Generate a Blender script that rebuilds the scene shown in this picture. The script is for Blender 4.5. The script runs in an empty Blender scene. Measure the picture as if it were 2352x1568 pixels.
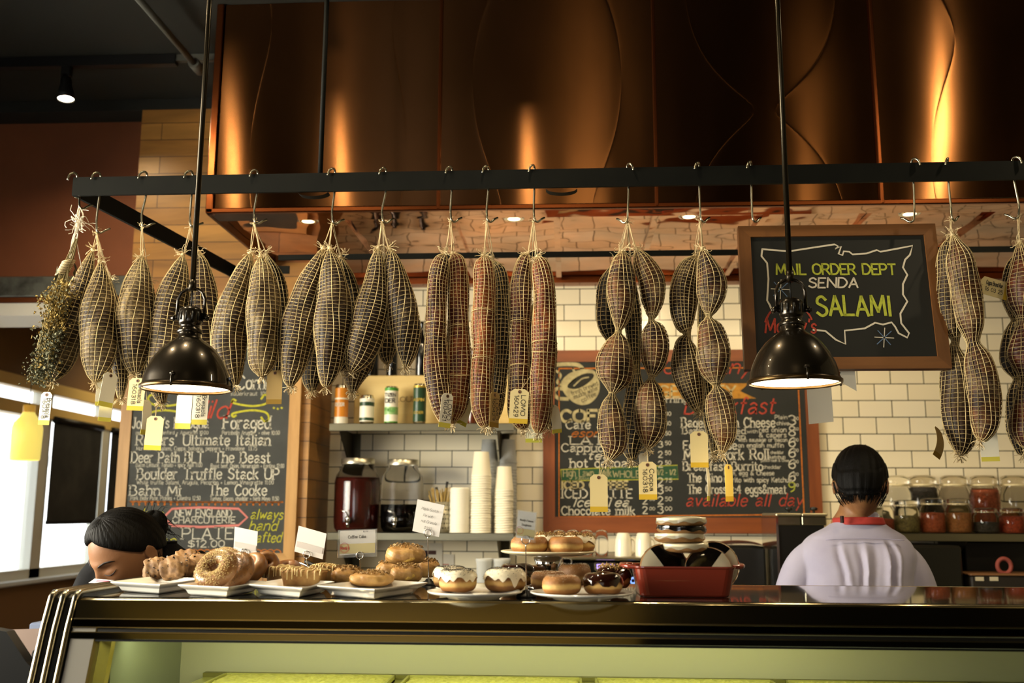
import bpy, math, random
import numpy as np
from mathutils import Vector, Matrix
C = bpy.context.scene.collection
SC = bpy.context.scene
random.seed(7); np.random.seed(7)
PI = math.pi

# ---------------------------------------------------------------- camera
F=2287.; CAM=(0.,0.,1.5); PITCH=math.atan(F/13264.); YAW=.0556; ROLL=.0040
def basis():
    cp,sp=math.cos(PITCH),math.sin(PITCH); cy,sy=math.cos(YAW),math.sin(YAW)
    f=(-sy*cp,cy*cp,sp); r=(cy,sy,0.); u=(sy*sp,-cy*sp,cp)
    c,s=math.cos(ROLL),math.sin(ROLL)
    R=tuple(c*r[i]+s*u[i] for i in range(3)); U=tuple(c*u[i]-s*r[i] for i in range(3))
    return R,U,f
_R,_U,_F=basis()
def ray(u,v):
    a=(u-1176)/F; b=(784-v)/F
    return tuple(_F[i]+a*_R[i]+b*_U[i] for i in range(3))
def P(u,v,Y=None,X=None,Z=None):
    d=ray(u,v)
    t=(Y-CAM[1])/d[1] if Y is not None else ((X-CAM[0])/d[0] if X is not None else (Z-CAM[2])/d[2])
    return tuple(CAM[i]+t*d[i] for i in range(3))
def Q(x,y,z):
    d=(x-CAM[0],y-CAM[1],z-CAM[2]); w=sum(d[i]*_F[i] for i in range(3))
    return (1176+F*sum(d[i]*_R[i] for i in range(3))/w, 784-F*sum(d[i]*_U[i] for i in range(3))/w, w)

cam_d = bpy.data.cameras.new('camera'); cam = bpy.data.objects.new('camera', cam_d); C.objects.link(cam)
cam_d.sensor_width = 36.0; cam_d.lens = 36.0*F/2352.0; cam_d.clip_start = .05; cam_d.clip_end = 200
_m = Matrix(((_R[0], _U[0], -_F[0], CAM[0]), (_R[1], _U[1], -_F[1], CAM[1]), (_R[2], _U[2], -_F[2], CAM[2]), (0, 0, 0, 1)))
cam.matrix_world = _m
cam_d.dof.use_dof = True; cam_d.dof.focus_distance = 2.6; cam_d.dof.aperture_fstop = 3.2
SC.camera = cam
SC.view_settings.view_transform = 'Standard'; SC.view_settings.look = 'None'
SC.view_settings.exposure = 0.0; SC.view_settings.gamma = 1.0; SC.view_settings.use_curve_mapping = False
try:
    SC.cycles.use_denoising = True; SC.cycles.max_bounces = 9; SC.cycles.transparent_max_bounces = 12
    SC.cycles.transmission_bounces = 9; SC.cycles.glossy_bounces = 5; SC.cycles.sample_clamp_indirect = 4.0
except Exception: pass

WARM = (1, .77, .44); WARM2 = (1, .78, .46)
# ---------------------------------------------------------------- world and lights
w = bpy.data.worlds.new('daylight'); SC.world = w; w.use_nodes = True
w.node_tree.nodes['Background'].inputs[0].default_value = (.93, .97, 1, 1)
w.node_tree.nodes['Background'].inputs[1].default_value = 3.6

def area(name, loc, target, size, size_y, power, color, spread=180):
    l = bpy.data.lights.new(name, 'AREA'); l.shape = 'RECTANGLE'; l.size = size; l.size_y = size_y
    l.energy = power; l.color = color; l.spread = math.radians(spread)
    o = bpy.data.objects.new(name, l); C.objects.link(o); o.location = loc
    o.rotation_euler = (Vector(target)-Vector(loc)).to_track_quat('-Z', 'Y').to_euler(); return o
def spot(name, loc, target, power, color, angle=60, blend=.6, radius=.04):
    l = bpy.data.lights.new(name, 'SPOT'); l.energy = power; l.color = color; l.spot_size = math.radians(angle); l.spot_blend = blend
    l.shadow_soft_size = radius
    o = bpy.data.objects.new(name, l); C.objects.link(o); o.location = loc
    o.rotation_euler = (Vector(target)-Vector(loc)).to_track_quat('-Z', 'Y').to_euler(); return o
# daylight entering by the side windows and the shop front behind the camera
area('side_window_daylight', (-3.1, 2.0, 1.95), (0, 2.85, 1.70), 2.4, 1.3, 150, (1, .92, .74), 112)
area('shop_front_daylight', (-.6, -3.2, 1.9), (0, 2.5, 1.9), 4.2, 1.4, 12, (1, .92, .76))
area('alcove_fill_light', (-2.5, 6.6, 2.58), (-2.7, 6.6, 0), .6, 2.4, 16, WARM2, 150)  # added fill that brightens the window frames and the wall below
# unseen warm spots added behind the camera to light the tiled wall
for i, x in enumerate((-1.7, .1, 1.9)):
    spot('tile_wall_fill_light', (x, -.6, 3.25), (x*.9+.15, 4.75, 1.75), (14, 26, 30)[i], WARM, 55, .8, .10)
# ---------------------------------------------------------------- materials
MATS = {}
def rgb(h):
    h = h.lstrip('#'); v = [int(h[i:i+2], 16)/255 for i in (0, 2, 4)]
    return tuple((x/12.92 if x <= .04045 else ((x+.055)/1.055)**2.4) for x in v)+(1,)
def mk(name, col, rough=.5, metal=0., spec=.5, emit=None, estr=0., trans=0., ior=1.45, alpha=1., coat=0., sheen=0., sss=0.,
       noise=None, bump=None, aniso=0.):
    """noise=(scale, colour2, lo, hi[, stretch]) mixes colour2 in by noise; bump=(scale, strength[, stretch])"""
    if name in MATS: return MATS[name]
    m = bpy.data.materials.new(name); m.use_nodes = True; nt = m.node_tree; b = nt.nodes['Principled BSDF']
    if isinstance(col, str): col = rgb(col)
    if len(col) == 3: col = tuple(col)+(1,)
    b.inputs['Base Color'].default_value = col; b.inputs['Roughness'].default_value = rough; b.inputs['Metallic'].default_value = metal
    b.inputs['Specular IOR Level'].default_value = spec; b.inputs['IOR'].default_value = ior
    b.inputs['Transmission Weight'].default_value = trans; b.inputs['Alpha'].default_value = alpha; b.inputs['Coat Weight'].default_value = coat
    if sss: b.inputs['Subsurface Weight'].default_value = sss; b.inputs['Subsurface Radius'].default_value = (.01, .004, .002)
    if sheen: b.inputs['Sheen Weight'].default_value = sheen
    if aniso: b.inputs['Anisotropic'].default_value = aniso
    if emit is not None:
        if isinstance(emit, str): emit = rgb(emit)
        b.inputs['Emission Color'].default_value = tuple(emit[:3])+(1,); b.inputs['Emission Strength'].default_value = estr
    def coords(st):
        tc = nt.nodes.new('ShaderNodeTexCoord'); mp = nt.nodes.new('ShaderNodeMapping'); mp.inputs['Scale'].default_value = st
        nt.links.new(tc.outputs['Object'], mp.inputs[0]); return mp
    if noise:
        c2 = noise[1]; c2 = rgb(c2) if isinstance(c2, str) else tuple(c2)+((1,) if len(c2) == 3 else ())
        n = nt.nodes.new('ShaderNodeTexNoise'); n.inputs['Scale'].default_value = noise[0]; n.inputs['Detail'].default_value = 6; n.inputs['Roughness'].default_value = .6
        nt.links.new(coords(noise[4] if len(noise) > 4 else (1, 1, 1)).outputs[0], n.inputs['Vector'])
        r = nt.nodes.new('ShaderNodeMapRange'); r.inputs[1].default_value = noise[2]; r.inputs[2].default_value = noise[3]
        nt.links.new(n.outputs[0], r.inputs[0])
        mx = nt.nodes.new('ShaderNodeMix'); mx.data_type = 'RGBA'; mx.inputs[6].default_value = col; mx.inputs[7].default_value = c2
        nt.links.new(r.outputs[0], mx.inputs[0]); nt.links.new(mx.outputs[2], b.inputs['Base Color'])
    if bump:
        n = nt.nodes.new('ShaderNodeTexNoise'); n.inputs['Scale'].default_value = bump[0]; n.inputs['Detail'].default_value = 5
        nt.links.new(coords(bump[2] if len(bump) > 2 else (1, 1, 1)).outputs[0], n.inputs['Vector'])
        bp = nt.nodes.new('ShaderNodeBump'); bp.inputs['Strength'].default_value = bump[1]; bp.inputs['Distance'].default_value = .002
        nt.links.new(n.outputs[0], bp.inputs['Height']); nt.links.new(bp.outputs[0], b.inputs['Normal'])
    MATS[name] = m; return m

def brick_mat(name, c1, c2, mortar, bw, rh, msize, rough, offset=.5, bias=0., bump=.5, grain=None, swap=True, spec=.5, loc=(0, 0, 0), squash=1.):
    m = bpy.data.materials.new(name); m.use_nodes = True; nt = m.node_tree; b = nt.nodes['Principled BSDF']; L = nt.links.new
    b.inputs['Roughness'].default_value = rough; b.inputs['Specular IOR Level'].default_value = spec
    tc = nt.nodes.new('ShaderNodeTexCoord'); sp = nt.nodes.new('ShaderNodeSeparateXYZ'); cb = nt.nodes.new('ShaderNodeCombineXYZ')
    L(tc.outputs['Object'], sp.inputs[0])
    ad = nt.nodes.new('ShaderNodeMath'); ad.operation = 'ADD'; L(sp.outputs[0], ad.inputs[0]); L(sp.outputs[1], ad.inputs[1])
    L(ad.outputs[0], cb.inputs[0]); L(sp.outputs[2], cb.inputs[1])
    mp = nt.nodes.new('ShaderNodeMapping'); mp.inputs['Location'].default_value = loc; L(cb.outputs[0], mp.inputs[0])
    br = nt.nodes.new('ShaderNodeTexBrick'); L(mp.outputs[0], br.inputs['Vector'])
    br.inputs['Color1'].default_value = rgb(c1); br.inputs['Color2'].default_value = rgb(c2); br.inputs['Mortar'].default_value = rgb(mortar)
    br.inputs['Scale'].default_value = 1; br.inputs['Mortar Size'].default_value = msize; br.inputs['Mortar Smooth'].default_value = .15; br.inputs['Bias'].default_value = bias
    br.inputs['Brick Width'].default_value = bw; br.inputs['Row Height'].default_value = rh; br.offset = offset
    out = br.outputs['Color']
    if grain:
        g = nt.nodes.new('ShaderNodeTexNoise'); g.inputs['Scale'].default_value = grain[0]; g.inputs['Detail'].default_value = 8; g.inputs['Distortion'].default_value = 1.6
        m2 = nt.nodes.new('ShaderNodeMapping'); m2.inputs['Scale'].default_value = (.12, 1, 1)
        # shift the grain from board to board with the brick colour
        L(mp.outputs[0], m2.inputs[0]); L(m2.outputs[0], g.inputs['Vector'])
        r = nt.nodes.new('ShaderNodeMapRange'); r.inputs[1].default_value = .35; r.inputs[2].default_value = .68; r.inputs[3].default_value = 1; r.inputs[4].default_value = grain[1]
        L(g.outputs[0], r.inputs[0])
        mx = nt.nodes.new('ShaderNodeMix'); mx.data_type = 'RGBA'; mx.blend_type = 'MULTIPLY'; mx.inputs[0].default_value = 1
        L(out, mx.inputs[6]); L(r.outputs[0], mx.inputs[7]); out = mx.outputs[2]
    L(out, b.inputs['Base Color'])
    inv = nt.nodes.new('ShaderNodeMath'); inv.operation = 'SUBTRACT'; inv.inputs[0].default_value = 1; L(br.outputs['Fac'], inv.inputs[1])
    bp = nt.nodes.new('ShaderNodeBump'); bp.inputs['Strength'].default_value = bump; bp.inputs['Distance'].default_value = .003
    L(inv.outputs[0], bp.inputs['Height']); L(bp.outputs[0], b.inputs['Normal'])
    MATS[name] = m; return m

def wood_mat(name, c1, c2, scale=14, stretch=(1, 1, .1), rough=.45):
    return mk(name, c1, rough, noise=(scale, c2, .38, .66, stretch), bump=(scale*2, .25, stretch))

# ---------------------------------------------------------------- mesh building
WL = {}   # world location of each created object
class MB:
    def __init__(s): s.v = []; s.f = []; s.m = []; s.sm = []
    def add(s, vs, fs, mi=0, smooth=False):
        n = len(s.v); s.v.extend([tuple(map(float, p)) for p in vs]); s.f.extend([tuple(i+n for i in f) for f in fs])
        s.m.extend([mi]*len(fs)); s.sm.extend([smooth]*len(fs)); return s
    def box(s, a, b, mi=0, rz=0., piv=None, bev=0.):
        x0, y0, z0 = [min(a[i], b[i]) for i in range(3)]; x1, y1, z1 = [max(a[i], b[i]) for i in range(3)]
        if bev > 0:
            e = min(bev, (x1-x0)/2.1, (y1-y0)/2.1, (z1-z0)/2.1); vs = []; idx = {}
            bm = []
            for sx in (0, 1):
                for sy in (0, 1):
                    for sz in (0, 1):
                        X, Y, Z = (x1 if sx else x0), (y1 if sy else y0), (z1 if sz else z0)
                        dx, dy, dz = (-e if sx else e), (-e if sy else e), (-e if sz else e)
                        idx[(sx, sy, sz)] = len(vs); vs += [(X, Y+dy, Z+dz), (X+dx, Y, Z+dz), (X+dx, Y+dy, Z)]
            I = lambda a_, b_, c_, k: idx[(a_, b_, c_)]+k
            fs = []
            for sx in (0, 1): q = [I(sx, 0, 0, 0), I(sx, 1, 0, 0), I(sx, 1, 1, 0), I(sx, 0, 1, 0)]; fs.append(q if sx else q[::-1])
            for sy in (0, 1): q = [I(0, sy, 0, 1), I(0, sy, 1, 1), I(1, sy, 1, 1), I(1, sy, 0, 1)]; fs.append(q if sy else q[::-1])
            for sz in (0, 1): q = [I(0, 0, sz, 2), I(1, 0, sz, 2), I(1, 1, sz, 2), I(0, 1, sz, 2)]; fs.append(q if sz else q[::-1])
            for a1 in (0, 1):
                for a2 in (0, 1):
                    q = [I(a1, a2, 0, 0), I(a1, a2, 0, 1), I(a1, a2, 1, 1), I(a1, a2, 1, 0)]; fs.append(q if a1 != a2 else q[::-1])
                    q = [I(a1, 0, a2, 0), I(a1, 0, a2, 2), I(a1, 1, a2, 2), I(a1, 1, a2, 0)]; fs.append(q if a1 == a2 else q[::-1])
                    q = [I(0, a1, a2, 1), I(0, a1, a2, 2), I(1, a1, a2, 2), I(1, a1, a2, 1)]; fs.append(q if a1 != a2 else q[::-1])
            for k, i in idx.items(): q = [i, i+1, i+2]; fs.append(q if sum(k) % 2 else q[::-1])
        else:
            vs = [(x0, y0, z0), (x1, y0, z0), (x1, y1, z0), (x0, y1, z0), (x0, y0, z1), (x1, y0, z1), (x1, y1, z1), (x0, y1, z1)]
            fs = [(0, 3, 2, 1), (4, 5, 6, 7), (0, 1, 5, 4), (1, 2, 6, 5), (2, 3, 7, 6), (3, 0, 4, 7)]
        if rz:
            px, py = piv if piv else ((x0+x1)/2, (y0+y1)/2); c, q_ = math.cos(rz), math.sin(rz)
            vs = [(px+(x-px)*c-(y-py)*q_, py+(x-px)*q_+(y-py)*c, z) for x, y, z in vs]
        return s.add(vs, fs, mi)
    def tube(s, pts, r, n=8, mi=0, caps=True, closed=False, smooth=True):
        pts = [Vector(p) for p in pts]; k = len(pts); rs = r if hasattr(r, '__len__') else [r]*k
        vs = []; fs = []; up = None
        for i, p in enumerate(pts):
            if closed: t = pts[(i+1) % k]-pts[i-1]
            else: t = pts[min(i+1, k-1)]-pts[max(i-1, 0)]
            if t.length < 1e-9: t = Vector((0, 0, 1))
            t.normalize()
            if up is None:
                a = Vector((0, 0, 1)) if abs(t.z) < .9 else Vector((1, 0, 0)); up = (a-t*a.dot(t)).normalized()
            else:
                up = up-t*up.dot(t)
                up = up.normalized() if up.length > 1e-6 else t.orthogonal().normalized()
            sd = t.cross(up)
            for j in range(n):
                a = 2*PI*j/n; vs.append(p+(up*math.cos(a)+sd*math.sin(a))*rs[i])
        rng = k if closed else k-1
        for i in range(rng):
            for j in range(n):
                a, b = i*n+j, i*n+(j+1) % n; c, d = ((i+1) % k)*n+(j+1) % n, ((i+1) % k)*n+j; fs.append((a, d, c, b))
        s.add(vs, fs, mi, smooth)
        if caps and not closed:
            o = len(s.v)-len(vs); s.f.append(tuple(o+j for j in range(n))); s.f.append(tuple(o+(k-1)*n+j for j in range(n-1, -1, -1)))
            s.m += [mi]*2; s.sm += [False]*2
        return s
    def lathe(s, prof, c=(0, 0, 0), n=32, mi=0, smooth=True, sx=1., sy=1., axis=None, arc=None):
        """prof: list of (r, z); axis: direction replacing +Z"""
        q = Vector((0, 0, 1)).rotation_difference(Vector(axis).normalized()) if axis is not None else None
        vs = []; fs = []; k = len(prof); c = Vector(c)
        for r, z in prof:
            for j in range(n):
                a = 2*PI*j/n; p = Vector((r*math.cos(a)*sx, r*math.sin(a)*sy, z))
                if q is not None: p = q @ p
                vs.append(c+p)
        for i in range(k-1):
            for j in range(n): a, b = i*n+j, i*n+(j+1) % n; fs.append((a, b, b+n, a+n))
        return s.add(vs, fs, mi, smooth)
    def disc(s, c, r, n=32, mi=0, axis=(0, 0, 1), sx=1, sy=1):
        q = Vector((0, 0, 1)).rotation_difference(Vector(axis).normalized()); c = Vector(c)
        vs = [c+q @ Vector((r*sx*math.cos(2*PI*j/n), r*sy*math.sin(2*PI*j/n), 0)) for j in range(n)]
        return s.add(vs, [tuple(range(n))], mi)
    def quad(s, a, b, c, d, mi=0): return s.add([a, b, c, d], [(0, 1, 2, 3)], mi)
    def prism(s, poly, d, mi=0):
        """poly: planar 3D polygon, d: extrusion vector"""
        n = len(poly); d = Vector(d); vs = [Vector(p) for p in poly]; vs += [p+d for p in vs]
        fs = [tuple(range(n))[::-1], tuple(range(n, 2*n))]+[(i, (i+1) % n, (i+1) % n+n, i+n) for i in range(n)]
        return s.add(vs, fs, mi)
    def grid(s, fn, nu, nv, mi=0, smooth=True, cu=False, cv=False):
        vs = [fn(i/(nu if cu else nu-1), j/(nv if cv else nv-1)) for j in range(nv) for i in range(nu)]; fs = []
        for j in range(nv if cv else nv-1):
            for i in range(nu if cu else nu-1):
                a, b = j*nu+i, j*nu+(i+1) % nu; c, d = ((j+1) % nv)*nu+(i+1) % nu, ((j+1) % nv)*nu+i; fs.append((a, b, c, d))
        return s.add(vs, fs, mi, smooth)
    def build(s, name, mats, parent=None, origin=None):
        if not isinstance(mats, (list, tuple)): mats = [mats]
        if parent is not None: o0 = WL[parent.name]
        else: o0 = Vector(origin) if origin is not None else Vector((0, 0, 0))
        me = bpy.data.meshes.new(name); me.from_pydata([(x-o0[0], y-o0[1], z-o0[2]) for x, y, z in s.v], [], s.f)
        for m in mats: me.materials.append(m)
        me.polygons.foreach_set('material_index', s.m); me.polygons.foreach_set('use_smooth', s.sm); me.update()
        o = bpy.data.objects.new(name, me); C.objects.link(o)
        if parent is not None: o.parent = parent
        else: o.location = o0
        WL[o.name] = Vector(o0); return o

def tag(o, label, cat, group=None, kind=None):
    if label: o['label'] = label
    if cat: o['category'] = cat
    if group: o['group'] = group
    if kind: o['kind'] = kind
    return o
def thing(name, loc, label, cat, group=None):
    o = bpy.data.objects.new(name, None); o.empty_display_size = .02; C.objects.link(o); o.location = loc; WL[o.name] = Vector(loc)
    return tag(o, label, cat, group)
def struct(name, mb, m):
    o = mb.build(name, m); o['kind'] = 'structure'; return o
def dup(root, loc, rotz=None, label=None, group=None, scale=None):
    def cp(o, par):
        c = o.copy(); C.objects.link(c)
        if par is not None: c.parent = par
        for ch in o.children: cp(ch, c)
        return c
    c = cp(root, None); c.location = loc; WL[c.name] = Vector(loc)
    if rotz is not None: c.rotation_euler = (0, 0, rotz)
    if scale is not None: c.scale = (scale,)*3 if not hasattr(scale, '__len__') else scale
    if label: c['label'] = label
    if group: c['group'] = group
    return c
def px(u, v, Y):
    return Vector(P(u, v, Y=Y))
def ppm(Y):   # metres per pixel at depth Y
    return Y/F
def smooth_pts(pts, n=6, closed=False):
    """Catmull-Rom through points of any dimension"""
    pts = [np.array(p, float) for p in pts]; k = len(pts); out = []
    for i in range(k if closed else k-1):
        p0 = pts[i-1] if (closed or i > 0) else pts[0]*2-pts[1]; p1 = pts[i]; p2 = pts[(i+1) % k]
        p3 = pts[(i+2) % k] if (closed or i+2 < k) else pts[-1]*2-pts[-2]
        for j in range(n):
            t = j/n; out.append(.5*((2*p1)+(-p0+p2)*t+(2*p0-5*p1+4*p2-p3)*t*t+(-p0+3*p1-3*p2+p3)*t**3))
    if not closed: out.append(pts[-1])
    return out
# ---------------------------------------------------------------- chalk and pen lettering, drawn stroke by stroke
# cap height 6, x height 4, descender -2.  '~' = smooth stroke, '-' = straight strokes
GL = {
'A': (4.2, '-0,0 2.1,6 4.2,0|-.8,2 3.4,2'), 'B': (3.8, '-0,0 0,6|~0,6 2.4,5.9 3.2,4.7 2.2,3.3 0,3.2|~0,3.2 2.8,3.1 3.8,1.7 2.6,.1 0,0'),
'C': (4, '~3.9,5 2.6,6 1,5.5 0,3 1,.5 2.6,0 4,1'), 'D': (4.2, '-0,0 0,6|~0,6 2.6,5.7 4.2,3 2.6,.3 0,0'),
'E': (3.4, '-3.4,6 0,6 0,0 3.4,0|-0,3.1 2.6,3.1'), 'F': (3.3, '-3.3,6 0,6 0,0|-0,3.1 2.5,3.1'),
'G': (4.3, '~4,5.1 2.6,6 1,5.5 0,3 1,.5 2.6,0 4.1,1.2|-4.1,0 4.1,2.6 2.5,2.6'), 'H': (4, '-0,0 0,6|-4,0 4,6|-0,3.1 4,3.1'),
'I': (1, '-.5,0 .5,6'), 'J': (2.6, '~2.2,6 2.2,1.4 1.3,0 0,1'), 'K': (3.8, '-0,0 0,6|-3.6,6 0,2.6|-1.2,3.6 3.8,0'),
'L': (3.2, '-0,6 0,0 3.2,0'), 'M': (5, '-0,0 .4,6 2.5,1 4.6,6 5,0'), 'N': (4.2, '-0,0 0,6 4.2,0 4.2,6'),
'O': (4.4, '~2.2,6 .4,5 0,3 .5,.9 2.2,0 3.9,.9 4.4,3 4,5 2.2,6'), 'P': (3.6, '-0,0 0,6|~0,6 2.6,5.9 3.6,4.4 2.6,2.9 0,2.8'),
'Q': (4.4, '~2.2,6 .4,5 0,3 .5,.9 2.2,0 3.9,.9 4.4,3 4,5 2.2,6|-2.8,1.6 4.4,-.6'), 'R': (3.9, '-0,0 0,6|~0,6 2.6,5.9 3.5,4.5 2.5,3 0,2.9|-1.7,2.9 3.9,0'),
'S': (3.5, '~3.3,5 2,6 .5,5.4 .3,4 1.8,3.2 3.3,2.3 3.3,.8 1.7,0 0,1'), 'T': (4, '-0,6 4,6|-2,6 2,0'),
'U': (4, '~0,6 0,1.8 .6,.4 2,0 3.4,.4 4,1.8 4,6'), 'V': (4, '-0,6 2,0 4,6'), 'W': (5.6, '-0,6 1.4,0 2.8,5 4.2,0 5.6,6'),
'X': (4, '-0,0 4,6|-0,6 4,0'), 'Y': (4, '-0,6 2,3 4,6|-2,3 2,0'), 'Z': (3.8, '-0,6 3.8,6 0,0 3.8,0'),
'a': (3.1, '~.3,3.4 1.4,4 2.5,3.5 2.7,2.5|-2.7,2.8 2.7,.5 3.2,.1|~2.7,2.3 1.1,2.1 .1,1.2 .9,.05 2.7,1'), 'b': (3, '-0,6 0,0|~0,2.8 1.5,4 2.8,3.2 3,1.9 2.6,.5 1.4,0 0,1'),
'c': (2.7, '~2.7,3.2 1.5,4 .4,3.4 0,2 .5,.5 1.5,0 2.7,.8'), 'd': (3, '-3,6 3,0|~3,2.8 1.7,4 .4,3.3 0,1.9 .5,.5 1.6,0 3,1'),
'e': (2.9, '~.1,2.1 2.8,2.3 2.5,3.6 1.4,4 .3,3.3 0,1.9 .5,.5 1.6,0 2.8,.8'), 'f': (2.2, '~2.3,5.4 1.5,6 .9,5.2 .9,3 .9,0|-0,3.9 2,3.9'),
'g': (3, '~2.8,3.2 1.5,4 .3,3.2 0,2 .5,.7 1.6,.4 2.8,1.3|~2.9,4 2.9,.5 2.6,-1.4 1.4,-2 .2,-1.3'), 'h': (3, '-0,6 0,0|~0,2.6 1.3,4 2.6,3.5 2.9,2.2 2.9,0'),
'i': (.8, '-.4,4 .4,0|-.4,5.4 .4,5.7'), 'j': (1.2, '~1,4 1,-.8 .6,-1.9 -.4,-1.7|-1,5.4 1,5.7'), 'k': (2.9, '-0,6 0,0|-2.6,4 0,1.6|-.9,2.3 2.9,0'),
'l': (.8, '-.4,6 .4,0'), 'm': (4.8, '-0,4 0,0|~0,2.6 1.1,4 2.2,3.4 2.4,2 2.4,0|~2.4,2.6 3.5,4 4.5,3.4 4.7,2 4.7,0'),
'n': (3, '-0,4 0,0|~0,2.6 1.3,4 2.6,3.5 2.9,2.2 2.9,0'), 'o': (3, '~1.5,4 .3,3.3 0,2 .4,.6 1.5,0 2.6,.6 3,2 2.7,3.3 1.5,4'),
'p': (3, '-0,4 0,-2|~0,2.8 1.5,4 2.8,3.2 3,1.9 2.6,.5 1.4,0 0,1'), 'q': (3, '-3,4 3,-2|~3,2.8 1.7,4 .4,3.3 0,1.9 .5,.5 1.6,0 3,1'),
'r': (2.2, '-0,4 0,0|~0,2.4 .9,3.8 2.1,3.9'), 's': (2.4, '~2.3,3.3 1.3,4 .3,3.5 .3,2.6 1.4,2.1 2.3,1.4 2.2,.5 1.1,0 0,.6'),
't': (2.1, '~.8,5.4 .8,1 1.2,.1 2.1,.4|-0,3.9 1.9,3.9'), 'u': (3, '~0,4 0,1.4 .5,.2 1.5,0 2.9,1.3|-2.9,4 2.9,0'), 'v': (2.8, '-0,4 1.4,0 2.8,4'),
'w': (4.2, '-0,4 1.05,0 2.1,3.4 3.15,0 4.2,4'), 'x': (2.8, '-0,0 2.8,4|-0,4 2.8,0'), 'y': (2.9, '-0,4 1.5,.4|-2.9,4 .6,-2'), 'z': (2.6, '-0,4 2.6,4 0,0 2.6,0'),
'0': (3.2, '~1.6,6 .3,4.8 0,3 .3,1.1 1.6,0 2.9,1.1 3.2,3 2.9,4.8 1.6,6'), '1': (1.4, '-0,4.9 1,6 1,0'), '2': (3.2, '~.1,4.7 .9,5.9 2.3,5.8 3,4.5 2.3,3 0,0|-0,0 3.2,0'),
'3': (3, '~.1,5.3 1.4,6 2.7,5.2 2.5,3.6 1.2,3.2|~1.2,3.2 2.8,2.6 3,1.1 1.6,0 0,.8'), '4': (3.4, '-2.5,0 2.5,6 0,2 3.4,2'), '5': (3, '-2.9,6 .4,6 .2,3.3|~.2,3.3 1.6,3.9 2.9,2.8 2.8,1 1.5,0 0,.6'),
'6': (3.1, '~2.6,5.8 1,4.8 .1,2.6 .4,.7 1.6,0 2.8,.8 3,2.2 2,3.3 .3,2.4'), '7': (3, '-0,6 3,6 1,0'), '8': (3.2, '~1.6,3.2 .4,4.3 .8,5.7 1.6,6 2.6,5.5 2.8,4.3 1.6,3.2 .2,2 .3,.7 1.6,0 2.9,.7 3,2 1.6,3.2'),
'9': (3.1, '~2.7,3.6 1.5,2.7 .3,3.6 .3,5.2 1.6,6 2.8,5.2 2.9,3.4 2.4,1.2 1,0'), '$': (3.5, '~3.3,4.8 2,5.5 .5,5 .3,3.8 1.8,3.1 3.3,2.3 3.3,1 1.7,.4 0,1.1|-1.8,6.4 1.8,-.5'),
'.': (.6, '-.3,0 .3,.3'), ',': (.7, '-.5,.4 .2,-.8'), ':': (.6, '-.3,.4 .3,.7|-.3,2.9 .3,3.2'), "'": (.7, '-.5,6 .3,4.8'), '-': (2, '-0,2.4 2,2.4'), '+': (2.4, '-0,2.2 2.4,2.2|-1.2,1 1.2,3.4'),
'&': (3.8, '~3.8,0 .8,4.2 .9,5.5 1.9,6 2.6,5 1.8,3.7 .2,2 .3,.6 1.6,0 3.6,2.4'), '/': (3, '-0,0 3,6'), 'é': (2.9, '~.1,2.1 2.8,2.3 2.5,3.6 1.4,4 .3,3.3 0,1.9 .5,.5 1.6,0 2.8,.8|-1.4,4.9 2.3,5.8'),
'¢': (2.7, '~2.7,3.2 1.5,4 .4,3.4 0,2 .5,.5 1.5,0 2.7,.8|-1.5,4.8 1.5,-.8'), ' ': (2.2, ''),
}
_GC = {}
def glyph(ch):
    if ch not in _GC:
        wd, s = GL.get(ch, GL['o']); st = []
        for part in s.split('|'):
            if not part: continue
            pts = [tuple(map(float, q.split(','))) for q in part[1:].split()]
            st.append((part[0] == '~', pts))
        _GC[ch] = (wd, st)
    return _GC[ch]
def ribbon(mb, pts, wdt, nrm, mi=0):
    """flat stroke with round-ish ends in the plane with normal nrm"""
    pts = [Vector(p) for p in pts]; k = len(pts); nrm = Vector(nrm)
    if k < 2: return
    vs = []
    for i, p in enumerate(pts):
        t = pts[min(i+1, k-1)]-pts[max(i-1, 0)]
        if t.length < 1e-9: t = Vector((1, 0, 0))
        t.normalize(); sd = nrm.cross(t).normalized()*wdt/2
        if i == 0: p = p-t*wdt*.3
        if i == k-1: p = p+t*wdt*.3
        vs += [p-sd, p+sd]
    mb.add(vs, [(2*i, 2*i+1, 2*i+3, 2*i+2) for i in range(k-1)], mi)
def write(mb, s, org, xd, yd, h, width=None, stroke=.12, serif=False, slant=0., mi=0, gap=1.0, nrm=None, jit=0.0, n=4):
    """s written from org; xd, yd unit vectors; h cap height in metres; width fits the line to metres"""
    org = Vector(org); xd = Vector(xd).normalized(); yd = Vector(yd).normalized(); nrm = Vector(nrm) if nrm is not None else xd.cross(yd)
    k = h/6; tot = sum(glyph(c)[0]+gap for c in s)-gap
    sx = (width/(tot*k)) if width else 1.; x = 0.
    sr = random.Random(hash(len(s))+ord(s[0]))
    def T(a, b): return org+xd*((a+slant*b)*k*sx)+yd*(b*k)
    for ch in s:
        wd, st = glyph(ch); dy = sr.uniform(-jit, jit)
        for sm, pts in st:
            q = [(x+a, b+dy) for a, b in pts]
            if sm: ribbon(mb, [T(*p) for p in smooth_pts(q, n)], h*stroke, nrm, mi)
            else:
                for a, b in zip(q[:-1], q[1:]): ribbon(mb, [T(*a), T(*b)], h*stroke, nrm, mi)
            if serif and ch not in ".,:'-+&":
                for e, o in ((q[0], q[1]), (q[-1], q[-2])):
                    if abs(e[0]-o[0]) < .6*abs(e[1]-o[1]) and min(abs(e[1]-dy-z) for z in (0, 4, 6, -2)) < .1:
                        ribbon(mb, [T(e[0]-.75, e[1]), T(e[0]+.75, e[1])], h*stroke*.8, nrm, mi)
        x += wd+gap
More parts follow.
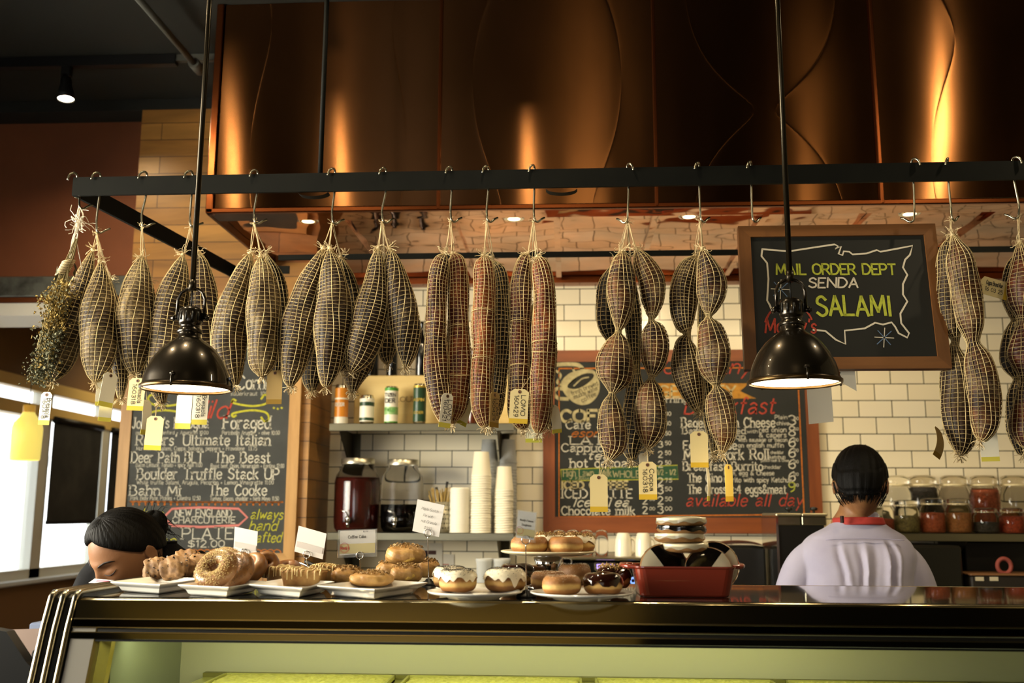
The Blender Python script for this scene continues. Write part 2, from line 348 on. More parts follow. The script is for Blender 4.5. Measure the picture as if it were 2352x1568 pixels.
# ---------------------------------------------------------------- the room
YT, YW, YS = 4.75, 4.36, 4.5            # tiled wall, wood wall, soffit
CEIL, TOPT, WTOP = 3.432, 2.593, 3.375
XR = 3.2; XL = -3.2; YB = -3.4
XWL, XWR = -2.0, -1.14                   # wood wall block
m_tile = brick_mat('subway_tile', '#e8dec2', '#e0d4b4', '#353323', .1535, .0785, .0022, .22, bump=.6, loc=(.02, .012, 0))
m_plank = brick_mat('oak_boards', '#b3813c', '#98682c', '#2a1a0c', .92, .0832, .0016, .42, offset=.37, bump=.5, grain=(9, .62), loc=(.3, .02, 0))
m_red = mk('brown_red_paint', '#7a4422', .75, noise=(3, '#6e3c1e', .3, .7))
m_ceil = mk('charcoal_ceiling_paint', '#1a1b14', .8)
m_floor = mk('dark_floor_tile', '#3b342b', .5, noise=(2, '#2d271f', .3, .7))
m_cream = mk('cream_plaster', '#8a8064', .8)
m_brown = mk('brown_wall_paint', '#7a5c3a', .6)
m_black = mk('black_metal', '#0f0f0e', .42, spec=.4)
m_frame = mk('pale_window_frame', '#cfd0c4', .4)
m_framey = mk('yellow_varnished_window_frame', '#e0c27a', .4)

struct('floor', MB().box((XL-.2, YB-.2, -.1), (XR+.2, 9.2, 0)), m_floor)
struct('ceiling', MB().box((XL-.2, YB-.2, CEIL), (XR+.2, YT+.2, CEIL+.1)), m_ceil)
struct('wall_back', MB().box((XWR-.2, YT, 0), (XR+.2, YT+.12, CEIL)), m_tile)
struct('wall_wood', MB().box((XWL, YW, 0), (XWR, YT+.1, WTOP)), m_plank)
struct('trim_6', MB().box((XL, YW+.004, WTOP+.001), (XWR, YT+.1, CEIL)), m_ceil)
struct('wall_soffit', MB().box((XL, YS, TOPT+.012), (XWL-.002, YS+.14, WTOP)), m_red)
struct('trim_1', MB().box((XL, YS-.012, 2.505), (XWL-.002, YS+.14, TOPT+.01), bev=.004), mk('grey_steel_band', '#77786e', .45, .6, noise=(9, '#3b3a34', .4, .7)))
struct('trim_2', MB().box((XL, YS-.004, 2.478), (XWL-.002, YS+.14, 2.503)), mk('copper_strip', '#a8623a', .3, .9))
struct('trim_3', MB().box((XL, YS+.0, 2.415), (XWL-.002, YS+.3, 2.476)), mk('white_beam_paint', '#f4f0e2', .6))
struct('wall_right', MB().box((XR, YB-.2, 0), (XR+.12, YT+.1, CEIL)), m_cream)
# alcove beyond the soffit
struct('wall_alcove', MB().box((XWL, YT+.1, 0), (XWL+.1, 9.1, 2.9)), m_brown)
struct('wall_far', MB().box((XL, 9.0, 0), (XWL+.1, 9.1, 2.9)), m_brown)
struct('ceiling_alcove', MB().box((XL-.1, YS+.3, 2.62), (XWL+.1, 9.1, 2.72)), m_ceil)
# left wall, with the window openings
lw = MB()
lw.box((XL-.14, YB-.2, 0), (XL, 1.5, CEIL)); lw.box((XL-.14, 3.6, 0), (XL, 3.75, CEIL))
lw.box((XL-.14, YB+.6, 0), (XL, 3.75, .98)); lw.box((XL-.14, 3.75, 0), (XL, 9.1, 1.07)); lw.box((XL-.14, YB+.6, 2.275), (XL, 9.1, CEIL)); lw.box((XL-.14, 8.6, .9), (XL, 9.1, 2.4))
struct('wall_left', lw, m_brown)
struct('trim_4', MB().box((XL-.14, 3.75, 1.075), (XL+.03, 8.6, 1.105), bev=.006), mk('daylit_window_sill', '#d4dee6', .3))  # the blue-white daylight on the sill edge is put into its colour
struct('trim_5', MB().box((XL-.03, 3.75, 2.215), (XL+.02, 8.6, 2.285), bev=.004), m_framey)
m_glass = mk('window_glass', (1, 1, 1), 0., trans=1., ior=1.01, spec=.3)
def window(n, y0, y1, z0, z1, transom):
    w_ = MB()
    e = .06
    w_.box((XL-.09, y0, z0), (XL-.02, y0+e, z1)); w_.box((XL-.09, y1-e, z0), (XL-.02, y1, z1))
    w_.box((XL-.09, y0, z0), (XL-.02, y1, z0+e)); w_.box((XL-.09, y0, z1-e*.6), (XL-.02, y1, z1))
    o = struct('window_%d' % n, w_, m_frame)
    if transom:
        MB().box((XL-.095, y0, transom), (XL-.01, y1, transom+.075)).build('transom_bar', m_framey, o)
    MB().box((XL-.065, y0+.01, z0+.01), (XL-.058, y1-.01, z1-.01)).build('pane', m_glass, o)
    return o
ys = [3.75, P(112, 1000, X=XL)[1], P(248, 1050, X=XL)[1], 8.6]
for i in range(3): window(i+1, ys[i], ys[i+1], 1.1, 2.26, 2.065)
window(4, 1.5, 3.6, .98, 2.275, None)
# shop front behind the camera
sf = MB(); sf.box((XL-.1, YB-.12, 0), (XR+.1, YB, .9)); sf.box((XL-.1, YB-.12, 2.7), (XR+.1, YB, CEIL))
sf.box((XL-.1, YB-.12, .9), (-2.3, YB, 2.7)); sf.box((-.9, YB-.12, .9), (XR+.1, YB, 2.7))
struct('wall_front', sf, m_brown)
# roller shades
m_shade = mk('dark_roller_shade', '#20211f', .8, noise=(5, '#33332f', .4, .7))
for a, b, l in ((ys[1]+.06, ys[2]-.12, 'wide dark roller shade pulled half down the window'), (ys[2]+.04, ys[2]+.9, 'dark roller shade at the window edge next to the oak menu board')):
    sh = thing('roller_shade', (XL+.02, a, 1.5), l, 'window shade')
    MB().box((XL-.005, a, 1.445), (XL+.003, b, 2.06)).build('cloth', m_shade, sh)
    MB().box((XL-.012, a, 1.42), (XL+.012, b, 1.445), bev=.004).build('bottom_bar', m_black, sh)
    MB().tube([(XL+.002, a, 2.065), (XL+.002, b, 2.065)], .022, 12).build('roller', m_black, sh)

# outside: pavement, street lamp, pale building, parked car
m_out = mk('sunlit_pale_render', '#f2f0ea', .9)
struct('ground_outside', MB().box((-14, -6, -.15), (XL-.15, 16, -.05)), mk('pale_pavement', '#cfccc4', .9))
bl = thing('building', (-11, 12, 0), 'pale shop building across the street outside the window', 'building')
MB().box((-12, 4, 0), (-11, 22, 5)).build('facade', m_out, bl)
MB().box((-10.99, 6, 2.4), (-10.6, 20, 2.62)).build('canopy', mk('grey_canopy', '#9b9b98', .7), bl)
for k in range(3): MB().box((-10.98, 7+k*4.2, .5), (-10.94, 9.6+k*4.2, 2.2)).build('shop_window', mk('bluish_shop_glass', '#b9c3cc', .3), bl)
slp = px(22, 1180, 9.0); sl = thing('street_lamp', (slp.x-.2, slp.y, 0), 'street lamp with a round white globe outside the window', 'street lamp')
MB().tube([(slp.x-.2, slp.y, 0), (slp.x-.2, slp.y, px(22, 1150, 9.0).z)], .035, 10).build('pole', mk('grey_lamp_pole', '#8d9296', .6), sl)
MB().lathe([(.001, -.17), (.1, -.14), (.17, 0), (.1, .14), (.001, .17)], (slp.x-.2, slp.y, px(22, 1118, 9.0).z), 20).build('globe', mk('white_globe', '#ffffff', .4), sl)

struct('added_bulkhead', MB().box((-2.7, -3.3, 3.12), (.42, -1.2, 3.2), bev=.01), mk('added_bulkhead_mustard', '#b49a3a', .7))  # unseen bulkhead, added so that the case fascia reflects olive
area('added_bulkhead_light', (-1.1, -2.2, 2.5), (-1.1, -2.2, 3.2), 2.4, .5, 10, WARM2)  # added light on the unseen bulkhead, for the same reflection
# ---------------------------------------------------------------- copper hood
def copper(name, col, rough, aniso, wave):
    m = mk(name, col, rough, 1.0, aniso=aniso, noise=(2.2, '#5c3a1e', .35, .75, (1, 1, .6)))
    nt = m.node_tree; b = nt.nodes['Principled BSDF']
    if aniso:
        t = nt.nodes.new('ShaderNodeTangent'); t.direction_type = 'RADIAL'; t.axis = 'Z'; nt.links.new(t.outputs[0], b.inputs['Tangent'])
    tc = nt.nodes.new('ShaderNodeTexCoord'); mp = nt.nodes.new('ShaderNodeMapping'); mp.inputs['Scale'].default_value = wave[1]
    b.inputs['Anisotropic Rotation'].default_value = .25 if aniso else 0
    n = nt.nodes.new('ShaderNodeTexNoise'); n.inputs['Scale'].default_value = wave[0]; n.inputs['Detail'].default_value = 1.5
    bp = nt.nodes.new('ShaderNodeBump'); bp.inputs['Strength'].default_value = 1; bp.inputs['Distance'].default_value = wave[2]
    nt.links.new(tc.outputs['Object'], mp.inputs[0]); nt.links.new(mp.outputs[0], n.inputs[0]); nt.links.new(n.outputs[0], bp.inputs['Height']); nt.links.new(bp.outputs[0], b.inputs['Normal'])
    return m
m_cop = copper('brushed_copper', '#70492a', .225, 1.0, (2.0, (2.2, 1, .3), .0018))
m_cop2 = copper('polished_copper', '#c98a5e', .045, 0, (4.0, (1, 1, 1), .010))
m_cop3 = mk('dark_copper_trim', '#8a4a26', .25, 1.0)
YH = 3.505; HX0, HX1 = -1.338, 2.35
hood = thing('extractor_hood', (.3, 4.1, TOPT), 'large copper clad extractor hood fixed above the tiled wall behind the hanging meats', 'extractor hood')
seams = [HX0+.028, -.468, .33, 1.132, HX1]
for i in range(4):
    a, b = seams[i]+.004, seams[i+1]-.004
    bul = (.006, -.004, .003, .005)[i]; ph = (0.3, 1.7, 2.6, .9)[i]
    def fn(s, t, a=a, b=b, bul=bul, ph=ph):
        z = TOPT+.022+t*(CEIL-TOPT-.024)
        y = YH-bul*(1-(2*s-1)**2)-.0010*math.sin(5*t+ph)*math.sin(PI*s)
        return (a+s*(b-a), y, z)
    MB().grid(fn, 41, 41).build('front_panel', m_cop, hood)
for x in seams[1:-1]:
    MB().box((x-.006, YH-.014, TOPT+.005), (x+.006, YH+.01, CEIL-.002), bev=.002).build('seam_strip', m_cop3, hood)
MB().box((HX0, YH-.012, TOPT), (HX0+.028, YH+.02, CEIL-.002), bev=.003).build('corner_trim', m_cop3, hood)
MB().box((HX0, YH-.012, TOPT), (HX1, YH+.01, TOPT+.02), bev=.004).build('bottom_rim', m_cop3, hood)
MB().box((HX0, YH+.01, TOPT), (HX0+.01, YT-.002, CEIL-.002)).build('side_panel', m_cop, hood)
MB().box((HX0+.01, YH+.01, TOPT+.002), (HX1, YH+.10, TOPT+.012)).build('underside_lip', m_cop2, hood)
def und(s, t):
    x = HX0+.012+s*(HX1-HX0-.012); y = YH+.10+t*(YT-YH-.104)
    return (x, y, TOPT+.03+.004*math.sin(x*7.8)*math.sin(PI*t)+.0015*math.sin(19*y))
MB().grid(und, 90, 30).build('underside_panel', m_cop2, hood)
for x in (-.86, -.44, -.035, .34, .75, 1.15, 1.6):
    MB().box((x-.012, YH+.1, TOPT+.012), (x+.012, YT-.01, TOPT+.03)).build('underside_rib', m_cop2, hood)
MB().box((HX0+.01, YT-.08, TOPT-.002), (HX1, YT-.004, TOPT+.028)).build('back_rim', m_cop3, hood)

# ---------------------------------------------------------------- meat hanging rack
YR = 2.75; ZR0, ZR1 = 2.418, 2.474; RX0, RX1 = -1.455, 2.1
m_rack = mk('black_steel_bar', '#060705', .6, 0, spec=.12, noise=(12, '#0b0c08', .3, .7))
rack = thing('hanging_rack', (0, YR, ZR1), 'black flat steel bar rack hung from the ceiling with cured meats on hooks', 'hanging rack')
def bar(a, b, h0, h1, th, name):
    a = Vector(a); b = Vector(b); t = (b-a); t.z = 0; t.normalize(); n = Vector((-t.y, t.x, 0))*th/2; mb = MB()
    vs = [a-n, a+n, b+n, b-n]; v2 = [Vector((p.x, p.y, p.z+(h0 if i < 2 else h1))) for i, p in enumerate(vs)]
    mb.add(vs+v2, [(0, 1, 2, 3)[::-1], (4, 5, 6, 7), (0, 3, 7, 4), (1, 5, 6, 2)[::-1][::-1], (0, 4, 5, 1), (3, 2, 6, 7)])
    return mb.build(name, m_rack, rack)
bar((RX0, YR, ZR0), (RX1, YR, ZR0+.012), .056, .054, .010, 'front_bar')
bar((RX0+.004, YR+.006, ZR0), (-1.285, 3.69, 2.392), .056, .05, .010, 'side_bar')
bar((-1.285, 3.69, 2.41), (-1.07, 3.70, 2.41), .03, .03, .008, 'corner_bar')
bar((-1.045, 3.47, 2.404), (RX1, 3.47, 2.409), .0185, .0185, .014, 'back_bar')
rx = P(737, 300, Y=YR)[0]
MB().tube([(rx, YR+.012, ZR0+.01), (rx, YR+.012, CEIL)], .0075, 10).build('hanger_rod', m_rack, rack)
MB().tube([(RX1-.2, YR+.012, ZR0+.01), (RX1-.2, YR+.012, CEIL)], .0075, 10).build('hanger_rod', m_rack, rack)
for u in (722, 1290):
    c = P(u, 440, Y=YR+.012); mb = MB()
    mb.grid(lambda s, t, c=c: (c[0]+(s-.5)*.09, YR-.006+.03*t, 2.418-.012*math.sin(PI*s)**.5), 15, 3); mb.build('joint_plate', m_rack, rack)

# ---------------------------------------------------------------- pendant lamps
m_lampb = mk('dark_bronze_enamel', '#2b241a', .26, .75, noise=(30, '#282218', .4, .7), coat=.4)
m_lampi = mk('white_enamel_reflector', '#efe6d2', .4)
m_bulb = mk('glowing_lamp_glass', '#fff6e6', .4, emit=(1, .80, .52), estr=13)
m_steel = mk('brushed_steel', '#9b9484', .3, 1.0, bump=(160, .15, (1, 1, .05)))
m_chrome = mk('polished_chrome', '#c9c6bf', .1, 1.0)
def pendant(u, v, Y, R, label):
    c = px(u, v, Y); t = thing('pendant_lamp', (c.x, c.y, c.z), label, 'pendant lamp', 'bronze pendant lamps over the counter'); k = R/102
    prof = [(104, -3), (105, 3), (101, 9), (100, 12), (98, 25), (92, 44), (81, 68), (64, 92), (46, 108), (32, 117), (26, 124), (26, 134)]
    MB().lathe([(r*k, z*k) for r, z in prof], c, 56).build('shade', m_lampb, t)
    MB().lathe([(r*k*.985-.0008, z*k-.001) for r, z in prof[2:-1]]+[(.001, 123*k)], c, 56).build('reflector', m_lampi, t)
    MB().lathe([(104*k, -3*k), (106*k, 0), (106*k, 6*k), (102*k, 8*k), (101*k, 0), (101.5*k, -3*k), (104*k, -3*k)], c, 56).build('rim', mk('worn_bronze_rim', '#4c3b22', .28, .9), t)
    MB().disc(c+Vector((0, 0, 4*k)), 99*k, 48).build('diffuser', m_bulb, t)
    mb = MB(); mb.lathe([(28*k, 133*k), (30*k, 136*k), (28*k, 141*k), (22*k, 146*k), (22*k, 152*k), (26*k, 154*k), (27*k, 160*k), (27*k, 186*k), (24*k, 192*k), (14*k, 197*k), (.001, 198*k)], c, 32)
    cap = mb.build('socket_cap', m_lampb, t); mb = MB()
    for j in range(12):
        a = 2*PI*j/12; p = c+Vector((math.cos(a), math.sin(a), 0))*27.4*k; mb.tube([p+Vector((0, 0, 162*k)), p+Vector((0, 0, 182*k))], 2.2*k, 6)
    mb.build('vent_slots', m_black, cap)
    mb = MB(); pts = [(-33, 168), (-33, 215), (-26, 232), (-12, 240), (0, 242), (12, 240), (26, 232), (33, 215), (33, 168)]
    mb.tube([c+Vector((x*k, 0, z*k)) for x, z in pts], 4*k, 8); mb.build('yoke', m_lampb, t)
    for s in (-1, 1):
        mb = MB(); mb.tube([c+Vector((s*27*k, 0, 170*k)), c+Vector((s*46*k, 0, 170*k))], 5*k, 10); mb.tube([c+Vector((s*38*k, 0, 170*k)), c+Vector((s*42*k, 0, 170*k))], 8*k, 10); mb.build('thumb_screw', m_lampb, t)
    mb = MB(); mb.tube([c+Vector((0, 0, 196*k)), c+Vector((0, 0, 238*k))], 2*k, 6); mb.build('cord', m_black, t)
    mb = MB(); mb.tube([c+Vector((0, 0, 236*k)), c+Vector((0, 0, 262*k))], 9*k, 12); mb.tube([c+Vector((0, 0, 255*k)), (c.x, c.y, CEIL)], 6.6*k, 12)
    mb.lathe([(.001, -.03), (.05, -.026), (.06, 0)], (c.x, c.y, CEIL), 24); mb.build('stem', mk('bronze_stem', '#2b2519', .3, .8), t)
    for a in (-PI/2+.05, PI*.02, PI*.68):
        p = c+Vector((math.cos(a), math.sin(a), 0))*102*k; q = Vector((math.cos(a), math.sin(a), 0)); mb = MB()
        mb.tube([p+q*3*k+Vector((0, 0, -5*k)), p+q*4*k+Vector((0, 0, 12*k)), p-q*1*k+Vector((0, 0, 22*k)), p-q*2*k+Vector((0, 0, 28*k))], 2.6*k, 8); mb.tube([p+q*2*k+Vector((-5*k*q.y, 5*k*q.x, 24*k))-q*3*k, p+q*2*k-Vector((-5*k*q.y, 5*k*q.x, -24*k))-q*3*k], 3.4*k, 8)
        mb.build('rim_clip', m_lampb, t)
    l = bpy.data.lights.new('pendant_light', 'SPOT'); l.energy = 9; l.color = WARM2; l.spot_size = math.radians(150); l.spot_blend = .5; l.shadow_soft_size = .06
    o = bpy.data.objects.new('pendant_light', l); C.objects.link(o); o.location = c+Vector((0, 0, -.004))
    return t
pendant(428, 893, 2.38, .1065, 'dark bronze pendant lamp hanging over the pastry plates at the left')
pendant(1825, 880, 2.38, .1065, 'dark bronze pendant lamp hanging in front of the mail order salami sign')

# ---------------------------------------------------------------- track lights
m_spot = mk('spot_lamp_face', '#fff2d8', .4, emit=(1, .80, .5), estr=900)
def track_head(loc, target, label, power, ang=52):
    loc = Vector(loc); d = (Vector(target)-loc).normalized(); t = thing('track_light', loc, label, 'spotlight', 'black track spotlights')
    b = loc+d*.03
    MB().box((loc.x-.022, loc.y-.014, loc.z+.01), (loc.x+.022, loc.y+.014, loc.z+.06), bev=.004).build('adapter', m_black, t)
    MB().lathe([(.001, -.05), (.02, -.048), (.024, -.02), (.024, 0), (.034, .03), (.036, .062), (.033, .064), (.031, .055)], b, 24, axis=d).build('housing', m_black, t)
    MB().disc(b+d*.056, .031, 24, axis=d).build('lamp_face', m_spot, t)
    spot('track_light_beam', b+d*.07, target, power, WARM, ang, .7, .03); return t
tl = P(145, 172, Z=3.34); tr0 = P(-60, 152, Z=(CEIL-.03)); tr1 = P(408, 145, Z=(CEIL-.03))
trk = thing('lighting_track', (tr0[0], tr0[1], (CEIL-.03)), 'black ceiling lighting track running along the dark ceiling at the left', 'lighting track')
MB().box((-3.1, tr0[1]-.018, CEIL-.045), (tr1[0], tr0[1]+.018, CEIL-.001)).build('rail', m_black, trk)
MB().box((tr1[0], tr0[1]-.012, (CEIL-.03)), (tr1[0]+.24, tr0[1]+.012, CEIL-.001)).build('feed', mk('grey_conduit', '#45453d', .6), trk)
cd = thing('ceiling_conduit', (tr1[0]+.25, tr0[1], 3.35), 'grey conduit pipe running diagonally across the dark ceiling', 'conduit')
a = Vector(P(312, -10, Z=3.35)); b = Vector(P(450, 150, Z=3.35)); MB().tube([a, b], .014, 10).build('pipe', mk('grey_conduit', '#45453d', .6), cd)
MB().tube([b-(b-a).normalized()*.03, b+(b-a).normalized()*.05], .024, 12).build('coupling', mk('grey_conduit', '#45453d', .6), cd)
track_head((tl[0], tr0[1], 3.33), (tl[0]+.35, tr0[1]-.25, 0), 'black track spotlight glowing on the dark ceiling at the far left', 14)
for (x, y, tx, ty, p, lb) in ((-1.122, 2.40, -.75, 2.3, 18, 'black track spotlight above the pastry plates'), (-.18, 2.47, .05, 2.3, 18, 'black track spotlight above the doughnut plates'),
                              (1.74, 2.44, 1.3, 3.6, 26, 'black track spotlight above the man in the pale shirt'), (-1.783, 2.28, -1.3, 2.5, 22, 'black track spotlight above the left end of the counter')):
    track_head((x, y, 3.33), (tx, ty, 1.3), lb, p)
# hood puck lamps; the two hidden left ones are added to wash the wall
for u, lb_, pw in ((700, 'added round hood lamp above the left bundle of meats', 9), (1180, 'added round hood lamp above the second pair of loins', 22), (1582, 'round hood lamp glowing above the coppa', 28), (2080, 'round hood lamp behind the right hook of the hanging sign', 31)):
    x = P(u, 508, Z=TOPT)[0]; t = thing('hood_lamp', (x, 3.66, TOPT+.014), lb_, 'lamp', 'round lamps under the hood')
    MB().lathe([(.022, .003), (.036, -.002), (.040, .0), (.040, .014)], (x, 3.66, TOPT+.014), 28).build('lamp_ring', m_chrome, t)
    MB().disc((x, 3.66, TOPT+.013), .024, 24).build('lamp_face', mk('hood_lamp_face', '#ffe9c0', .4, emit=(1, .72, .38), estr=6), t)
    spot('hood_lamp_beam', (x, 3.66, TOPT+.006), (x+.05, 4.75, 1.5), pw, WARM2, 130, .9, .03)
# ---------------------------------------------------------------- deli case
def sl(v, u=1176, k=.30):
    """point of the sloped case front seen at row v"""
    d = ray(u, v); # Y = 2.02 - k*(1.33-Z)
    t = (2.02-k*(1.33-1.5))/(d[1]-k*d[2]); return (t*d[1], 1.5+t*d[2])
m_top = mk('black_glass_top', '#0c0b09', .06, 0, spec=.9, coat=.6)
m_fas = mk('smoked_mirror_steel', '#8f8466', .12, 1.0, bump=(3, .25, (1, 1, 1)))
m_gold = mk('bright_steel_edge', '#d6c59a', .16, 1.0)
m_dark = mk('dark_gap', '#090908', .4)
m_lime = mk('white_enamel_liner', '#cdd4ac', .35)
case = thing('deli_case', (.3, 2.3, 0), 'long glass fronted deli display case with a black glossy top in the foreground', 'display case')
X0, X1 = -.985, 1.9
def strip(v0, v1, name, m, out=0., thick=.012):
    a, b = sl(v0), sl(v1); mb = MB(); n = Vector((0, -1, .30)).normalized()*out
    vs = [(X0, a[0]+n.y, a[1]+n.z), (X0, b[0]+n.y, b[1]+n.z), (X1, b[0]+n.y, b[1]+n.z), (X1, a[0]+n.y, a[1]+n.z)]
    mb.prism(vs, (0, thick, 0)); return mb.build(name, m, case)
MB().box((X0-.07, 2.035, 1.315), (X1, 2.515, 1.33), bev=.003).build('top', m_top, case)
e = sl(1386); mb = MB()
mb.lathe([(.0, 0)], (0, 0, 0), 3) if False else None
mb.tube([(X0-.002, 2.030, 1.3225), (X1, 2.030, 1.3235)], .0058, 14); mb.build('top_front_edge', m_gold, case)
MB().tube([(X0-.07, 2.515, 1.3235), (X1, 2.515, 1.3235)], .007, 10).build('top_rear_edge', m_gold, case)
strip(1387, 1430, 'fascia', m_fas, .004)
strip(1430, 1433, 'bright_line', m_gold, .007)
strip(1433, 1450, 'lower_fascia', mk('dark_mirror_steel', '#2e2a20', .10, 1.0), .003)
strip(1450, 1452.5, 'bright_line', m_gold, .006)
strip(1452.5, 1462, 'gap_strip', m_dark, .0)
strip(1462, 1464, 'bright_line', m_gold, .006)
strip(1464, 1478, 'chrome_rail', mk('mirror_chrome', '#8f8a7c', .07, 1.0), .004)
strip(1478, 1483, 'gap_strip', m_dark, .0)
# end frame: three rounded trims and a dark infill
def yz(s):  # profile path from the back of the top over the front edge and down
    pass
zb = .25; fy = lambda z: 2.02-.30*(1.33-z)
path = [(2.515, 1.338), (2.20, 1.338), (2.07, 1.338)]+[(2.045-.022*math.sin(a), 1.316+.022*math.cos(a)) for a in np.linspace(.1, 1.25, 6)]+[(fy(1.27)+.001, 1.27), (fy(1.1), 1.1), (fy(.8), .8), (fy(zb), zb)]
endf = None
mb = MB(); poly = [(X0-.062, y, z-.004) for y, z in path]+[(X0-.062, 2.515, zb)]
mb.prism(poly, (.06, 0, 0)); mb.build('end_panel', m_dark, case)
for k_, x in enumerate((-1.045, -1.021, -.995)):
    MB().tube([(x, y-.004, z) for y, z in path], .0062, 10).build('end_trim', mk('satin_steel_trim', '#a39b86', .22, 1.0), case)
# upright post and window frame of the glass
def sy(z, d=0): return fy(z)+d
mb = MB(); zt = sl(1441)[1]; zc = .55
mb.prism([(-.985, sy(zt)-.002, zt), (-.985, sy(zc)-.002, zc), (-.938, sy(zc)-.002, zc), (-.938, sy(zt)-.002, zt)], (0, .02, 0)); mb.build('end_post', mk('satin_pale_steel', '#c4c0b6', .3, 1.0), case)
mb = MB(); mb.prism([(-.938, sy(zt)-.002, zt), (-.938, sy(zc)-.002, zc), (-.915, sy(zc)+.03, zc), (-.915, sy(zt)+.03, zt)], (.004, .01, 0)); mb.build('post_return', mk('olive_reflecting_steel', '#b3a468', .25, 1.0), case)
zg0, zg1 = .62, sl(1483)[1]
m_gl = mk('case_glass', (.93, 1, .96), .02, trans=1., ior=1.12, spec=.55)
mb = MB(); mb.prism([(-.935, sy(zg1)+.004, zg1), (-.935, sy(zg0)+.004, zg0), (X1, sy(zg0)+.004, zg0), (X1, sy(zg1)+.004, zg1)], (0, .006, 0)); mb.build('front_glass', m_gl, case)
m_in = mk('pale_green_liner', '#b9b290', .4)
MB().box((-.93, 2.44, .60), (X1, 2.455, 1.30)).build('rear_panel', m_in, case)
MB().box((-.94, 2.06, .6), (-.93, 2.44, 1.30)).build('side_liner', mk('olive_liner', '#7d7f66', .4), case)
MB().box((-.93, 2.05, 1.285), (X1, 2.45, 1.30)).build('ceiling_liner', m_in, case)
zs = P(1176, 1561, Y=2.38)[2]
MB().box((-.86, 2.09, zs-.016), (X1, 2.43, zs-.006), bev=.002).build('shelf', mk('glass_shelf', '#b9b56a', .15, spec=.6), case)
MB().box((-.93, 1.85, .58), (X1, 2.45, .60)).build('deck', m_lime, case)
MB().box((X0, 1.80, 0), (X1, 2.5, .58), bev=.01).build('base_cabinet', mk('brown_case_base', '#3a2c1e', .5), case)
MB().tube([(-.9, 2.10, 1.268), (X1-.05, 2.10, 1.268)], .011, 10).build('case_lamp', mk('lime_case_lamp', '#f4f6c8', .4, emit=(.93, .94, .5), estr=1.2), case)
MB().box((-.86, 2.40, zs-.006), (X1, 2.42, zs+.004)).build('shelf_rail', mk('olive_rail', '#6d6628', .4), case)
area('case_lamp_light', (-.15, 2.12, 1.262), (-.15, 2.27, 1.0), 1.5, .02, 3.2, (.93, .95, .62))
# trays with pale grated cheese on the case shelf
m_chs = mk('pale_yellow_cheese', '#d8cf78', .6, noise=(60, '#b8b04e', .4, .7))
for i in range(5):
    xa = -.80+.43*i; t = thing('cheese_tray', (xa+.2, 2.25, zs-.006), ['leftmost low tray of pale cheese inside the deli case', 'second tray of pale cheese from the left inside the deli case', 'middle tray of pale cheese inside the deli case under the doughnut plates', 'tray of pale cheese inside the deli case under the red dish', 'rightmost tray of pale cheese inside the deli case'][i], 'food tray', 'cheese trays in the deli case')
    mb = MB(); mb.box((xa, 2.10, zs-.006), (xa+.40, 2.38, zs-.001)); mb.box((xa, 2.10, zs-.006), (xa+.40, 2.105, zs+.008)); mb.box((xa, 2.375, zs-.006), (xa+.40, 2.38, zs+.008)); mb.box((xa, 2.10, zs-.006), (xa+.005, 2.38, zs+.008)); mb.box((xa+.395, 2.10, zs-.006), (xa+.4, 2.38, zs+.008)); mb.build('tray', mk('lime_lit_tray', '#a9a250', .4), t)
    rr = random.Random(i)
    def ch(s, q, xa=xa, rr=rr): return (xa+.008+s*.384, 2.108+q*.264, zs+.002+.010*math.sin(PI*s)**.3*math.sin(PI*q)**.3+rr.uniform(-.002, .003))
    MB().grid(ch, 60, 24, smooth=False).build('cheese', m_chs, t)

# ---------------------------------------------------------------- things at the far left: tablet, counter behind
m_sil = mk('silver_tablet_back', '#8f7c72', .38, .5)
tp = [px(u, v, 1.75) for u, v in ((6, 1446), (170, 1440), (170, 1600), (100, 1600))]
tab = thing('tablet', tp[2], 'silver tablet with a dark fruit emblem on its back, left of the case', 'tablet')
O_ = px(6, 1446, 2.25); Xd = (px(118, 1442, 2.25)-O_).normalized(); Yd = (px(95, 1600, 1.72)-px(8, 1446, 1.80)); 
def tp_(a, b, d=0): # a along the top, b down in metres
    return O_+Xd*a+Vector((.28, -.12, -1)).normalized()*b+Vector((-.05, -1, .1)).normalized()*d
mb = MB(); r_ = .016; outl = []
W_, H_ = .215, .17
for cx, cy, a0 in ((r_, r_, PI), (W_-r_, r_, 1.5*PI), (W_-r_, H_-r_, 0), (r_, H_-r_, .5*PI)):
    for j in range(6): a = a0+j*PI/10; outl.append((cx+r_*math.cos(a), cy+r_*math.sin(a)))
mb.prism([tp_(a, b) for a, b in outl], -(tp_(0, 0, .007)-tp_(0, 0))*-1); mb.build('casing', m_sil, tab)
mb = MB()
def fruit(cx, cy, s):
    P_ = [(0, -.75), (.3, -.95), (.7, -.85), (.92, -.5), (.7, -.2), (.68, .15), (.95, .5), (.7, .95), (.35, 1.15), (0, 1.02), (-.35, 1.15), (-.75, .8), (-1, .1), (-.9, -.5), (-.5, -.92), (-.25, -.85)]
    return [tp_(cx+x*s, cy+y*s, .0085) for x, y in [tuple(q) for q in smooth_pts(P_, 3, True)]]
mb.add(fruit(.080, .060, .015), [tuple(range(48))]); mb.add([tp_(.080+x*.015, .060+y*.015, .0085) for x, y in ((.0, -1.1), (.05, -1.5), (.4, -1.8), (.38, -1.4))], [(0, 1, 2, 3)])
mb.build('emblem', m_dark, tab)
mb = MB(); mb.prism([px(u, v, 2.0) for u, v in ((-40, 1440), (14, 1450), (60, 1520), (84, 1545), (92, 1556), (92, 1620), (-40, 1620), (-40, 1540), (-2, 1500))], (0, .03, 0))
st = mb.build('tablet_stand', m_dark, None, px(40, 1600, 1.72)); tag(st, 'black angled tablet stand at the bottom left corner', 'tablet stand')
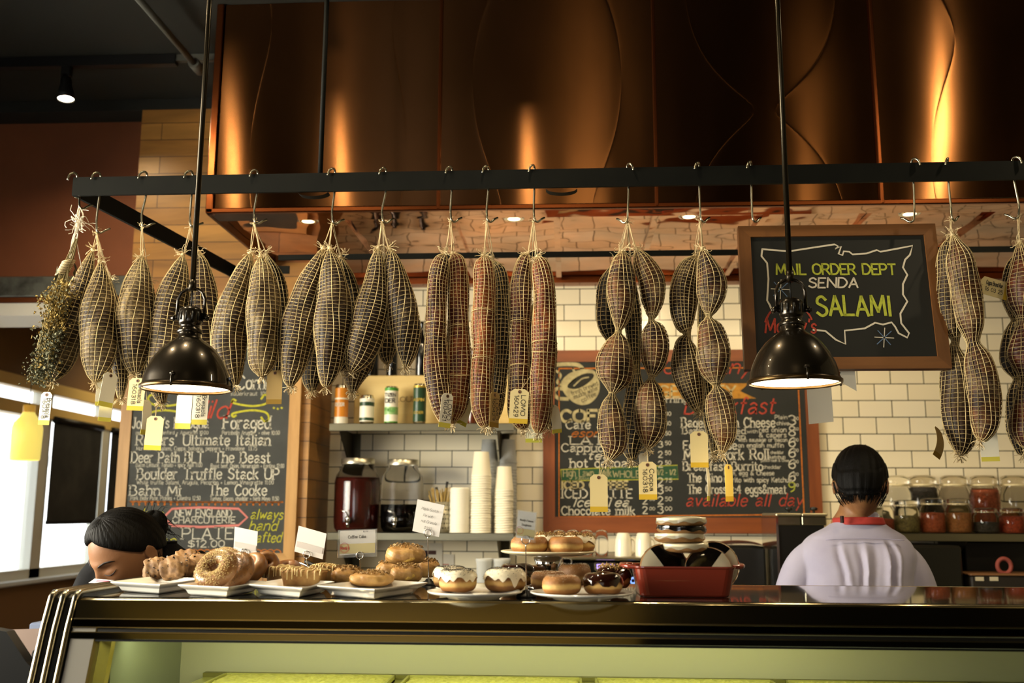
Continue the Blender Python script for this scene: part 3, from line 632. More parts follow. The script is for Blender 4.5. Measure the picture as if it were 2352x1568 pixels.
pp = px(184, 1336, 2.3); mb = MB(); mb.quad((pp.x-.028, 2.40, 1.331), (pp.x+.05, 2.40, 1.331), (pp.x+.05, 2.43, 1.334), (pp.x-.028, 2.43, 1.339)); mb.add([(pp.x-.012, 2.402, 1.334), (pp.x+.02, 2.402, 1.334), (pp.x+.02, 2.409, 1.3365), (pp.x-.012, 2.409, 1.3365)], [(0, 1, 2, 3)], 1)
tag(mb.build('card', [mk('white_card', '#e9e6ea', .5), mk('pink_print', '#c6607a', .6)], None, (pp.x, 2.4, 1.331)), 'white card with pink print lying at the left end of the case top', 'card')
# small pale blue box behind the tablet
bb = px(100, 1436, 3.4); tag(MB().box((bb.x-.03, 3.36, .0), (bb.x+.30, 3.7, bb.z+.012), bev=.006).build('side_table', mk('blue_grey_laminate', '#6e7890', .4), None, (bb.x, 3.5, 0)), 'blue grey topped side table behind the tablet', 'table')
# yellow glass pendant in the side window
yc = px(57, 1056, 4.9); k = 4.9/F
yp = thing('glass_pendant', (yc.x, yc.y, yc.z), 'glowing yellow glass bottle shaped pendant lamp by the side window', 'pendant lamp')
m_yg = mk('glowing_yellow_glass', '#e8d050', .25, emit=(1, .82, .18), estr=.75, sss=.0)
MB().lathe([(31*k, 0), (32.5*k, 2*k), (34*k, 60*k), (34*k, 75*k), (30*k, 88*k), (20*k, 100*k), (14*k, 110*k), (13*k, 128*k)], yc, 32).build('glass_shade', m_yg, yp)
MB().lathe([(14*k, 108*k), (13.6*k, 129*k), (.001, 130*k)], yc, 24).build('amber_neck', mk('amber_glass_neck', '#b07a1c', .3, emit=(.9, .5, .08), estr=.35), yp)
MB().tube([(yc.x, yc.y, yc.z+129*k), (yc.x, yc.y, 2.62)], .0025, 6).build('cord', m_black, yp)
# ---------------------------------------------------------------- shelves on the tiled wall
m_shelf = mk('stainless_shelf', '#958f78', .28, 1.0, bump=(40, .1, (.1, 1, 4)))
def shelf(u0, u1, v, Yf, Yb, label, lip=.034, brk=()):
    a = P(u0, v, Y=Yf); b = P(u1, v, Y=Yf); z = a[2]
    t = thing('wall_shelf', ((a[0]+b[0])/2, Yb, z), label, 'shelf'); mb = MB()
    mb.box((a[0], Yf, z-.002), (b[0], Yb, z)); mb.box((a[0], Yf, z-lip), (b[0], Yf+.002, z)); mb.box((a[0], Yf, z-lip), (b[0], Yf+.02, z-lip+.002)); mb.build('board', m_shelf, t)
    for x in brk:
        x = P(x, v, Y=Yf)[0]
        MB().prism([(x, Yf+.02, z-lip*.6), (x, Yb, z-lip*.6), (x, Yb, z-.22)], (.004, 0, 0)).build('bracket', mk('dark_steel_bracket', '#4a4536', .4, .8), t)
        MB().box((x, Yb-.004, z-.24), (x+.04, Yb, z-.02)).build('bracket_plate', mk('dark_steel_bracket', '#4a4536', .4, .8), t)
    return a[2]
YSF = 4.42
zT = shelf(757, 1180, 972, YSF, YT, 'stainless wall shelf with beer cans, the upper of the two left shelves', brk=(775, 1140))
zM = shelf(752, 1180, 1222, YSF, YT, 'stainless wall shelf with drink dispensers and cup stacks, the lower of the two left shelves', brk=(772, 1140))
zR = shelf(1890, 2500, 1223, 4.36, YT, 'stainless wall shelf with clip top jars of spices behind the man', brk=(2230,))

# ---------------------------------------------------------------- framed boards
m_bb = mk('chalkboard_slate', '#191a16', .75, noise=(3.5, '#23241f', .35, .7))
m_bb1 = mk('dusty_chalkboard', '#2b2c27', .75, noise=(4.5, '#3a3b36', .35, .65))
m_oak = wood_mat('light_oak_frame', '#b88c4e', '#94692f'); m_oakx = wood_mat('light_oak_frame_rail', '#b88c4e', '#94692f', stretch=(.1, 1, 1))
m_cher = wood_mat('reddish_wood_frame', '#864820', '#693414'); m_cherx = wood_mat('reddish_wood_frame_rail', '#864820', '#693414', stretch=(.1, 1, 1))
m_wal = wood_mat('brown_wood_frame', '#744a24', '#573414'); m_walx = wood_mat('brown_wood_frame_rail', '#744a24', '#573414', stretch=(.1, 1, 1))
CH = {'w': mk('white_chalk', '#cfc9b4', .9, noise=(120, '#8f8a7a', .45, .75)), 'y': mk('yellow_chalk', '#b9b430', .9, noise=(120, '#8a8a1e', .45, .75)),
      'o': mk('orange_chalk', '#b5661c', .9, noise=(120, '#7d4513', .45, .75)), 'r': mk('red_chalk', '#b0402c', .9, noise=(120, '#7d2a1c', .45, .75)),
      'p': mk('pink_chalk', '#c4746a', .9), 'g': mk('green_chalk', '#24462b', .9), 'd': mk('dark_chalk_line', '#26241c', .9), 'c': mk('cream_chalk', '#b3a679', .9, noise=(30, '#8b805c', .4, .7)),
      'l': mk('lime_chalk_paint', '#b2b83c', .8, noise=(80, '#8f962a', .45, .75)), 'k': mk('white_chalk_paint', '#cfc6b0', .8), 'b': mk('blue_chalk', '#5d7594', .9), 'a': mk('amber_chalk', '#b07c2a', .9, noise=(30, '#7c5218', .4, .7))}
CHK = list(CH)
class Board:
    def __init__(s, thing_, TL, TR, BL, fw, m_side, m_rail, m_face, bw=None):
        TL, TR, BL = Vector(TL), Vector(TR), Vector(BL); s.o = TL; s.x = (TR-TL).normalized(); s.y = (TL-BL).normalized(); s.n = s.x.cross(s.y).normalized()*1; s.W = (TR-TL).length; s.H = (TL-BL).length; s.t = thing_
        if s.n.y > 0: s.n = -s.n
        s.mb = MB(); d = -s.n*.022; bw = bw or fw
        q = lambda a, b, e=0: s.o+s.x*a-s.y*b+s.n*e
        W, H = s.W, s.H
        MB().prism([q(fw*.5, fw*.5, -.006), q(W-fw*.5, fw*.5, -.006), q(W-fw*.5, H-fw*.5, -.006), q(fw*.5, H-fw*.5, -.006)], d*.6).build('slate', m_face, thing_)
        for nm, pl, m in (('frame_rail', [(0, 0), (W, 0), (W-fw, fw), (fw, fw)], m_rail), ('frame_rail', [(0, H), (W, H), (W-fw, H-bw), (fw, H-bw)], m_rail), ('frame_stile', [(0, 0), (0, H), (fw, H-bw), (fw, fw)], m_side), ('frame_stile', [(W, 0), (W, H), (W-fw, H-bw), (W-fw, fw)], m_side)):
            MB().prism([q(a, b, .0) for a, b in pl], d).build(nm, m, thing_)
    def pt(s, u, v, e=.0):
        d = Vector(ray(u, v)); c = Vector(CAM); o = s.o+s.n*(-.0055+e); t = (o-c).dot(s.n)/d.dot(s.n); return c+d*t
    def w(s, txt, u, v, u2, h, c='w', stroke=.12, serif=False, slant=0., jit=.15, v2=None, gap=1.1, layer=0.0004):
        """write txt with its baseline from pixel (u,v) to (u2,v2), cap height h px"""
        v2 = v if v2 is None else v2; a, b = s.pt(u, v, layer), s.pt(u2, v2, layer); m = (b-a).length/abs(math.hypot(u2-u, v2-v))
        xd = (b-a).normalized(); write(s.mb, txt, a, xd, s.n.cross(xd), h*m, (b-a).length, stroke, serif, slant, CHK.index(c), gap, s.n, jit)
    def line(s, pts, wpx, c, smooth=True, closed=False, layer=.0004):
        P_ = smooth_pts(pts, 6, closed) if smooth else pts
        if closed: P_ = list(P_)+[P_[0]]
        Q_ = [s.pt(p[0], p[1], layer) for p in P_]; m = (s.pt(pts[0][0]+10, pts[0][1])-s.pt(*pts[0])).length/10
        ribbon(s.mb, Q_, wpx*m, s.n, CHK.index(c))
    def fill(s, pts, c, layer=.0002):
        s.mb.add([s.pt(p[0], p[1], layer) for p in pts], [tuple(range(len(pts)))], CHK.index(c))
    def done(s, name='chalk_lettering'): return s.mb.build(name, [CH[k] for k in CHK], s.t)

# --- sandwich menu on the wood wall
Yb = YW-.024; zt, zb_ = P(480, 672, Y=Yb)[2], P(480, 1296, Y=Yb)[2]; xa, xb = P(268, 1080, Y=Yb)[0], P(684, 1080, Y=Yb)[0]
t = thing('menu_board', ((xa+xb)/2, Yb, zb_), 'tall light oak framed chalkboard of sandwiches on the wooden wall', 'menu board')
B1 = Board(t, (xa, Yb, zt), (xb, Yb, zt), (xa, Yb, zb_), .050, m_oak, m_oakx, m_bb1)
B1.w('Corned', 545, 893, 640, 30, serif=True); B1.w('sauerkraut 1000', 530, 908, 622, 9, stroke=.1)
B1.w('Reuben', 320, 893, 420, 30, serif=True)
B1.w('Smoked', 500, 800, 640, 30, serif=True); B1.w('Turkey', 320, 760, 450, 30, serif=True); B1.w('ld', 480, 960, 520, 40, 'r', .1, slant=.25)
B1.w('Wi', 435, 960, 480, 40, 'r', .1, slant=.25)
for x0, sx in ((340, 1), (618, -1)):
    for dy, cv in ((0, -1), (10, 1)):
        y = 932+dy
        B1.line([(x0+sx*2, y+cv*14), (x0-sx*4, y+cv*20), (x0-sx*8, y+cv*12), (x0, y+cv*4), (x0+sx*30, y), (x0+sx*60-sx*110, y)] if False else [(x0+sx*18, y+cv*16), (x0+sx*10, y+cv*26), (x0, y+cv*18), (x0+sx*8, y+cv*5), (x0+sx*34, y), (x0+sx*60 if sx > 0 else x0-60, y+cv*2), (x0+sx*84, y+cv*8), (x0+sx*82, y+cv*15), (x0+sx*76, y+cv*12)], 4.5, 'y')
for i in range(3): B1.line([(628+i*9, 936+(i % 2)*2), (630+i*9, 937+(i % 2)*2)], 4, 'y', False)
B1.w("Joanna's Bologna", 303, 983, 478, 24, serif=True); B1.w('Foraged', 513, 984, 620, 28, serif=True)
B1.w("mortadella, Stanford + American 10.00", 312, 997, 478, 8, stroke=.11); B1.w('Portobello Arugula  + olive 10.00', 510, 998, 642, 9, stroke=.11)
B1.w("Rogers' Ultimate Italian", 313, 1022, 620, 24, serif=True); B1.w('Mortadella, Salami, Coppa, bologna, peppers + Provolone  13.75', 313, 1034, 590, 9, stroke=.11)
B1.w('Deer Path BLT', 302, 1062, 466, 24, serif=True); B1.w('The Beast', 493, 1062, 620, 24, serif=True)
B1.w('Bacon Lettuce, Tomato + spicy Aioli 11.00', 312, 1072, 464, 9, stroke=.11); B1.w('Roast beef, Onion, Horseradish + Fontina 12.00', 484, 1074, 652, 9, stroke=.11)
B1.w('Boulder Truffle Stack UP', 315, 1100, 640, 24, serif=True); B1.w('White truffle Salami, Arugula, Pecorino + Lemon Vinaigrette 11.00', 314, 1112, 628, 9, stroke=.11)
B1.w('Bahn Mi', 298, 1137, 414, 22, serif=True); B1.w('The Cooke', 480, 1137, 612, 24, serif=True)
B1.w('Pork Belly Pate, Pickles + Cilantro 12.50', 300, 1148, 460, 9, stroke=.11); B1.w('Turkey, Bacon, cheddar + herb Mayo 11.50', 482, 1149, 640, 9, stroke=.11)
for yy, x0, x1 in ((1156, 298, 650), (1266, 300, 645)):
    pts = []; n = int((x1-x0)/2.2)
    for i in range(n): pts.append((x0+(x1-x0)*i/n+4.5*math.sin(i*.95), yy-4.5*math.cos(i*.95)))
    B1.line(pts, 2.2, 'o', False)
B1.line([(298, 1151), (480, 1153), (650, 1153)], 2.5, 'o')
B1.line([(376, 1188), (395, 1168), (460, 1165), (548, 1168), (568, 1188), (548, 1206), (460, 1210), (395, 1207)], 5, 'p', False, True)
B1.w('NEW ENGLAND', 402, 1186, 532, 16, stroke=.14); B1.w('CHARCUTERIE', 396, 1201, 540, 14, stroke=.14)
B1.w('PLATE', 418, 1237, 535, 25, serif=True, stroke=.1); B1.w('$12.00', 432, 1256, 515, 15, stroke=.13)
for tx, u, v, u2 in (('ask us', 300, 1190, 372), ('about', 302, 1212, 372), ('our', 304, 1232, 372), ('sides', 306, 1252, 400), ('always', 575, 1192, 648), ('hand', 572, 1218, 634), ('crafted', 566, 1245, 644)):
    B1.w(tx, u, v, u2, 22, 'y', .1, slant=.25)
B1.done()

# --- coffee and breakfast menu on the tiles
Yb = YT-.026; ztb, zbb = P(1560, 803, Y=Yb)[2], P(1560, 1224, Y=Yb)[2]; xa, xb = P(1247, 1020, Y=Yb)[0], P(1884, 1050, Y=Yb)[0]
t = thing('menu_board', ((xa+xb)/2, Yb, zbb), 'wide reddish wood framed chalkboard of coffee and breakfast on the tiled wall', 'menu board')
B2 = Board(t, (xa, Yb, ztb), (xb, Yb, ztb), (xa, Yb, zbb), .056, m_cher, m_cherx, m_bb, .072)
B2.line([(1284, 846), (1284, 1186)], 2.5, 'o', False); B2.line([(1284, 1187), (1845, 1181)], 3, 'o', False); B2.line([(1832, 850), (1847, 1180)], 3, 'o', False); B2.line([(1284, 846), (1832, 844)], 3, 'o', False)
# cup drawing
B2.fill([(x, y) for x, y in smooth_pts([(1290, 875), (1310, 856), (1342, 848), (1366, 852), (1377, 880), (1374, 905), (1358, 924), (1338, 930), (1318, 924), (1300, 908), (1290, 890)], 4, True)], 'c')
B2.fill([(x, y) for x, y in smooth_pts([(1303, 888), (1318, 870), (1342, 858), (1362, 858), (1362, 868), (1344, 884), (1322, 893)], 4, True)], 'd', .0004)
B2.line([(1300, 894), (1280, 892), (1272, 902), (1282, 914), (1304, 916)], 8, 'c'); B2.line([(1272, 838), (1300, 836), (1328, 838), (1342, 852)], 9, 'c'); B2.line([(1276, 850), (1288, 862), (1280, 878), (1298, 884), (1322, 866), (1316, 846)], 5, 'c'); B2.line([(1318, 886), (1336, 870), (1352, 866)], 3, 'c', layer=.0006)
B2.w('fresh brewed', 1314, 908, 1374, 10, 'd', .12, v2=884, layer=.0006); B2.w('muddy water', 1320, 916, 1375, 10, 'd', .12, v2=894, layer=.0006); B2.w('coffee', 1338, 924, 1370, 10, 'd', .12, v2=908, layer=.0006)
B2.w('COFFEE', 1288, 968, 1450, 26, 'c', .26); B2.w('Café au lait', 1300, 984, 1450, 19, 'w', .13, True); B2.w('espresso', 1312, 1003, 1440, 18, 'o', .12, slant=.3)
B2.w('LATTE', 1310, 1020, 1440, 18, 'w', .13, True); B2.w('Cappuccino', 1290, 1037, 1440, 18, 'w', .12, True); B2.w('tea', 1350, 1055, 1400, 18, 'w', .12, slant=.2)
B2.w('hot cocoa', 1310, 1073, 1440, 20, 'w', .12, True)
B2.fill([(1288, 1078), (1556, 1068), (1558, 1100), (1290, 1104)], 'g'); B2.line([(1288, 1078), (1556, 1068), (1558, 1100), (1290, 1104)], 1.5, 'y', False, True, .0004)
B2.w('High Lawn  Milk', 1294, 1094, 1404, 17, 'c', .09, layer=.0006); B2.w('WHOLE', 1408, 1096, 1470, 15, 'c', .1, layer=.0006); B2.w('1/2 - 1/2', 1510, 1090, 1552, 12, 'c', .12, layer=.0006); B2.w('FARM', 1322, 1102, 1352, 6, 'c', .12, layer=.0006)
B2.w('ICED COFFEE', 1290, 1122, 1442, 17, 'c', .26); B2.w('ICED LATTE', 1290, 1143, 1452, 20, 'w', .13, True); B2.w('Iced Tea', 1316, 1163, 1442, 20, 'w', .12, slant=.3); B2.w('Chocolate milk', 1290, 1182, 1458, 19, 'w', .13, True)
for i, (a, b) in enumerate((('2', '00'), ('2', '50'), ('3', '50'), ('3', '50'), ('2', '50'), ('2', '50'))):
    v = 960+i*22.5; B2.w(a, 1512, v, 1522, 14, 'w', .12); B2.w(b, 1528, v-6, 1541, 9, 'w', .14)
for v, a, b, c_ in ((1114, '2', '2', '75'), (1134, '3', '3', '50'), (1157, '2', '2', '50'), (1179, '2', '3', '00')):
    B2.w(a, 1476, v, 1487, 16, 'w', .12); B2.w('00', 1492, v-8, 1504, 7, 'w', .14); B2.w(b, 1511, v, 1523, 17, 'w', .12); B2.w(c_, 1528, v-7, 1543, 9, 'w', .14)
B2.w('Company', 1520, 858, 1722, 34, 'r', .09, slant=.3)
B2.fill([(1450, 880), (1720, 880), (1700, 898), (1737, 915), (1450, 915)], 'a'); B2.w('BAGEL CITY', 1462, 911, 1690, 26, 'c', .15, layer=.0004); B2.w('Mornings', 1500, 924, 1590, 14, 'w', .13, True)
B2.w('Breakfast', 1572, 950, 1778, 38, 'r', .09, slant=.25)
B2.w('Bagel Cream Cheese', 1566, 981, 1780, 22, 'w', .12, True); B2.w('Plain', 1780, 962, 1808, 9, 'w', .13); B2.w('chive', 1784, 976, 1812, 9, 'w', .13)
B2.w('Bagel Smoked', 1568, 996, 1712, 14, 'w', .12, True); B2.w('Salmon', 1640, 1008, 1712, 12, 'w', .12, True); B2.w('with', 1716, 994, 1740, 8, 'w', .13); B2.w('red onion', 1744, 992, 1806, 11, 'w', .13); B2.w('& capers', 1744, 1004, 1806, 11, 'w', .13)
B2.w('Egg Cheese', 1570, 1032, 1692, 20, 'w', .12, True); B2.w('with sausage or bacon', 1696, 1014, 1808, 9, 'w', .13); B2.w('on english muffin', 1696, 1027, 1800, 10, 'w', .13)
B2.w("Maple Pork Roll", 1572, 1055, 1766, 24, 'w', .12, True); B2.w('cheddar', 1770, 1042, 1800, 7, 'w', .13); B2.w('ketchup', 1768, 1053, 1804, 8, 'w', .13)
B2.w('Breakfast Burrito', 1570, 1080, 1752, 20, 'w', .12, True); B2.w('potato hash & Chive', 1748, 1060, 1812, 6, 'w', .13); B2.w('cheddar', 1752, 1076, 1794, 8, 'w', .13)
B2.w('The Gino', 1580, 1107, 1658, 20, 'w', .12, True); B2.w('Ham, egg & Cheese', 1664, 1091, 1778, 10, 'w', .13); B2.w('burrito with spicy Ketchup', 1664, 1107, 1818, 11, 'w', .13)
B2.w('The Crosset:4 eggs&meat', 1580, 1133, 1806, 20, 'w', .12, True)
B2.w('available all day', 1576, 1162, 1842, 28, 'r', .09, slant=.25)
for v, a, c_ in ((976, '3', 'w'), (1000, '8', 'w'), (1025, '6', 'w'), (1049, '6', 'w'), (1075, '6', 'w'), (1104, '6', 'w'), (1129, '9', 'l')):
    B2.w(a, 1812, v, 1827, 22, c_, .11); B2.w('00', 1824, v-12, 1834, 7, 'w', .14)
B2.done()

# --- hanging sign on two hooks
TL, TR, BL = px(1695, 519, 2.79), px(2148, 513, 2.79), px(1711, 848, 2.725)
t = thing('hanging_sign', (TL+TR+BL+BL)/4, 'wood framed black sign with an outlined map, hanging from the rack on two hooks', 'sign')
BL = TL-(TL-BL).normalized()*(TL-BL).length
B3 = Board(t, TL, TR, BL, .034, m_wal, m_walx, mk('black_sign_panel', '#10120f', .55))
mp = [(1751, 572), (1812, 577), (1870, 568), (1917, 561), (1925, 565), (1918, 571), (1932, 566), (1926, 583), (1935, 586), (1938, 577), (1951, 578), (1958, 584), (1990, 582), (2014, 574), (2022, 578), (2060, 571), (2096, 564), (2090, 585), (2079, 596), (2074, 614), (2084, 631), (2074, 652), (2074, 676), (2084, 692), (2068, 720), (2070, 742), (2088, 765), (2084, 775), (2064, 765), (2056, 750), (2048, 740), (2028, 745), (2010, 741), (1986, 754), (1940, 759), (1942, 790), (1920, 780), (1896, 760), (1868, 757)]
for seg in (mp[:3], mp[2:]): B3.line(seg, 4.2, 'k', False)
B3.line([(1751, 572), (1749, 588), (1762, 604), (1765, 640), (1762, 690), (1768, 700), (1771, 708)], 4.2, 'k', False)
B3.w('MAIL ORDER DEPT', 1784, 630, 2058, 26, 'l', .17, gap=.9); B3.w('SENDA', 1858, 660, 1970, 24, 'k', .17, slant=.1); B3.w('SALAMI', 1878, 724, 2048, 48, 'l', .14)
for cx, cy, c_ in ((2031, 775, 'k'), (1793, 664, 'k')):
    for j in range(8): a = j*PI/4+.05; B3.line([(cx+3*math.cos(a), cy+3*math.sin(a)), (cx+22*math.cos(a), cy+22*math.sin(a))], 2, 'b' if j % 2 else c_, False)
B3.line([(1757+60*math.cos(0)*0+(1812+56*math.cos(a))-1757, 758+52*math.sin(a)) for a in ()] or [(1762, 730), (1768, 718), (1776, 710)], 4, 'r')
B3.line([(1812+56*math.cos(a), 752+54*math.sin(a)) for a in np.linspace(-2.9, -.35, 16)], 4, 'r', False); B3.w("Moody's", 1758, 764, 1874, 34, 'r', .13, slant=.15)
B3.done('painted_lettering')
# ---------------------------------------------------------------- hanging meats
def meat_mat(name, base, mid, mold, m_lo, m_hi, rough=.6):
    m = bpy.data.materials.new(name); m.use_nodes = True; nt = m.node_tree; b = nt.nodes['Principled BSDF']; L = nt.links.new; N = nt.nodes.new
    b.inputs['Roughness'].default_value = rough; b.inputs['Specular IOR Level'].default_value = .35
    tc = N('ShaderNodeTexCoord'); oi = N('ShaderNodeObjectInfo'); mu = N('ShaderNodeMath'); mu.operation = 'MULTIPLY'; mu.inputs[1].default_value = 37.; L(oi.outputs['Random'], mu.inputs[0])
    def noise(sc, det, add=0.):
        n = N('ShaderNodeTexNoise'); n.noise_dimensions = '4D'; n.inputs['Scale'].default_value = sc; n.inputs['Detail'].default_value = det; n.inputs['Roughness'].default_value = .62
        L(tc.outputs['Object'], n.inputs['Vector']); a = N('ShaderNodeMath'); a.operation = 'ADD'; a.inputs[1].default_value = add; L(mu.outputs[0], a.inputs[0]); L(a.outputs[0], n.inputs['W']); return n
    def rng(n, lo, hi):
        r = N('ShaderNodeMapRange'); r.inputs[1].default_value = lo; r.inputs[2].default_value = hi; L(n.outputs[0], r.inputs[0]); return r
    x1 = N('ShaderNodeMix'); x1.data_type = 'RGBA'; x1.inputs[6].default_value = rgb(base); x1.inputs[7].default_value = rgb(mid); L(rng(noise(22, 5), .42, .68).outputs[0], x1.inputs[0])
    x2 = N('ShaderNodeMix'); x2.data_type = 'RGBA'; x2.inputs[7].default_value = rgb(mold); L(x1.outputs[2], x2.inputs[6])
    ml = N('ShaderNodeMath'); ml.operation = 'MULTIPLY'; L(rng(noise(13, 4, 5.), m_lo, m_hi).outputs[0], ml.inputs[0]); L(rng(noise(150, 3, 9.), .3, .62).outputs[0], ml.inputs[1])
    L(ml.outputs[0], x2.inputs[0]); L(x2.outputs[2], b.inputs['Base Color'])
    bp = N('ShaderNodeBump'); bp.inputs['Strength'].default_value = .5; bp.inputs['Distance'].default_value = .0015; L(noise(120, 4).outputs[0], bp.inputs['Height']); L(bp.outputs[0], b.inputs['Normal'])
    MATS[name] = m; return m
MM = {'dark': meat_mat('dark_cured_beef', '#1c1008', '#39230f', '#75603f', .50, .72),
      'grey': meat_mat('mouldy_cured_beef', '#1f140a', '#412d18', '#85724e', .44, .66),
      'red': meat_mat('red_cured_loin', '#4c1a0c', '#9a5220', '#8f7a5c', .58, .78, .5),
      'brown': meat_mat('brown_cured_loin', '#2d100a', '#6d3214', '#7d6c55', .55, .75, .5),
      'coppa': meat_mat('mottled_coppa', '#26120c', '#6d4420', '#94856a', .48, .70),
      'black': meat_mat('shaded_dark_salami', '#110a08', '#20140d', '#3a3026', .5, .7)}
m_net = mk('cotton_netting', '#c2ad7c', .8, noise=(60, '#a48e60', .4, .7)); m_string = mk('butcher_string', '#c9b58c', .8)
def strands(V, Fc, Pm, Nm, r, closed):
    """append 3-sided strands; Pm, Nm arrays (K, L, 3) of centre points and outward normals"""
    K, Ln, _ = Pm.shape
    T = (np.roll(Pm, -1, 1)-np.roll(Pm, 1, 1))
    if not closed: T[:, 0] = Pm[:, 1]-Pm[:, 0]; T[:, -1] = Pm[:, -1]-Pm[:, -2]
    B = np.cross(T, Nm); B /= np.linalg.norm(B, axis=2, keepdims=True)+1e-12
    Q = np.stack([Pm+Nm*r, Pm+B*r-Nm*r*.4, Pm-B*r-Nm*r*.4], 2)  # K L 3 3
    base = len(V); V.extend(map(tuple, Q.reshape(-1, 3))); n = Ln if closed else Ln-1
    for k in range(K):
        for i in range(n):
            a = base+(k*Ln+i)*3; b = base+(k*Ln+(i+1) % Ln)*3
            for j in range(3): Fc.append((a+j, a+(j+1) % 3, b+(j+1) % 3, b+j))
def squig(mb, c, rad, n, length, rs, r=.0009, down=0.):
    c = Vector(c)
    for _ in range(n):
        d = Vector((rs.uniform(-1, 1), rs.uniform(-1, .6), rs.uniform(-1, 1)-down)).normalized(); p = c+Vector((rs.uniform(-1, 1), rs.uniform(-1, 1), rs.uniform(-1, 1)))*rad*.4; pts = [p]
        for k in range(5):
            d = (d+Vector((rs.uniform(-1, 1), rs.uniform(-1, 1), rs.uniform(-1, 1)-down*.5))*.8).normalized(); pts.append(pts[-1]+d*length/5)
        mb.tube(pts, r, 3, caps=False, smooth=False)
def meat(sp, Y, kind, label, hook, name='cured_meat', cat='salami', grp=None, M=15, cell=10, twist=0., rnet=.00098, seed=0, tail=8, depth=.95, waist=(), wob=.14, hstr=3):
    Y = Y+.035 if Y > 2.775 else Y
    rs = random.Random(seed*7+len(label)); k = ppm(Y)
    P3 = np.array([list(px(u, v, Y))+[h*k] for u, v, h in sp]); sm = np.array(smooth_pts(P3, 12))
    seg = np.r_[0, np.cumsum(np.linalg.norm(np.diff(sm[:, :3], axis=0), axis=1))]; Ltot = seg[-1]
    def at(s):
        s = np.clip(s, 0, Ltot); return np.stack([np.interp(s, seg, sm[:, i]) for i in range(4)], -1)
    nring = max(8, int(Ltot/(cell*k))); wv = [(rs.uniform(0, 6), rs.uniform(-1, 1)) for _ in range(4)]
    def surf(th, s, off=0.):
        """th, s arrays of the same shape"""
        a = at(s); e = .004; t = at(s+e)[..., :3]-at(s-e)[..., :3]; t /= np.linalg.norm(t, axis=-1, keepdims=True)
        ex = np.cross(t, np.array([0, 1., 0])); ex /= np.linalg.norm(ex, axis=-1, keepdims=True); ey = np.cross(ex, t); ex = -ex
        lump = 1+.06*np.sin(th*2+s*22+wv[0][0])*np.minimum(1, a[..., 3]/.02)+.04*np.sin(th*3-s*41+wv[1][0])
        r = np.maximum(a[..., 3], .0008)*lump+off
        n = ex*np.cos(th)[..., None]+ey*(np.sin(th)*depth)[..., None]
        return a[..., :3]+n*r[..., None], n
    mer = lambda s, j: 2*PI*j/M+twist*s/Ltot+wob*np.sin(s*26+j*1.3+wv[2][0])*.5
    org = px(sp[0][0], sp[0][1], Y); root = thing(name, org, label, cat, grp)
    # casing
    nu = M*4; nv = nring*4+1; S, I = np.meshgrid(np.linspace(0, Ltot, nv), np.arange(nu), indexing='ij')
    TH = 2*PI*I/nu+twist*S/Ltot; fr = np.abs(((I/4) % 1)-.5)*2; fs = np.abs(((S/Ltot*nring) % 1)-.5)*2     # 1 at a strand
    q = -(.0022*(np.maximum(fr, fs)**3)); q = q*np.minimum(1, at(S)[..., 3]/.02)
    Pc, _ = surf(TH, S, q); V = [tuple(p) for p in Pc.reshape(-1, 3)]
    Fc = [(j*nu+i, j*nu+(i+1) % nu, (j+1)*nu+(i+1) % nu, (j+1)*nu+i) for j in range(nv-1) for i in range(nu)]
    mb = MB(); mb.v = V; mb.f = [f[::-1] for f in Fc]+[tuple(range(nu)), tuple(range((nv-1)*nu, nv*nu))[::-1]]; mb.m = [0]*len(mb.f); mb.sm = [True]*len(mb.f); mb.build('casing', MM[kind], root)
    # netting
    V = []; Fn = []; Ln = nring*2+1; s = np.linspace(0, Ltot, Ln)
    S, J = np.meshgrid(s, np.arange(M), indexing='xy'); TH = mer(S, J.astype(float)); Pm, Nm = surf(TH, S, .0006); strands(V, Fn, Pm, Nm, rnet, False)
    sr = Ltot*(np.arange(nring)+.5)/nring; th = np.linspace(0, 2*PI, 36, endpoint=False); TH, S = np.meshgrid(th, sr)
    S = S+.0016*np.sin(TH+wv[3][0]+S*30)+.0007*np.sin(TH*M/2+S*200); Pm, Nm = surf(TH, np.clip(S, 0, Ltot), .0004); strands(V, Fn, Pm, Nm, rnet*.72, True)
    mb = MB(); mb.v = V; mb.f = Fn; mb.m = [0]*len(Fn); mb.sm = [False]*len(Fn)
    for w_ in waist:    # extra ties round the body
        s0 = w_[0]*Ltot; pts, _ = surf(np.linspace(0, 2*PI, 28, endpoint=False), np.full(28, s0)+w_[1]*np.sin(np.linspace(0, 2*PI, 28, endpoint=False)), .0016); mb.tube([tuple(p) for p in pts], .0013, 5, closed=True, smooth=False)
    mb.build('netting', m_net, root)
    # knot at the top and strings to the hook
    top = Vector(sm[0][:3]); mb = MB(); squig(mb, top+Vector((0, 0, .003)), .012, 14, .030, rs, .0010); mb.lathe([(.001, -.007), (.005, -.004), (.006, 0), (.004, .005), (.001, .007)], top, 10); mb.build('top_knot', m_string, root)
    if hook:
        hk = px(hook[0], hook[1], YR+.018); mb = MB()
        for i in range(hstr):
            a = top+Vector((rs.uniform(-.004, .004), rs.uniform(-.003, .003), 0)); b = hk+Vector((rs.uniform(-.003, .003), rs.uniform(-.003, .003), rs.uniform(-.001, .003))); m_ = (a+b)/2+Vector((rs.uniform(-.003, .003), rs.uniform(-.003, .003), 0)); mb.tube([a, m_, b], .0009, 4, caps=False)
        squig(mb, hk, .007, 4, .018, rs, .0008); mb.build('hanging_string', m_string, root)
    bot = Vector(sm[-1][:3]); mb = MB(); squig(mb, bot, .008, tail*2, .026, rs, .0010, .5); mb.build('net_tail', m_string, root)
    return root

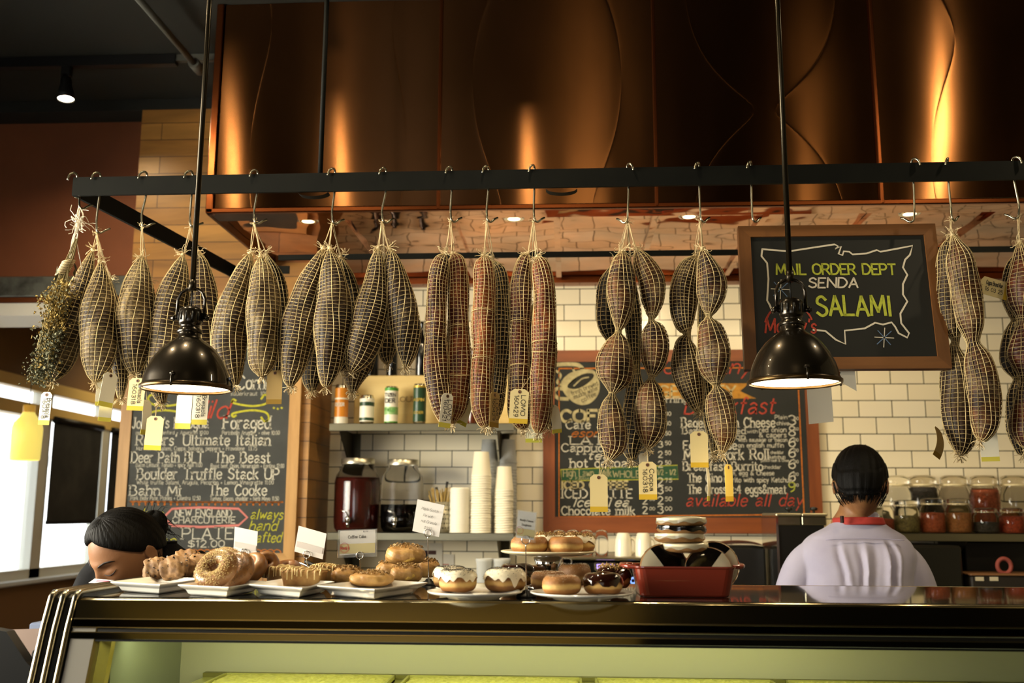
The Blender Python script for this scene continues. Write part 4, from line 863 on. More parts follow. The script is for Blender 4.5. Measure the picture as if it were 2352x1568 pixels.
def hook(ut, ub, vb, label, flip=1, sw=12, Yh=None, tip=1.):
    Yh = Yh or YR; tz = lambda u: P(u, 400, Y=YR)
    x0 = px(ut, 400, YR).x; zt = ZR1+(x0-RX0)*.0038*.5+.004; a = px(ub, vb-30, YR+.018); b = px(ub, vb, YR+.018); k = ppm(YR)
    t = thing('s_hook', (x0, YR, zt), label, 'hook', 'steel S hooks on the rack')
    pts = [(x0-.014*flip, YR-.012, zt-.014), (x0-.011*flip, YR-.011, zt), (x0-.005*flip, YR-.007, zt+.008), (x0, YR+.003, zt+.011), (x0+.002*flip, YR+.011, zt+.004), (x0+.002*flip, YR+.013, zt-.02), (x0+.001, YR+.014, zt-.06), tuple(a)]
    pts += [(b.x+.001*flip, b.y-.004, b.z+.012), (b.x+.005*flip, b.y-.004, b.z), (b.x+.013*flip, b.y+.002, b.z-.001), (b.x+.022*flip*tip, b.y+.010, b.z+.009), (b.x+.030*flip*tip, b.y+.02, b.z+.016)]
    MB().tube([tuple(q) for q in smooth_pts(pts, 4)], .0032, 8).build('hook_rod', mk('worn_hook_steel', '#a09a86', .25, 1.0), t); return t
HK = [(172, 182, 478, 1), (226, 222, 533, 1), (333, 326, 520, 1), (438, 437, 520, 1), (588, 584, 512, 1), (766, 763, 512, 1), (884, 878, 510, 1), (1036, 1035, 508, 1), (1120, 1118, 508, 1),
      (1226, 1226, 508, 1), (1443, 1442, 510, -1), (1606, 1608, 508, 1), (1726, 1727, 508, 1), (2100, 2100, 508, -1), (2181, 2184, 505, 1), (2333, 2340, 500, -1)]
HL = ['holding the herb bunch at the corner of the rack', 'holding the two leftmost meats', 'holding the single pear shaped meat at the left', 'behind the left pendant lamp rod', 'above the two meats right of the left pendant lamp', 'above the bundle of dark meats left of centre',
      'above the twisted dark meat near the centre', 'above the first pair of long red loins', 'above the second pair of long red loins', 'above the third pair of long red loins', 'above the large bundle of knotted coppa', 'above the knotted coppa nearest the sign',
      'holding the left corner of the hanging sign', 'holding the right corner of the hanging sign', 'above the knotted salami right of the sign', 'above the dark salami at the right edge']
for (a, b, v, f), l in zip(HK, HL): hook(a, b, v, 'steel S hook '+l, f)
H = {i: (b, v) for i, (a, b, v, f) in enumerate(HK)}
def meats():
    g = None; A, B_, C_ = 2.70, 2.76, 2.84
    # sp: (u, v, half width)
    meat([(213, 574, 2), (205, 600, 12), (190, 650, 26), (168, 720, 39), (150, 780, 41), (136, 830, 34), (123, 862, 19), (119, 874, 6)], 2.74, 'grey', 'leftmost tilted pear shaped grey meat in white netting, beside the herb bunch', H[1], seed=1, twist=.5)
    meat([(229, 600, 2), (231, 625, 14), (228, 680, 32), (225, 740, 42), (226, 790, 43), (226, 830, 35), (222, 862, 20), (220, 878, 6)], 2.69, 'grey', 'second meat from the left, plump grey with strongly slanting netting', H[1], seed=2, twist=1.5)
    meat([(252, 640, 2), (262, 720, 20), (272, 800, 24), (278, 860, 18), (277, 905, 8), (276, 915, 4)], 2.82, 'dark', 'narrow dark meat half hidden behind the second meat from the left', H[1], seed=3, tail=12)
    meat([(325, 590, 4), (322, 615, 19), (316, 670, 37), (311, 730, 45), (309, 780, 42), (308, 820, 30), (310, 848, 16), (312, 860, 6)], 2.72, 'grey', 'single plump pear shaped meat left of the left pendant lamp', H[2], seed=4, twist=.3, tail=14)
    meat([(340, 640, 2), (336, 760, 22), (330, 830, 22), (326, 866, 10), (325, 876, 4)], 2.83, 'dark', 'small dark meat end peeking from behind the single pear shaped meat', H[2], seed=41)
    meat([(420, 585, 3), (412, 620, 20), (395, 690, 38), (382, 760, 42), (372, 830, 36), (368, 890, 22), (372, 925, 8)], 2.74, 'grey', 'grey meat half hidden behind the left side of the left pendant lamp', H[3], seed=5, twist=.4, tail=14)
    meat([(455, 580, 3), (462, 610, 18), (466, 680, 34), (462, 760, 42), (470, 820, 36), (485, 865, 20), (490, 880, 6)], 2.77, 'dark', 'brown meat directly behind the left pendant lamp', H[3], seed=6, twist=-.3)
    meat([(574, 582, 3), (566, 612, 18), (550, 660, 30), (533, 720, 40), (525, 780, 41), (530, 830, 33), (538, 865, 18), (541, 884, 6)], 2.71, 'grey', 'dark meat with pale fuzz just right of the left pendant lamp', H[4], seed=7, twist=.3)
    meat([(598, 590, 4), (602, 620, 22), (606, 680, 36), (606, 740, 41), (604, 800, 37), (603, 840, 28), (603, 864, 8)], 2.69, 'grey', 'mottled meat with bulging middle, second right of the left pendant lamp', H[4], seed=8, twist=.6)
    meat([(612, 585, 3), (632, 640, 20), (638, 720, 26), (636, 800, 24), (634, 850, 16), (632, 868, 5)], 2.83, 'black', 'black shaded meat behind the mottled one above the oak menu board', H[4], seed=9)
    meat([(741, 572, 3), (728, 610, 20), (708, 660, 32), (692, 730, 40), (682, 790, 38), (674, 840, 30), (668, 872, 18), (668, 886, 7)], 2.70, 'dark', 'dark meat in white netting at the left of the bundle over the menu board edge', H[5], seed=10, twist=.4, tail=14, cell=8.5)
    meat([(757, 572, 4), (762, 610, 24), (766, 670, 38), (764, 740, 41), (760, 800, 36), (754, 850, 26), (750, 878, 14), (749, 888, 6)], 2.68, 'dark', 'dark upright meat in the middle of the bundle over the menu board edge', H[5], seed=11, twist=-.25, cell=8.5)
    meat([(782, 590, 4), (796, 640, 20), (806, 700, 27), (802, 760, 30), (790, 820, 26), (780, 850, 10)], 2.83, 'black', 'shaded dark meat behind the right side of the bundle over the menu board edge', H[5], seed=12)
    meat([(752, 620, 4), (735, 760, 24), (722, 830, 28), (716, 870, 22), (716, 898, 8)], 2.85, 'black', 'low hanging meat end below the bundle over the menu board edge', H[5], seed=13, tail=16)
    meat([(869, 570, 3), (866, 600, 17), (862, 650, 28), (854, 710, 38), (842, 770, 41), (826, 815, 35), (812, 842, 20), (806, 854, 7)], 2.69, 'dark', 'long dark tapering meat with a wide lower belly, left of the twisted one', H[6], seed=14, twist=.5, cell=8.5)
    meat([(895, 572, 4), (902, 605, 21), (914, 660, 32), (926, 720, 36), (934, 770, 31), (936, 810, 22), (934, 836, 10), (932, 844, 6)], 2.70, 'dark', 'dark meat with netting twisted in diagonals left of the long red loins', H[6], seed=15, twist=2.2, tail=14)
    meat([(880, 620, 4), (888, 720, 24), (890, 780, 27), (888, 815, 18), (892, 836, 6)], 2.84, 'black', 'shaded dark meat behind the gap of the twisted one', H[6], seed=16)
    meat([(862, 640, 4), (846, 760, 26), (826, 830, 30), (814, 866, 24), (810, 900, 8)], 2.86, 'dark', 'meat end hanging lowest below the long dark tapering one', H[6], seed=17, tail=18, cell=8.5)
    # long loins
    meat([(1022, 584, 5), (1014, 602, 18), (1005, 650, 23), (1002, 720, 25), (1000, 790, 25), (1004, 860, 28), (1012, 920, 27), (1024, 960, 18), (1030, 972, 7)], 2.69, 'brown', 'long red brown loin, left of the first pair', H[7], cat='cured loin', name='cured_loin', seed=18, M=16, waist=((.42, .004),), cell=9)
    meat([(1040, 582, 5), (1048, 602, 20), (1052, 650, 24), (1053, 730, 25), (1053, 800, 27), (1053, 870, 29), (1048, 930, 26), (1040, 962, 14), (1040, 972, 6)], 2.72, 'red', 'long orange brown loin, right of the first pair', H[7], cat='cured loin', name='cured_loin', seed=19, M=16, waist=((.45, .005), (.72, -.006)), cell=9)
    meat([(1112, 588, 5), (1112, 606, 20), (1113, 660, 27), (1110, 740, 27), (1112, 800, 25), (1108, 870, 26), (1106, 930, 26), (1112, 968, 16), (1116, 980, 6)], 2.69, 'red', 'long reddish loin, front one of the second pair', H[8], cat='cured loin', name='cured_loin', seed=20, M=16, waist=((.34, .006), (.62, .009)), cell=9)
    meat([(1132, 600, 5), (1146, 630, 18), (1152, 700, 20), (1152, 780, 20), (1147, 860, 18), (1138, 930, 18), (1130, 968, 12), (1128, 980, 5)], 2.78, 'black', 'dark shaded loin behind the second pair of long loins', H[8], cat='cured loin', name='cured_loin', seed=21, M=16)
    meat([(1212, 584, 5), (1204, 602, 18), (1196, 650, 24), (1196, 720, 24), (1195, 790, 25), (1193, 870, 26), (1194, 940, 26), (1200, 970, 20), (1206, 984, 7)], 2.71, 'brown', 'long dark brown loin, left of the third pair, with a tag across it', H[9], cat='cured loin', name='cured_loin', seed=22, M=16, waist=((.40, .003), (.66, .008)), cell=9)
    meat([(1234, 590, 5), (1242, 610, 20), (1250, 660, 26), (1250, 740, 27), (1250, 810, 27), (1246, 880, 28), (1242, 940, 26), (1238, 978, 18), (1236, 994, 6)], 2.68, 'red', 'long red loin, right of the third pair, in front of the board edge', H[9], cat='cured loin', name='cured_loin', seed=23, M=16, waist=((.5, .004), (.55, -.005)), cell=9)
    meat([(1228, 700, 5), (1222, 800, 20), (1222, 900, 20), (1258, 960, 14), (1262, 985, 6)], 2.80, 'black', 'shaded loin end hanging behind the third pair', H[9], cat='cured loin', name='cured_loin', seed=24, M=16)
    # knotted coppa
    c = dict(name='knotted_coppa', cat='coppa')
    meat([(1431, 578, 5), (1428, 600, 20), (1427, 650, 32), (1428, 700, 31), (1424, 740, 17), (1420, 762, 6), (1418, 785, 25), (1413, 830, 40), (1412, 870, 36), (1408, 895, 15), (1406, 905, 7), (1404, 930, 22), (1406, 975, 34), (1408, 1020, 30), (1402, 1044, 15), (1396, 1056, 5)], 2.68, 'coppa', 'front coppa tied into three lobes, leftmost over the coffee menu', H[10], seed=25, M=15, tail=10, waist=((.39, 0), (.685, 0)), **c)
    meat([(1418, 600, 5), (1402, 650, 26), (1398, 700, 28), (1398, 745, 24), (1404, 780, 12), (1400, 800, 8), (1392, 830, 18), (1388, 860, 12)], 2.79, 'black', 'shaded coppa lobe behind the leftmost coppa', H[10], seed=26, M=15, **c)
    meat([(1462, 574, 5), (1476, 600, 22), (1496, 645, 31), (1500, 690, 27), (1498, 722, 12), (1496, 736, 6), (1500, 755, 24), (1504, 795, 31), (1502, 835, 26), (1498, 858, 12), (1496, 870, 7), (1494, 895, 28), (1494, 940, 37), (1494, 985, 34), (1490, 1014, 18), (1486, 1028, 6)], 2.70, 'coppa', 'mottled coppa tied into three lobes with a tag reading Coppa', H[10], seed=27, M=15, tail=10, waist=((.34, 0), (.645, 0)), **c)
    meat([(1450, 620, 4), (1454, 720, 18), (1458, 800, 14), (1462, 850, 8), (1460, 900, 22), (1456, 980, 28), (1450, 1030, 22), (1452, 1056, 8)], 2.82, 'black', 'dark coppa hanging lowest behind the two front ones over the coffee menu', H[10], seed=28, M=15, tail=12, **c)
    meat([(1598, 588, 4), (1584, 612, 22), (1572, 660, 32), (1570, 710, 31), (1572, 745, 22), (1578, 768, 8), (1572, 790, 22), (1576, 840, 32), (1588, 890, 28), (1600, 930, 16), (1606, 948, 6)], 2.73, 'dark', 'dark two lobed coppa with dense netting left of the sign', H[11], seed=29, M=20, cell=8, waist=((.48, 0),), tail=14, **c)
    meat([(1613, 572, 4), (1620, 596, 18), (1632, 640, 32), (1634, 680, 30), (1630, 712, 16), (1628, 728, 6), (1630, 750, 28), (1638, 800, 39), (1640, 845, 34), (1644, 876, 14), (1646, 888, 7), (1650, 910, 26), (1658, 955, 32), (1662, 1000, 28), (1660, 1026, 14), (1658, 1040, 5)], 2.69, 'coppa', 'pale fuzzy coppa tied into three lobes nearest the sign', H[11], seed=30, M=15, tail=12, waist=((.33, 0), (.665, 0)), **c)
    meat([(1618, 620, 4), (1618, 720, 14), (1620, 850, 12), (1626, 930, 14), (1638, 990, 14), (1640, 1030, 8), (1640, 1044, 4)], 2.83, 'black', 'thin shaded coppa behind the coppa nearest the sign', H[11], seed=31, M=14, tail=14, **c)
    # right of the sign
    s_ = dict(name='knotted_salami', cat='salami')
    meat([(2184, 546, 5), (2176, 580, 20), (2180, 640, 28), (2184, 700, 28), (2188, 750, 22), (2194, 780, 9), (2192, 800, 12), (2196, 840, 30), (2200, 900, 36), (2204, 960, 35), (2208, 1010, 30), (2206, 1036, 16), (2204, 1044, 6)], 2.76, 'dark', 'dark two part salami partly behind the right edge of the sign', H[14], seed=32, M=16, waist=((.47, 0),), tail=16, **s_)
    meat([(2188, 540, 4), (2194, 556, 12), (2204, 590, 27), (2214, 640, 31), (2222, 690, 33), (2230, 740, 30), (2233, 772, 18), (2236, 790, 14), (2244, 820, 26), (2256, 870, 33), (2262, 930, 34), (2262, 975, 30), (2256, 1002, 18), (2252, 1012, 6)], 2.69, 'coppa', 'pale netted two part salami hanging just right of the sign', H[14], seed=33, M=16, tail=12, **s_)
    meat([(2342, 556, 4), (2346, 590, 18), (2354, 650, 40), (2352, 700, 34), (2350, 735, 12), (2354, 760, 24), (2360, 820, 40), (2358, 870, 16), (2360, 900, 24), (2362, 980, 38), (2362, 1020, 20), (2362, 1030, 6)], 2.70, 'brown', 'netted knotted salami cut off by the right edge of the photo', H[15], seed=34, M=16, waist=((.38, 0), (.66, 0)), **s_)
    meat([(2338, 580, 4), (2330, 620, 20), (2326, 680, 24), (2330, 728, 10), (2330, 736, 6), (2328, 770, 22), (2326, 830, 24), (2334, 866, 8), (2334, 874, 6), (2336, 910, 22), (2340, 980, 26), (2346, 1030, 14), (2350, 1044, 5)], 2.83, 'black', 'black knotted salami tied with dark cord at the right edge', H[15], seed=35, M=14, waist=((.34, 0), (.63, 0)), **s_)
meats()

# dried herb bunch on the first hook
def herbs():
    c = px(182, 480, YR); rs = random.Random(5); t = thing('herb_bunch', c, 'bunch of dried flowering herbs tied with string at the left end of the rack', 'dried herbs'); Y = 2.665
    L_ = lambda pts: [tuple(q) for q in smooth_pts([tuple(px(u, v, Y+d)) for u, v, d in pts], 5)]
    mb = MB()
    for i in range(42):
        a = rs.uniform(-1, 1); b = rs.uniform(-1, 1); w_ = rs.uniform(0, 1)
        mb.tube(L_([(176+3*a, 548, .01*b), (162+8*a, 590, .012*b), (150+9*a, 618, .01*b), (132+14*a+6*w_, 680, .015*b), (112+14*a, 750+20*w_, .02*b), (98+14*a, 790+60*w_, .02*b)]), .0011, 4, caps=False)
    mb.build('stems', mk('dry_herb_stems', '#7d6f47', .8), t)
    mb = MB(); m2 = MB()
    for i in range(3000):
        tt = rs.random()**.8; u = 150-58*tt+rs.gauss(0, 11+6*math.sin(tt*9)**2); v = 640+235*tt+rs.gauss(0, 8); d = rs.gauss(0, .018)
        if i % 3 == 0 and tt > .10 and tt < .42: u -= rs.uniform(3, 26)
        p = px(u, v, Y+d); r = rs.uniform(.0022, .0058); q = mb if rs.random() < (.85 if tt < .5 else .25) else m2
        vs = [p+Vector((rs.uniform(-1, 1), rs.uniform(-1, 1), rs.uniform(-1, 1)))*r for _ in range(6)]; q.add(vs, [(0, 1, 2), (0, 2, 3), (1, 4, 2), (3, 4, 5), (0, 5, 1), (2, 4, 3)])
    o = mb.build('dried_flowers', mk('ochre_dried_flowers', '#8a743a', .9), t); o['kind'] = 'stuff'
    o = m2.build('dried_buds', mk('grey_green_buds', '#5a5a44', .9), t); o['kind'] = 'stuff'
    mb = MB()
    for i in range(60):
        tt = rs.random(); u = 152-50*tt+rs.gauss(0, 12); v = 600+250*tt; p = px(u, v, Y+rs.gauss(0, .015)); d = Vector((rs.uniform(-.6, .6), rs.uniform(-.5, .5), -1)).normalized(); s = Vector((rs.uniform(-1, 1), rs.uniform(-1, 1), 0)).normalized()*.0045; ln = rs.uniform(.02, .035)
        mb.add([p, p+d*ln*.5+s, p+d*ln+Vector((0, .004, 0)), p+d*ln*.5-s], [(0, 1, 2), (0, 2, 3)])
    mb.build('dry_leaves', mk('dry_leaf', '#4c4a30', .8), t)
    mb = MB()
    for i in range(9):
        f = i/8; p = px(158-16*f, 600+30*f, Y); mb.tube([tuple(p+Vector((math.cos(a)*.017, math.sin(a)*.016, math.sin(a+1)*.003))) for a in np.linspace(0, 2*PI, 14, endpoint=False)], .0016, 4, closed=True)
    mb.build('string_wrap', m_string, t); mb = MB()
    for i in range(14):
        a, b = rs.uniform(-1, 1), rs.uniform(-1, 1); mb.tube(L_([(182+2*a, 476, 0), (184+8*a, 498+4*b, .004*b), (178+6*b, 520, .004*a), (172+6*a, 548, 0), (162+10*b, 592, .01*a)]), .0010, 4, caps=False)
    squig(mb, px(180, 505, Y), .02, 26, .05, rs, .0011, .3); mb.tube([tuple(px(174, 545, Y)), tuple(px(190, 625, 2.72))], .0012, 4); mb.build('string_loops', mk('pale_cotton', '#d6ccb8', .8), t)
herbs()

# ---------------------------------------------------------------- paper tags
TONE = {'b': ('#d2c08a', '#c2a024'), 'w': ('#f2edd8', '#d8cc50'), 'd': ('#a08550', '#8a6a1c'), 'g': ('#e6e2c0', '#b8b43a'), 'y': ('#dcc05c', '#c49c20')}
m_ink = mk('pen_ink', '#1d1a18', .6)
def ptag(u, v, wpx, hpx, label, tone='b', text=None, yaw=0., lean=0., Y=2.64, strings=(), bend=0., flip=False, grp=None, rot=0., ey=True):
    k = ppm(Y); c = px(u, v, Y); wf = max(.55, math.cos(yaw)); full = .0485 if Y < 2.75 else .05; W_ = wpx*k/ max(.25, math.cos(yaw)); Hh = hpx*k
    xd = Vector((math.cos(yaw), math.sin(yaw), 0)); yd = Vector((math.sin(lean)*math.cos(yaw), math.sin(lean)*math.sin(yaw), -math.cos(lean))); xd = (xd-yd*xd.dot(yd)).normalized()
    if rot:
        R_ = Matrix.Rotation(rot, 3, xd.cross(yd)); xd, yd = R_ @ xd, R_ @ yd
    nd = xd.cross(yd).normalized();
    if nd.y > 0: nd = -nd
    t = thing('paper_tag', c, label, 'paper tag', grp)
    def S(a, b, e=0.): return c+xd*a*W_/2+yd*b*Hh+nd*(bend*math.sin(b*PI*.9)+e)
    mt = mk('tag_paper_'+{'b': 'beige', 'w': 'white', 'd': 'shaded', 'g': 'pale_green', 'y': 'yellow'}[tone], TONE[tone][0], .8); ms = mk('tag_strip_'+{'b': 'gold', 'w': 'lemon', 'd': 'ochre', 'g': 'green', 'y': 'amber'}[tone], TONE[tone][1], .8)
    mb = MB(); n = 10; rows = [0, .09]+[.09+(.86-.09)*(i+1)/n for i in range(n)]+[1.]
    vs = []
    for e in (0, -.0006):
        for i, b in enumerate(rows):
            h = .55 if i == 0 else 1.
            vs += [S(-h, b, e), S(h, b, e)]
    m_ = 2*len(rows)
    for i in range(len(rows)-1):
        mi = 1 if i == len(rows)-2 else 0
        mb.add(vs if not mb.v else [], [])
        a = 2*i; mb.f += [(a, a+1, a+3, a+2), (m_+a, m_+a+2, m_+a+3, m_+a+1), (a, a+2, m_+a+2, m_+a), (a+1, m_+a+1, m_+a+3, a+3)]; mb.m += [mi]*4; mb.sm += [False]*4
    mb.build('paper', [mt, ms], t)
    if ey:
        mb = MB(); mb.lathe([(.0022, .0002), (.0035, .0006), (.0046, .0002)], S(0, .085, .0004), 16, axis=nd); mb.disc(S(0, .085, .0005), .0024, 12, axis=nd, mi=1); mb.build('eyelet', [mk('brown_eyelet', '#6d4630', .5), m_dark], t)
    if text:
        mb = MB(); l1, l2 = text
        for tx, off, h in ((l1, .30, .0085), (l2, -.42, .0080)):
            if not tx: continue
            if flip == 'h': write(mb, tx, S(-.85, .35 if off > 0 else .68, .0009), xd, -yd, .0085, W_*.8, .11, mi=0, nrm=nd)
            else: write(mb, tx, S(off-.1, .19, .0009), yd, xd, h*1.35, Hh*(.62 if off < 0 else .58), .13, mi=0, nrm=nd)
        mb.build('handwriting', m_ink, t)
    mb = MB()
    for (su, sv, sY) in strings:
        a = S(0, .085, .001); b = px(su, sv, sY); mb.tube([a, (a+b)/2+Vector((.002, -.002, -.001)), b], .0007, 4, caps=False)
    if mb.v: mb.build('tag_string', mk('thin_tag_string', '#b3a078', .8), t)
ptag(108, 900, 27, 78, 'white translucent tag hanging below the herb bunch before the bright window', 'w', ('Bresaola', '160318'), Y=2.70, strings=((119, 878, 2.74),), lean=-.03)
ptag(256, 856, 22, 82, 'narrow white tag turned sideways left of the pair by the window', 'w', yaw=.9, strings=((244, 862, 2.66),), Y=2.66, lean=-.12)
ptag(236, 868, 20, 66, 'short white tag overlapping the window under the second meat', 'w', yaw=.7, Y=2.70, strings=((228, 872, 2.69),), ey=False)
ptag(248, 900, 24, 70, 'white tag hanging lowest in front of the window', 'w', yaw=.6, Y=2.67, strings=((250, 872, 2.67),), lean=-.05, ey=False)
ptag(317, 868, 40, 77, 'beige tag with handwriting left of the left pendant lamp shade', 'b', ('Bresaola', '160318'), Y=2.63, strings=((312, 858, 2.70),), lean=-.04)
ptag(336, 918, 10, 82, 'white tag seen edge on below the left pendant lamp', 'w', yaw=1.25, Y=2.68, strings=((333, 880, 2.8),), lean=.02, bend=.006, ey=False)
ptag(358, 955, 41, 80, 'blank beige tag hanging lowest over the oak menu board', 'b', None, Y=2.62, strings=((360, 925, 2.72), (356, 925, 2.72)), lean=-.05)
ptag(426, 893, 37, 94, 'blank white tag hanging behind the left pendant lamp over the menu', 'w', None, Y=2.64, strings=((440, 840, 2.72),), lean=-.02)
ptag(463, 893, 37, 84, 'white tag with handwriting behind the left pendant lamp over the menu', 'w', ('Bresaola', '160318'), Y=2.67, strings=((470, 850, 2.76),), lean=-.02)
ptag(632, 850, 37, 80, 'shaded brown tag over the top right of the oak menu board', 'd', None, Y=2.74, strings=((632, 866, 2.83),))
ptag(1029, 903, 25, 80, 'pale tag turned slightly on the first pair of long loins', 'w', ('LOMO', '160421'), Y=2.62, yaw=.55, strings=((1030, 880, 2.68),), lean=-.10)
ptag(1137, 900, 19, 82, 'shaded tag turned sideways on the second pair of long loins', 'd', ('LOMO', '160429'), Y=2.64, yaw=.95, strings=((1160, 900, 2.70), (1150, 920, 2.7)), lean=-.03)
ptag(1194, 893, 43, 80, 'beige tag reading LOMO across the third pair of loins', 'b', ('LOMO', '160429'), Y=2.62, strings=((1206, 870, 2.66), (1225, 850, 2.66)), lean=-.05)
ptag(1078, 915, 22, 66, 'greenish shaded tag between the first and second pair of loins', 'g', None, Y=2.78, yaw=.7, lean=-.35, strings=((1090, 890, 2.8),), ey=False)
ptag(1226, 950, 38, 66, 'pale tag hanging behind the ends of the third pair of loins', 'g', None, Y=2.82, strings=((1230, 930, 2.82),), ey=False)
ptag(1270, 930, 22, 65, 'white bent tag at the right of the third pair of loins', 'w', None, Y=2.74, yaw=.6, lean=.16, strings=((1262, 900, 2.74),), bend=.006, ey=False)
ptag(1375, 1089, 40, 84, 'blank yellow beige tag hanging over the iced coffee line of the menu', 'b', None, Y=2.62, strings=((1376, 1052, 2.68), (1390, 1052, 2.68)))
ptag(1487, 1060, 41, 85, 'beige tag reading Coppa over the middle of the menu', 'b', ('Coppa', '160318'), Y=2.63, strings=((1486, 1028, 2.69), (1484, 1028, 2.69)))
ptag(1477, 1040, 22, 50, 'white tag half hidden behind the tag reading Coppa', 'w', None, Y=2.72, yaw=.4, strings=((1484, 1020, 2.72),), ey=False, lean=.1)
ptag(1605, 990, 40, 82, 'blank olive tag below the dark two lobed coppa', 'b', None, Y=2.68, strings=((1606, 950, 2.73),))
ptag(1624, 1070, 11, 78, 'white tag seen edge on over the breakfast menu', 'w', None, Y=2.70, yaw=1.25, strings=((1640, 1044, 2.80),), ey=False, bend=.004)
ptag(1673, 1066, 22, 83, 'yellow narrow tag below the pale fuzzy coppa', 'y', None, Y=2.64, yaw=.95, strings=((1660, 1040, 2.69),), lean=.02)
ptag(2252, 652, 42, 66, 'cream tag with two lines of handwriting sticking out right of the sign', 'b', ('Coppa Brond Rue', '16 03 25'), Y=2.70, yaw=.1, rot=0, lean=1.30, strings=((2240, 650, 2.70),), ey=False)
ptag(2153, 982, 24, 70, 'folded olive tag at the bottom of the dark two part salami', 'd', None, Y=2.74, yaw=.8, lean=-.32, strings=((2180, 985, 2.76),), bend=.012, ey=False)
ptag(2268, 985, 40, 72, 'cream tag under the pale netted salami right of the sign', 'w', None, Y=2.73, strings=((2256, 1000, 2.72),), lean=.03, ey=False)
# ---------------------------------------------------------------- back counter and things on the shelves
m_clear = mk('clear_glass', (1, 1, 1), .02, trans=1., ior=1.12, spec=.7)
m_plast = mk('translucent_plastic', '#e9ebe8', .25, trans=.6, ior=1.1)
m_paper = mk('white_paper_cup', '#ece4cc', .6); m_lid = mk('white_plastic_lid', '#efe9d6', .4)
wt = thing('back_counter', (.7, 4.35, 0), 'dark back counter along the tiled wall', 'counter')
MB().box((-1.12, 3.98, .88), (2.9, YT-.002, .92), bev=.004).build('worktop', m_shelf, wt)
MB().box((-1.1, 4.03, 0), (2.9, YT-.002, .88)).build('cabinet_body', mk('dark_brown_cabinet', '#1d1711', .6), wt)
# wooden crate
a, b = P(812, 968, Y=4.56), P(1176, 968, Y=4.56); zc = P(900, 862, Y=4.56)[2]
cr = thing('wooden_crate', ((a[0]+b[0])/2, 4.62, zT), 'pale wooden wine crate standing on the upper shelf behind the cans', 'crate')
mc = wood_mat('pale_crate_wood', '#d8bf80', '#c2a565', 9, (.1, 1, 1))
MB().box((a[0], 4.56, zT), (b[0], 4.72, zc), bev=.003).build('crate_body', mc, cr)
mb = MB(); p0, p1 = px(908, 922, 4.558), px(962, 922, 4.558); write(mb, 'LOUIS', p0, (1, 0, 0), (0, 0, 1), .022, (p1-p0).x, .12, True, nrm=(0, -1, 0)); mb.build('stencil', mk('brown_stencil', '#6e4f28', .8), cr)
def bottle(u, vt, vb, Y, zb, wpx, mat, label, lab=None, grp=None):
    c = px(u, vb, Y); k = ppm(Y); z0 = zb; ht = P(u, vt, Y=Y)[2]-z0; r = wpx*k/2; t = thing('bottle', (c.x, Y, z0), label, 'bottle', grp)
    MB().lathe([(.001, 0), (r*.95, 0), (r, .004), (r, ht*.58), (r*.9, ht*.66), (r*.4, ht*.78), (r*.34, ht*.95), (r*.38, ht*.96), (r*.38, ht), (.001, ht)], (c.x, Y, z0), 20).build('glass_body', mat, t)
    if lab:
        MB().lathe([(r*1.01, ht*.16), (r*1.01, ht*.46)], (c.x, Y, z0), 20).build('label', lab, t)
    return t
m_bk = mk('black_bottle_glass', '#0c0c0b', .15, coat=.5)
lb = mk('round_white_label', '#a08c80', .5)
bottle(854, 745, 862, 4.62, zc, 30, m_bk, 'leftmost black bottle standing on the wooden crate')
bottle(900, 745, 862, 4.62, zc, 26, m_bk, 'middle black bottle standing on the wooden crate')
t = bottle(967, 740, 862, 4.62, zc, 26, m_bk, 'black bottle with a round emblem standing on the wooden crate'); q = px(968, 835, 4.604)
mb = MB(); mb.lathe([(.019, 0), (.024, .0)], q, 24, axis=(0, -1, 0)); mb.lathe([(.001, .0005), (.015, .0005)], q, 24, axis=(0, -1, 0)); mb.build('round_emblem', lb, t)
bottle(1085, 800, 968, 4.50, zT, 26, mk('amber_bottle', '#4a1f0c', .15, coat=.5), 'amber bottle with a white label between the long loins on the upper shelf', mk('white_red_label', '#d8cabb', .5))
def can(u, vt, wpx, body, label, bands=(), txt=()):
    Y = 4.475; c = px(u, 968, Y); k = ppm(Y); r = wpx*k/2; ht = P(u, vt, Y=Y)[2]-zT; t = thing('drink_can', (c.x, Y, zT), label, 'can'); o = (c.x, Y, zT)
    MB().lathe([(.001, .002), (r*.8, 0), (r*.85, .002), (r, .010), (r, ht-.014), (r*.86, ht-.004), (r*.88, ht), (r*.8, ht-.002), (r*.78, ht-.006), (.001, ht-.006)], o, 28).build('can_body', mk('can_aluminium', '#b9b4a0', .22, 1.0), t)
    MB().lathe([(r*1.01, .012), (r*1.01, ht-.016)], o, 28).build('can_print', body, t)
    for z0, z1, m in bands: MB().lathe([(r*1.02, ht*z0), (r*1.02, ht*z1)], o, 28).build('print_band', m, t)
    for s, z, h, m, wd in txt:
        mb = MB(); write(mb, s, (c.x-wd*r*.8, Y-r*1.06, zT+ht*z), (1, 0, 0), (0, 0, 1), h, wd*r*1.6, .2, nrm=(0, -1, 0)); mb.build('can_lettering', m, t)
mg, mo = mk('can_green', '#3f8a2c', .35), mk('can_orange', '#d08325', .35)
wh, bkk, gd = mk('print_white', '#e6e0cc', .4), mk('print_black', '#17170f', .4), mk('print_gold', '#b89b3a', .35, .4)
can(783, 884, 31, mo, 'tall orange can at the left end of the upper shelf', ((.0, .18, wh), (.62, .66, wh)), (('BEER', .45, .014, wh, .8),))
can(842, 908, 33, wh, 'short cream and dark green patterned can on the upper shelf', ((.62, .76, mk('can_dark_green', '#1d3a22', .35)), (.12, .22, mk('can_dark_green', '#1d3a22', .35))))
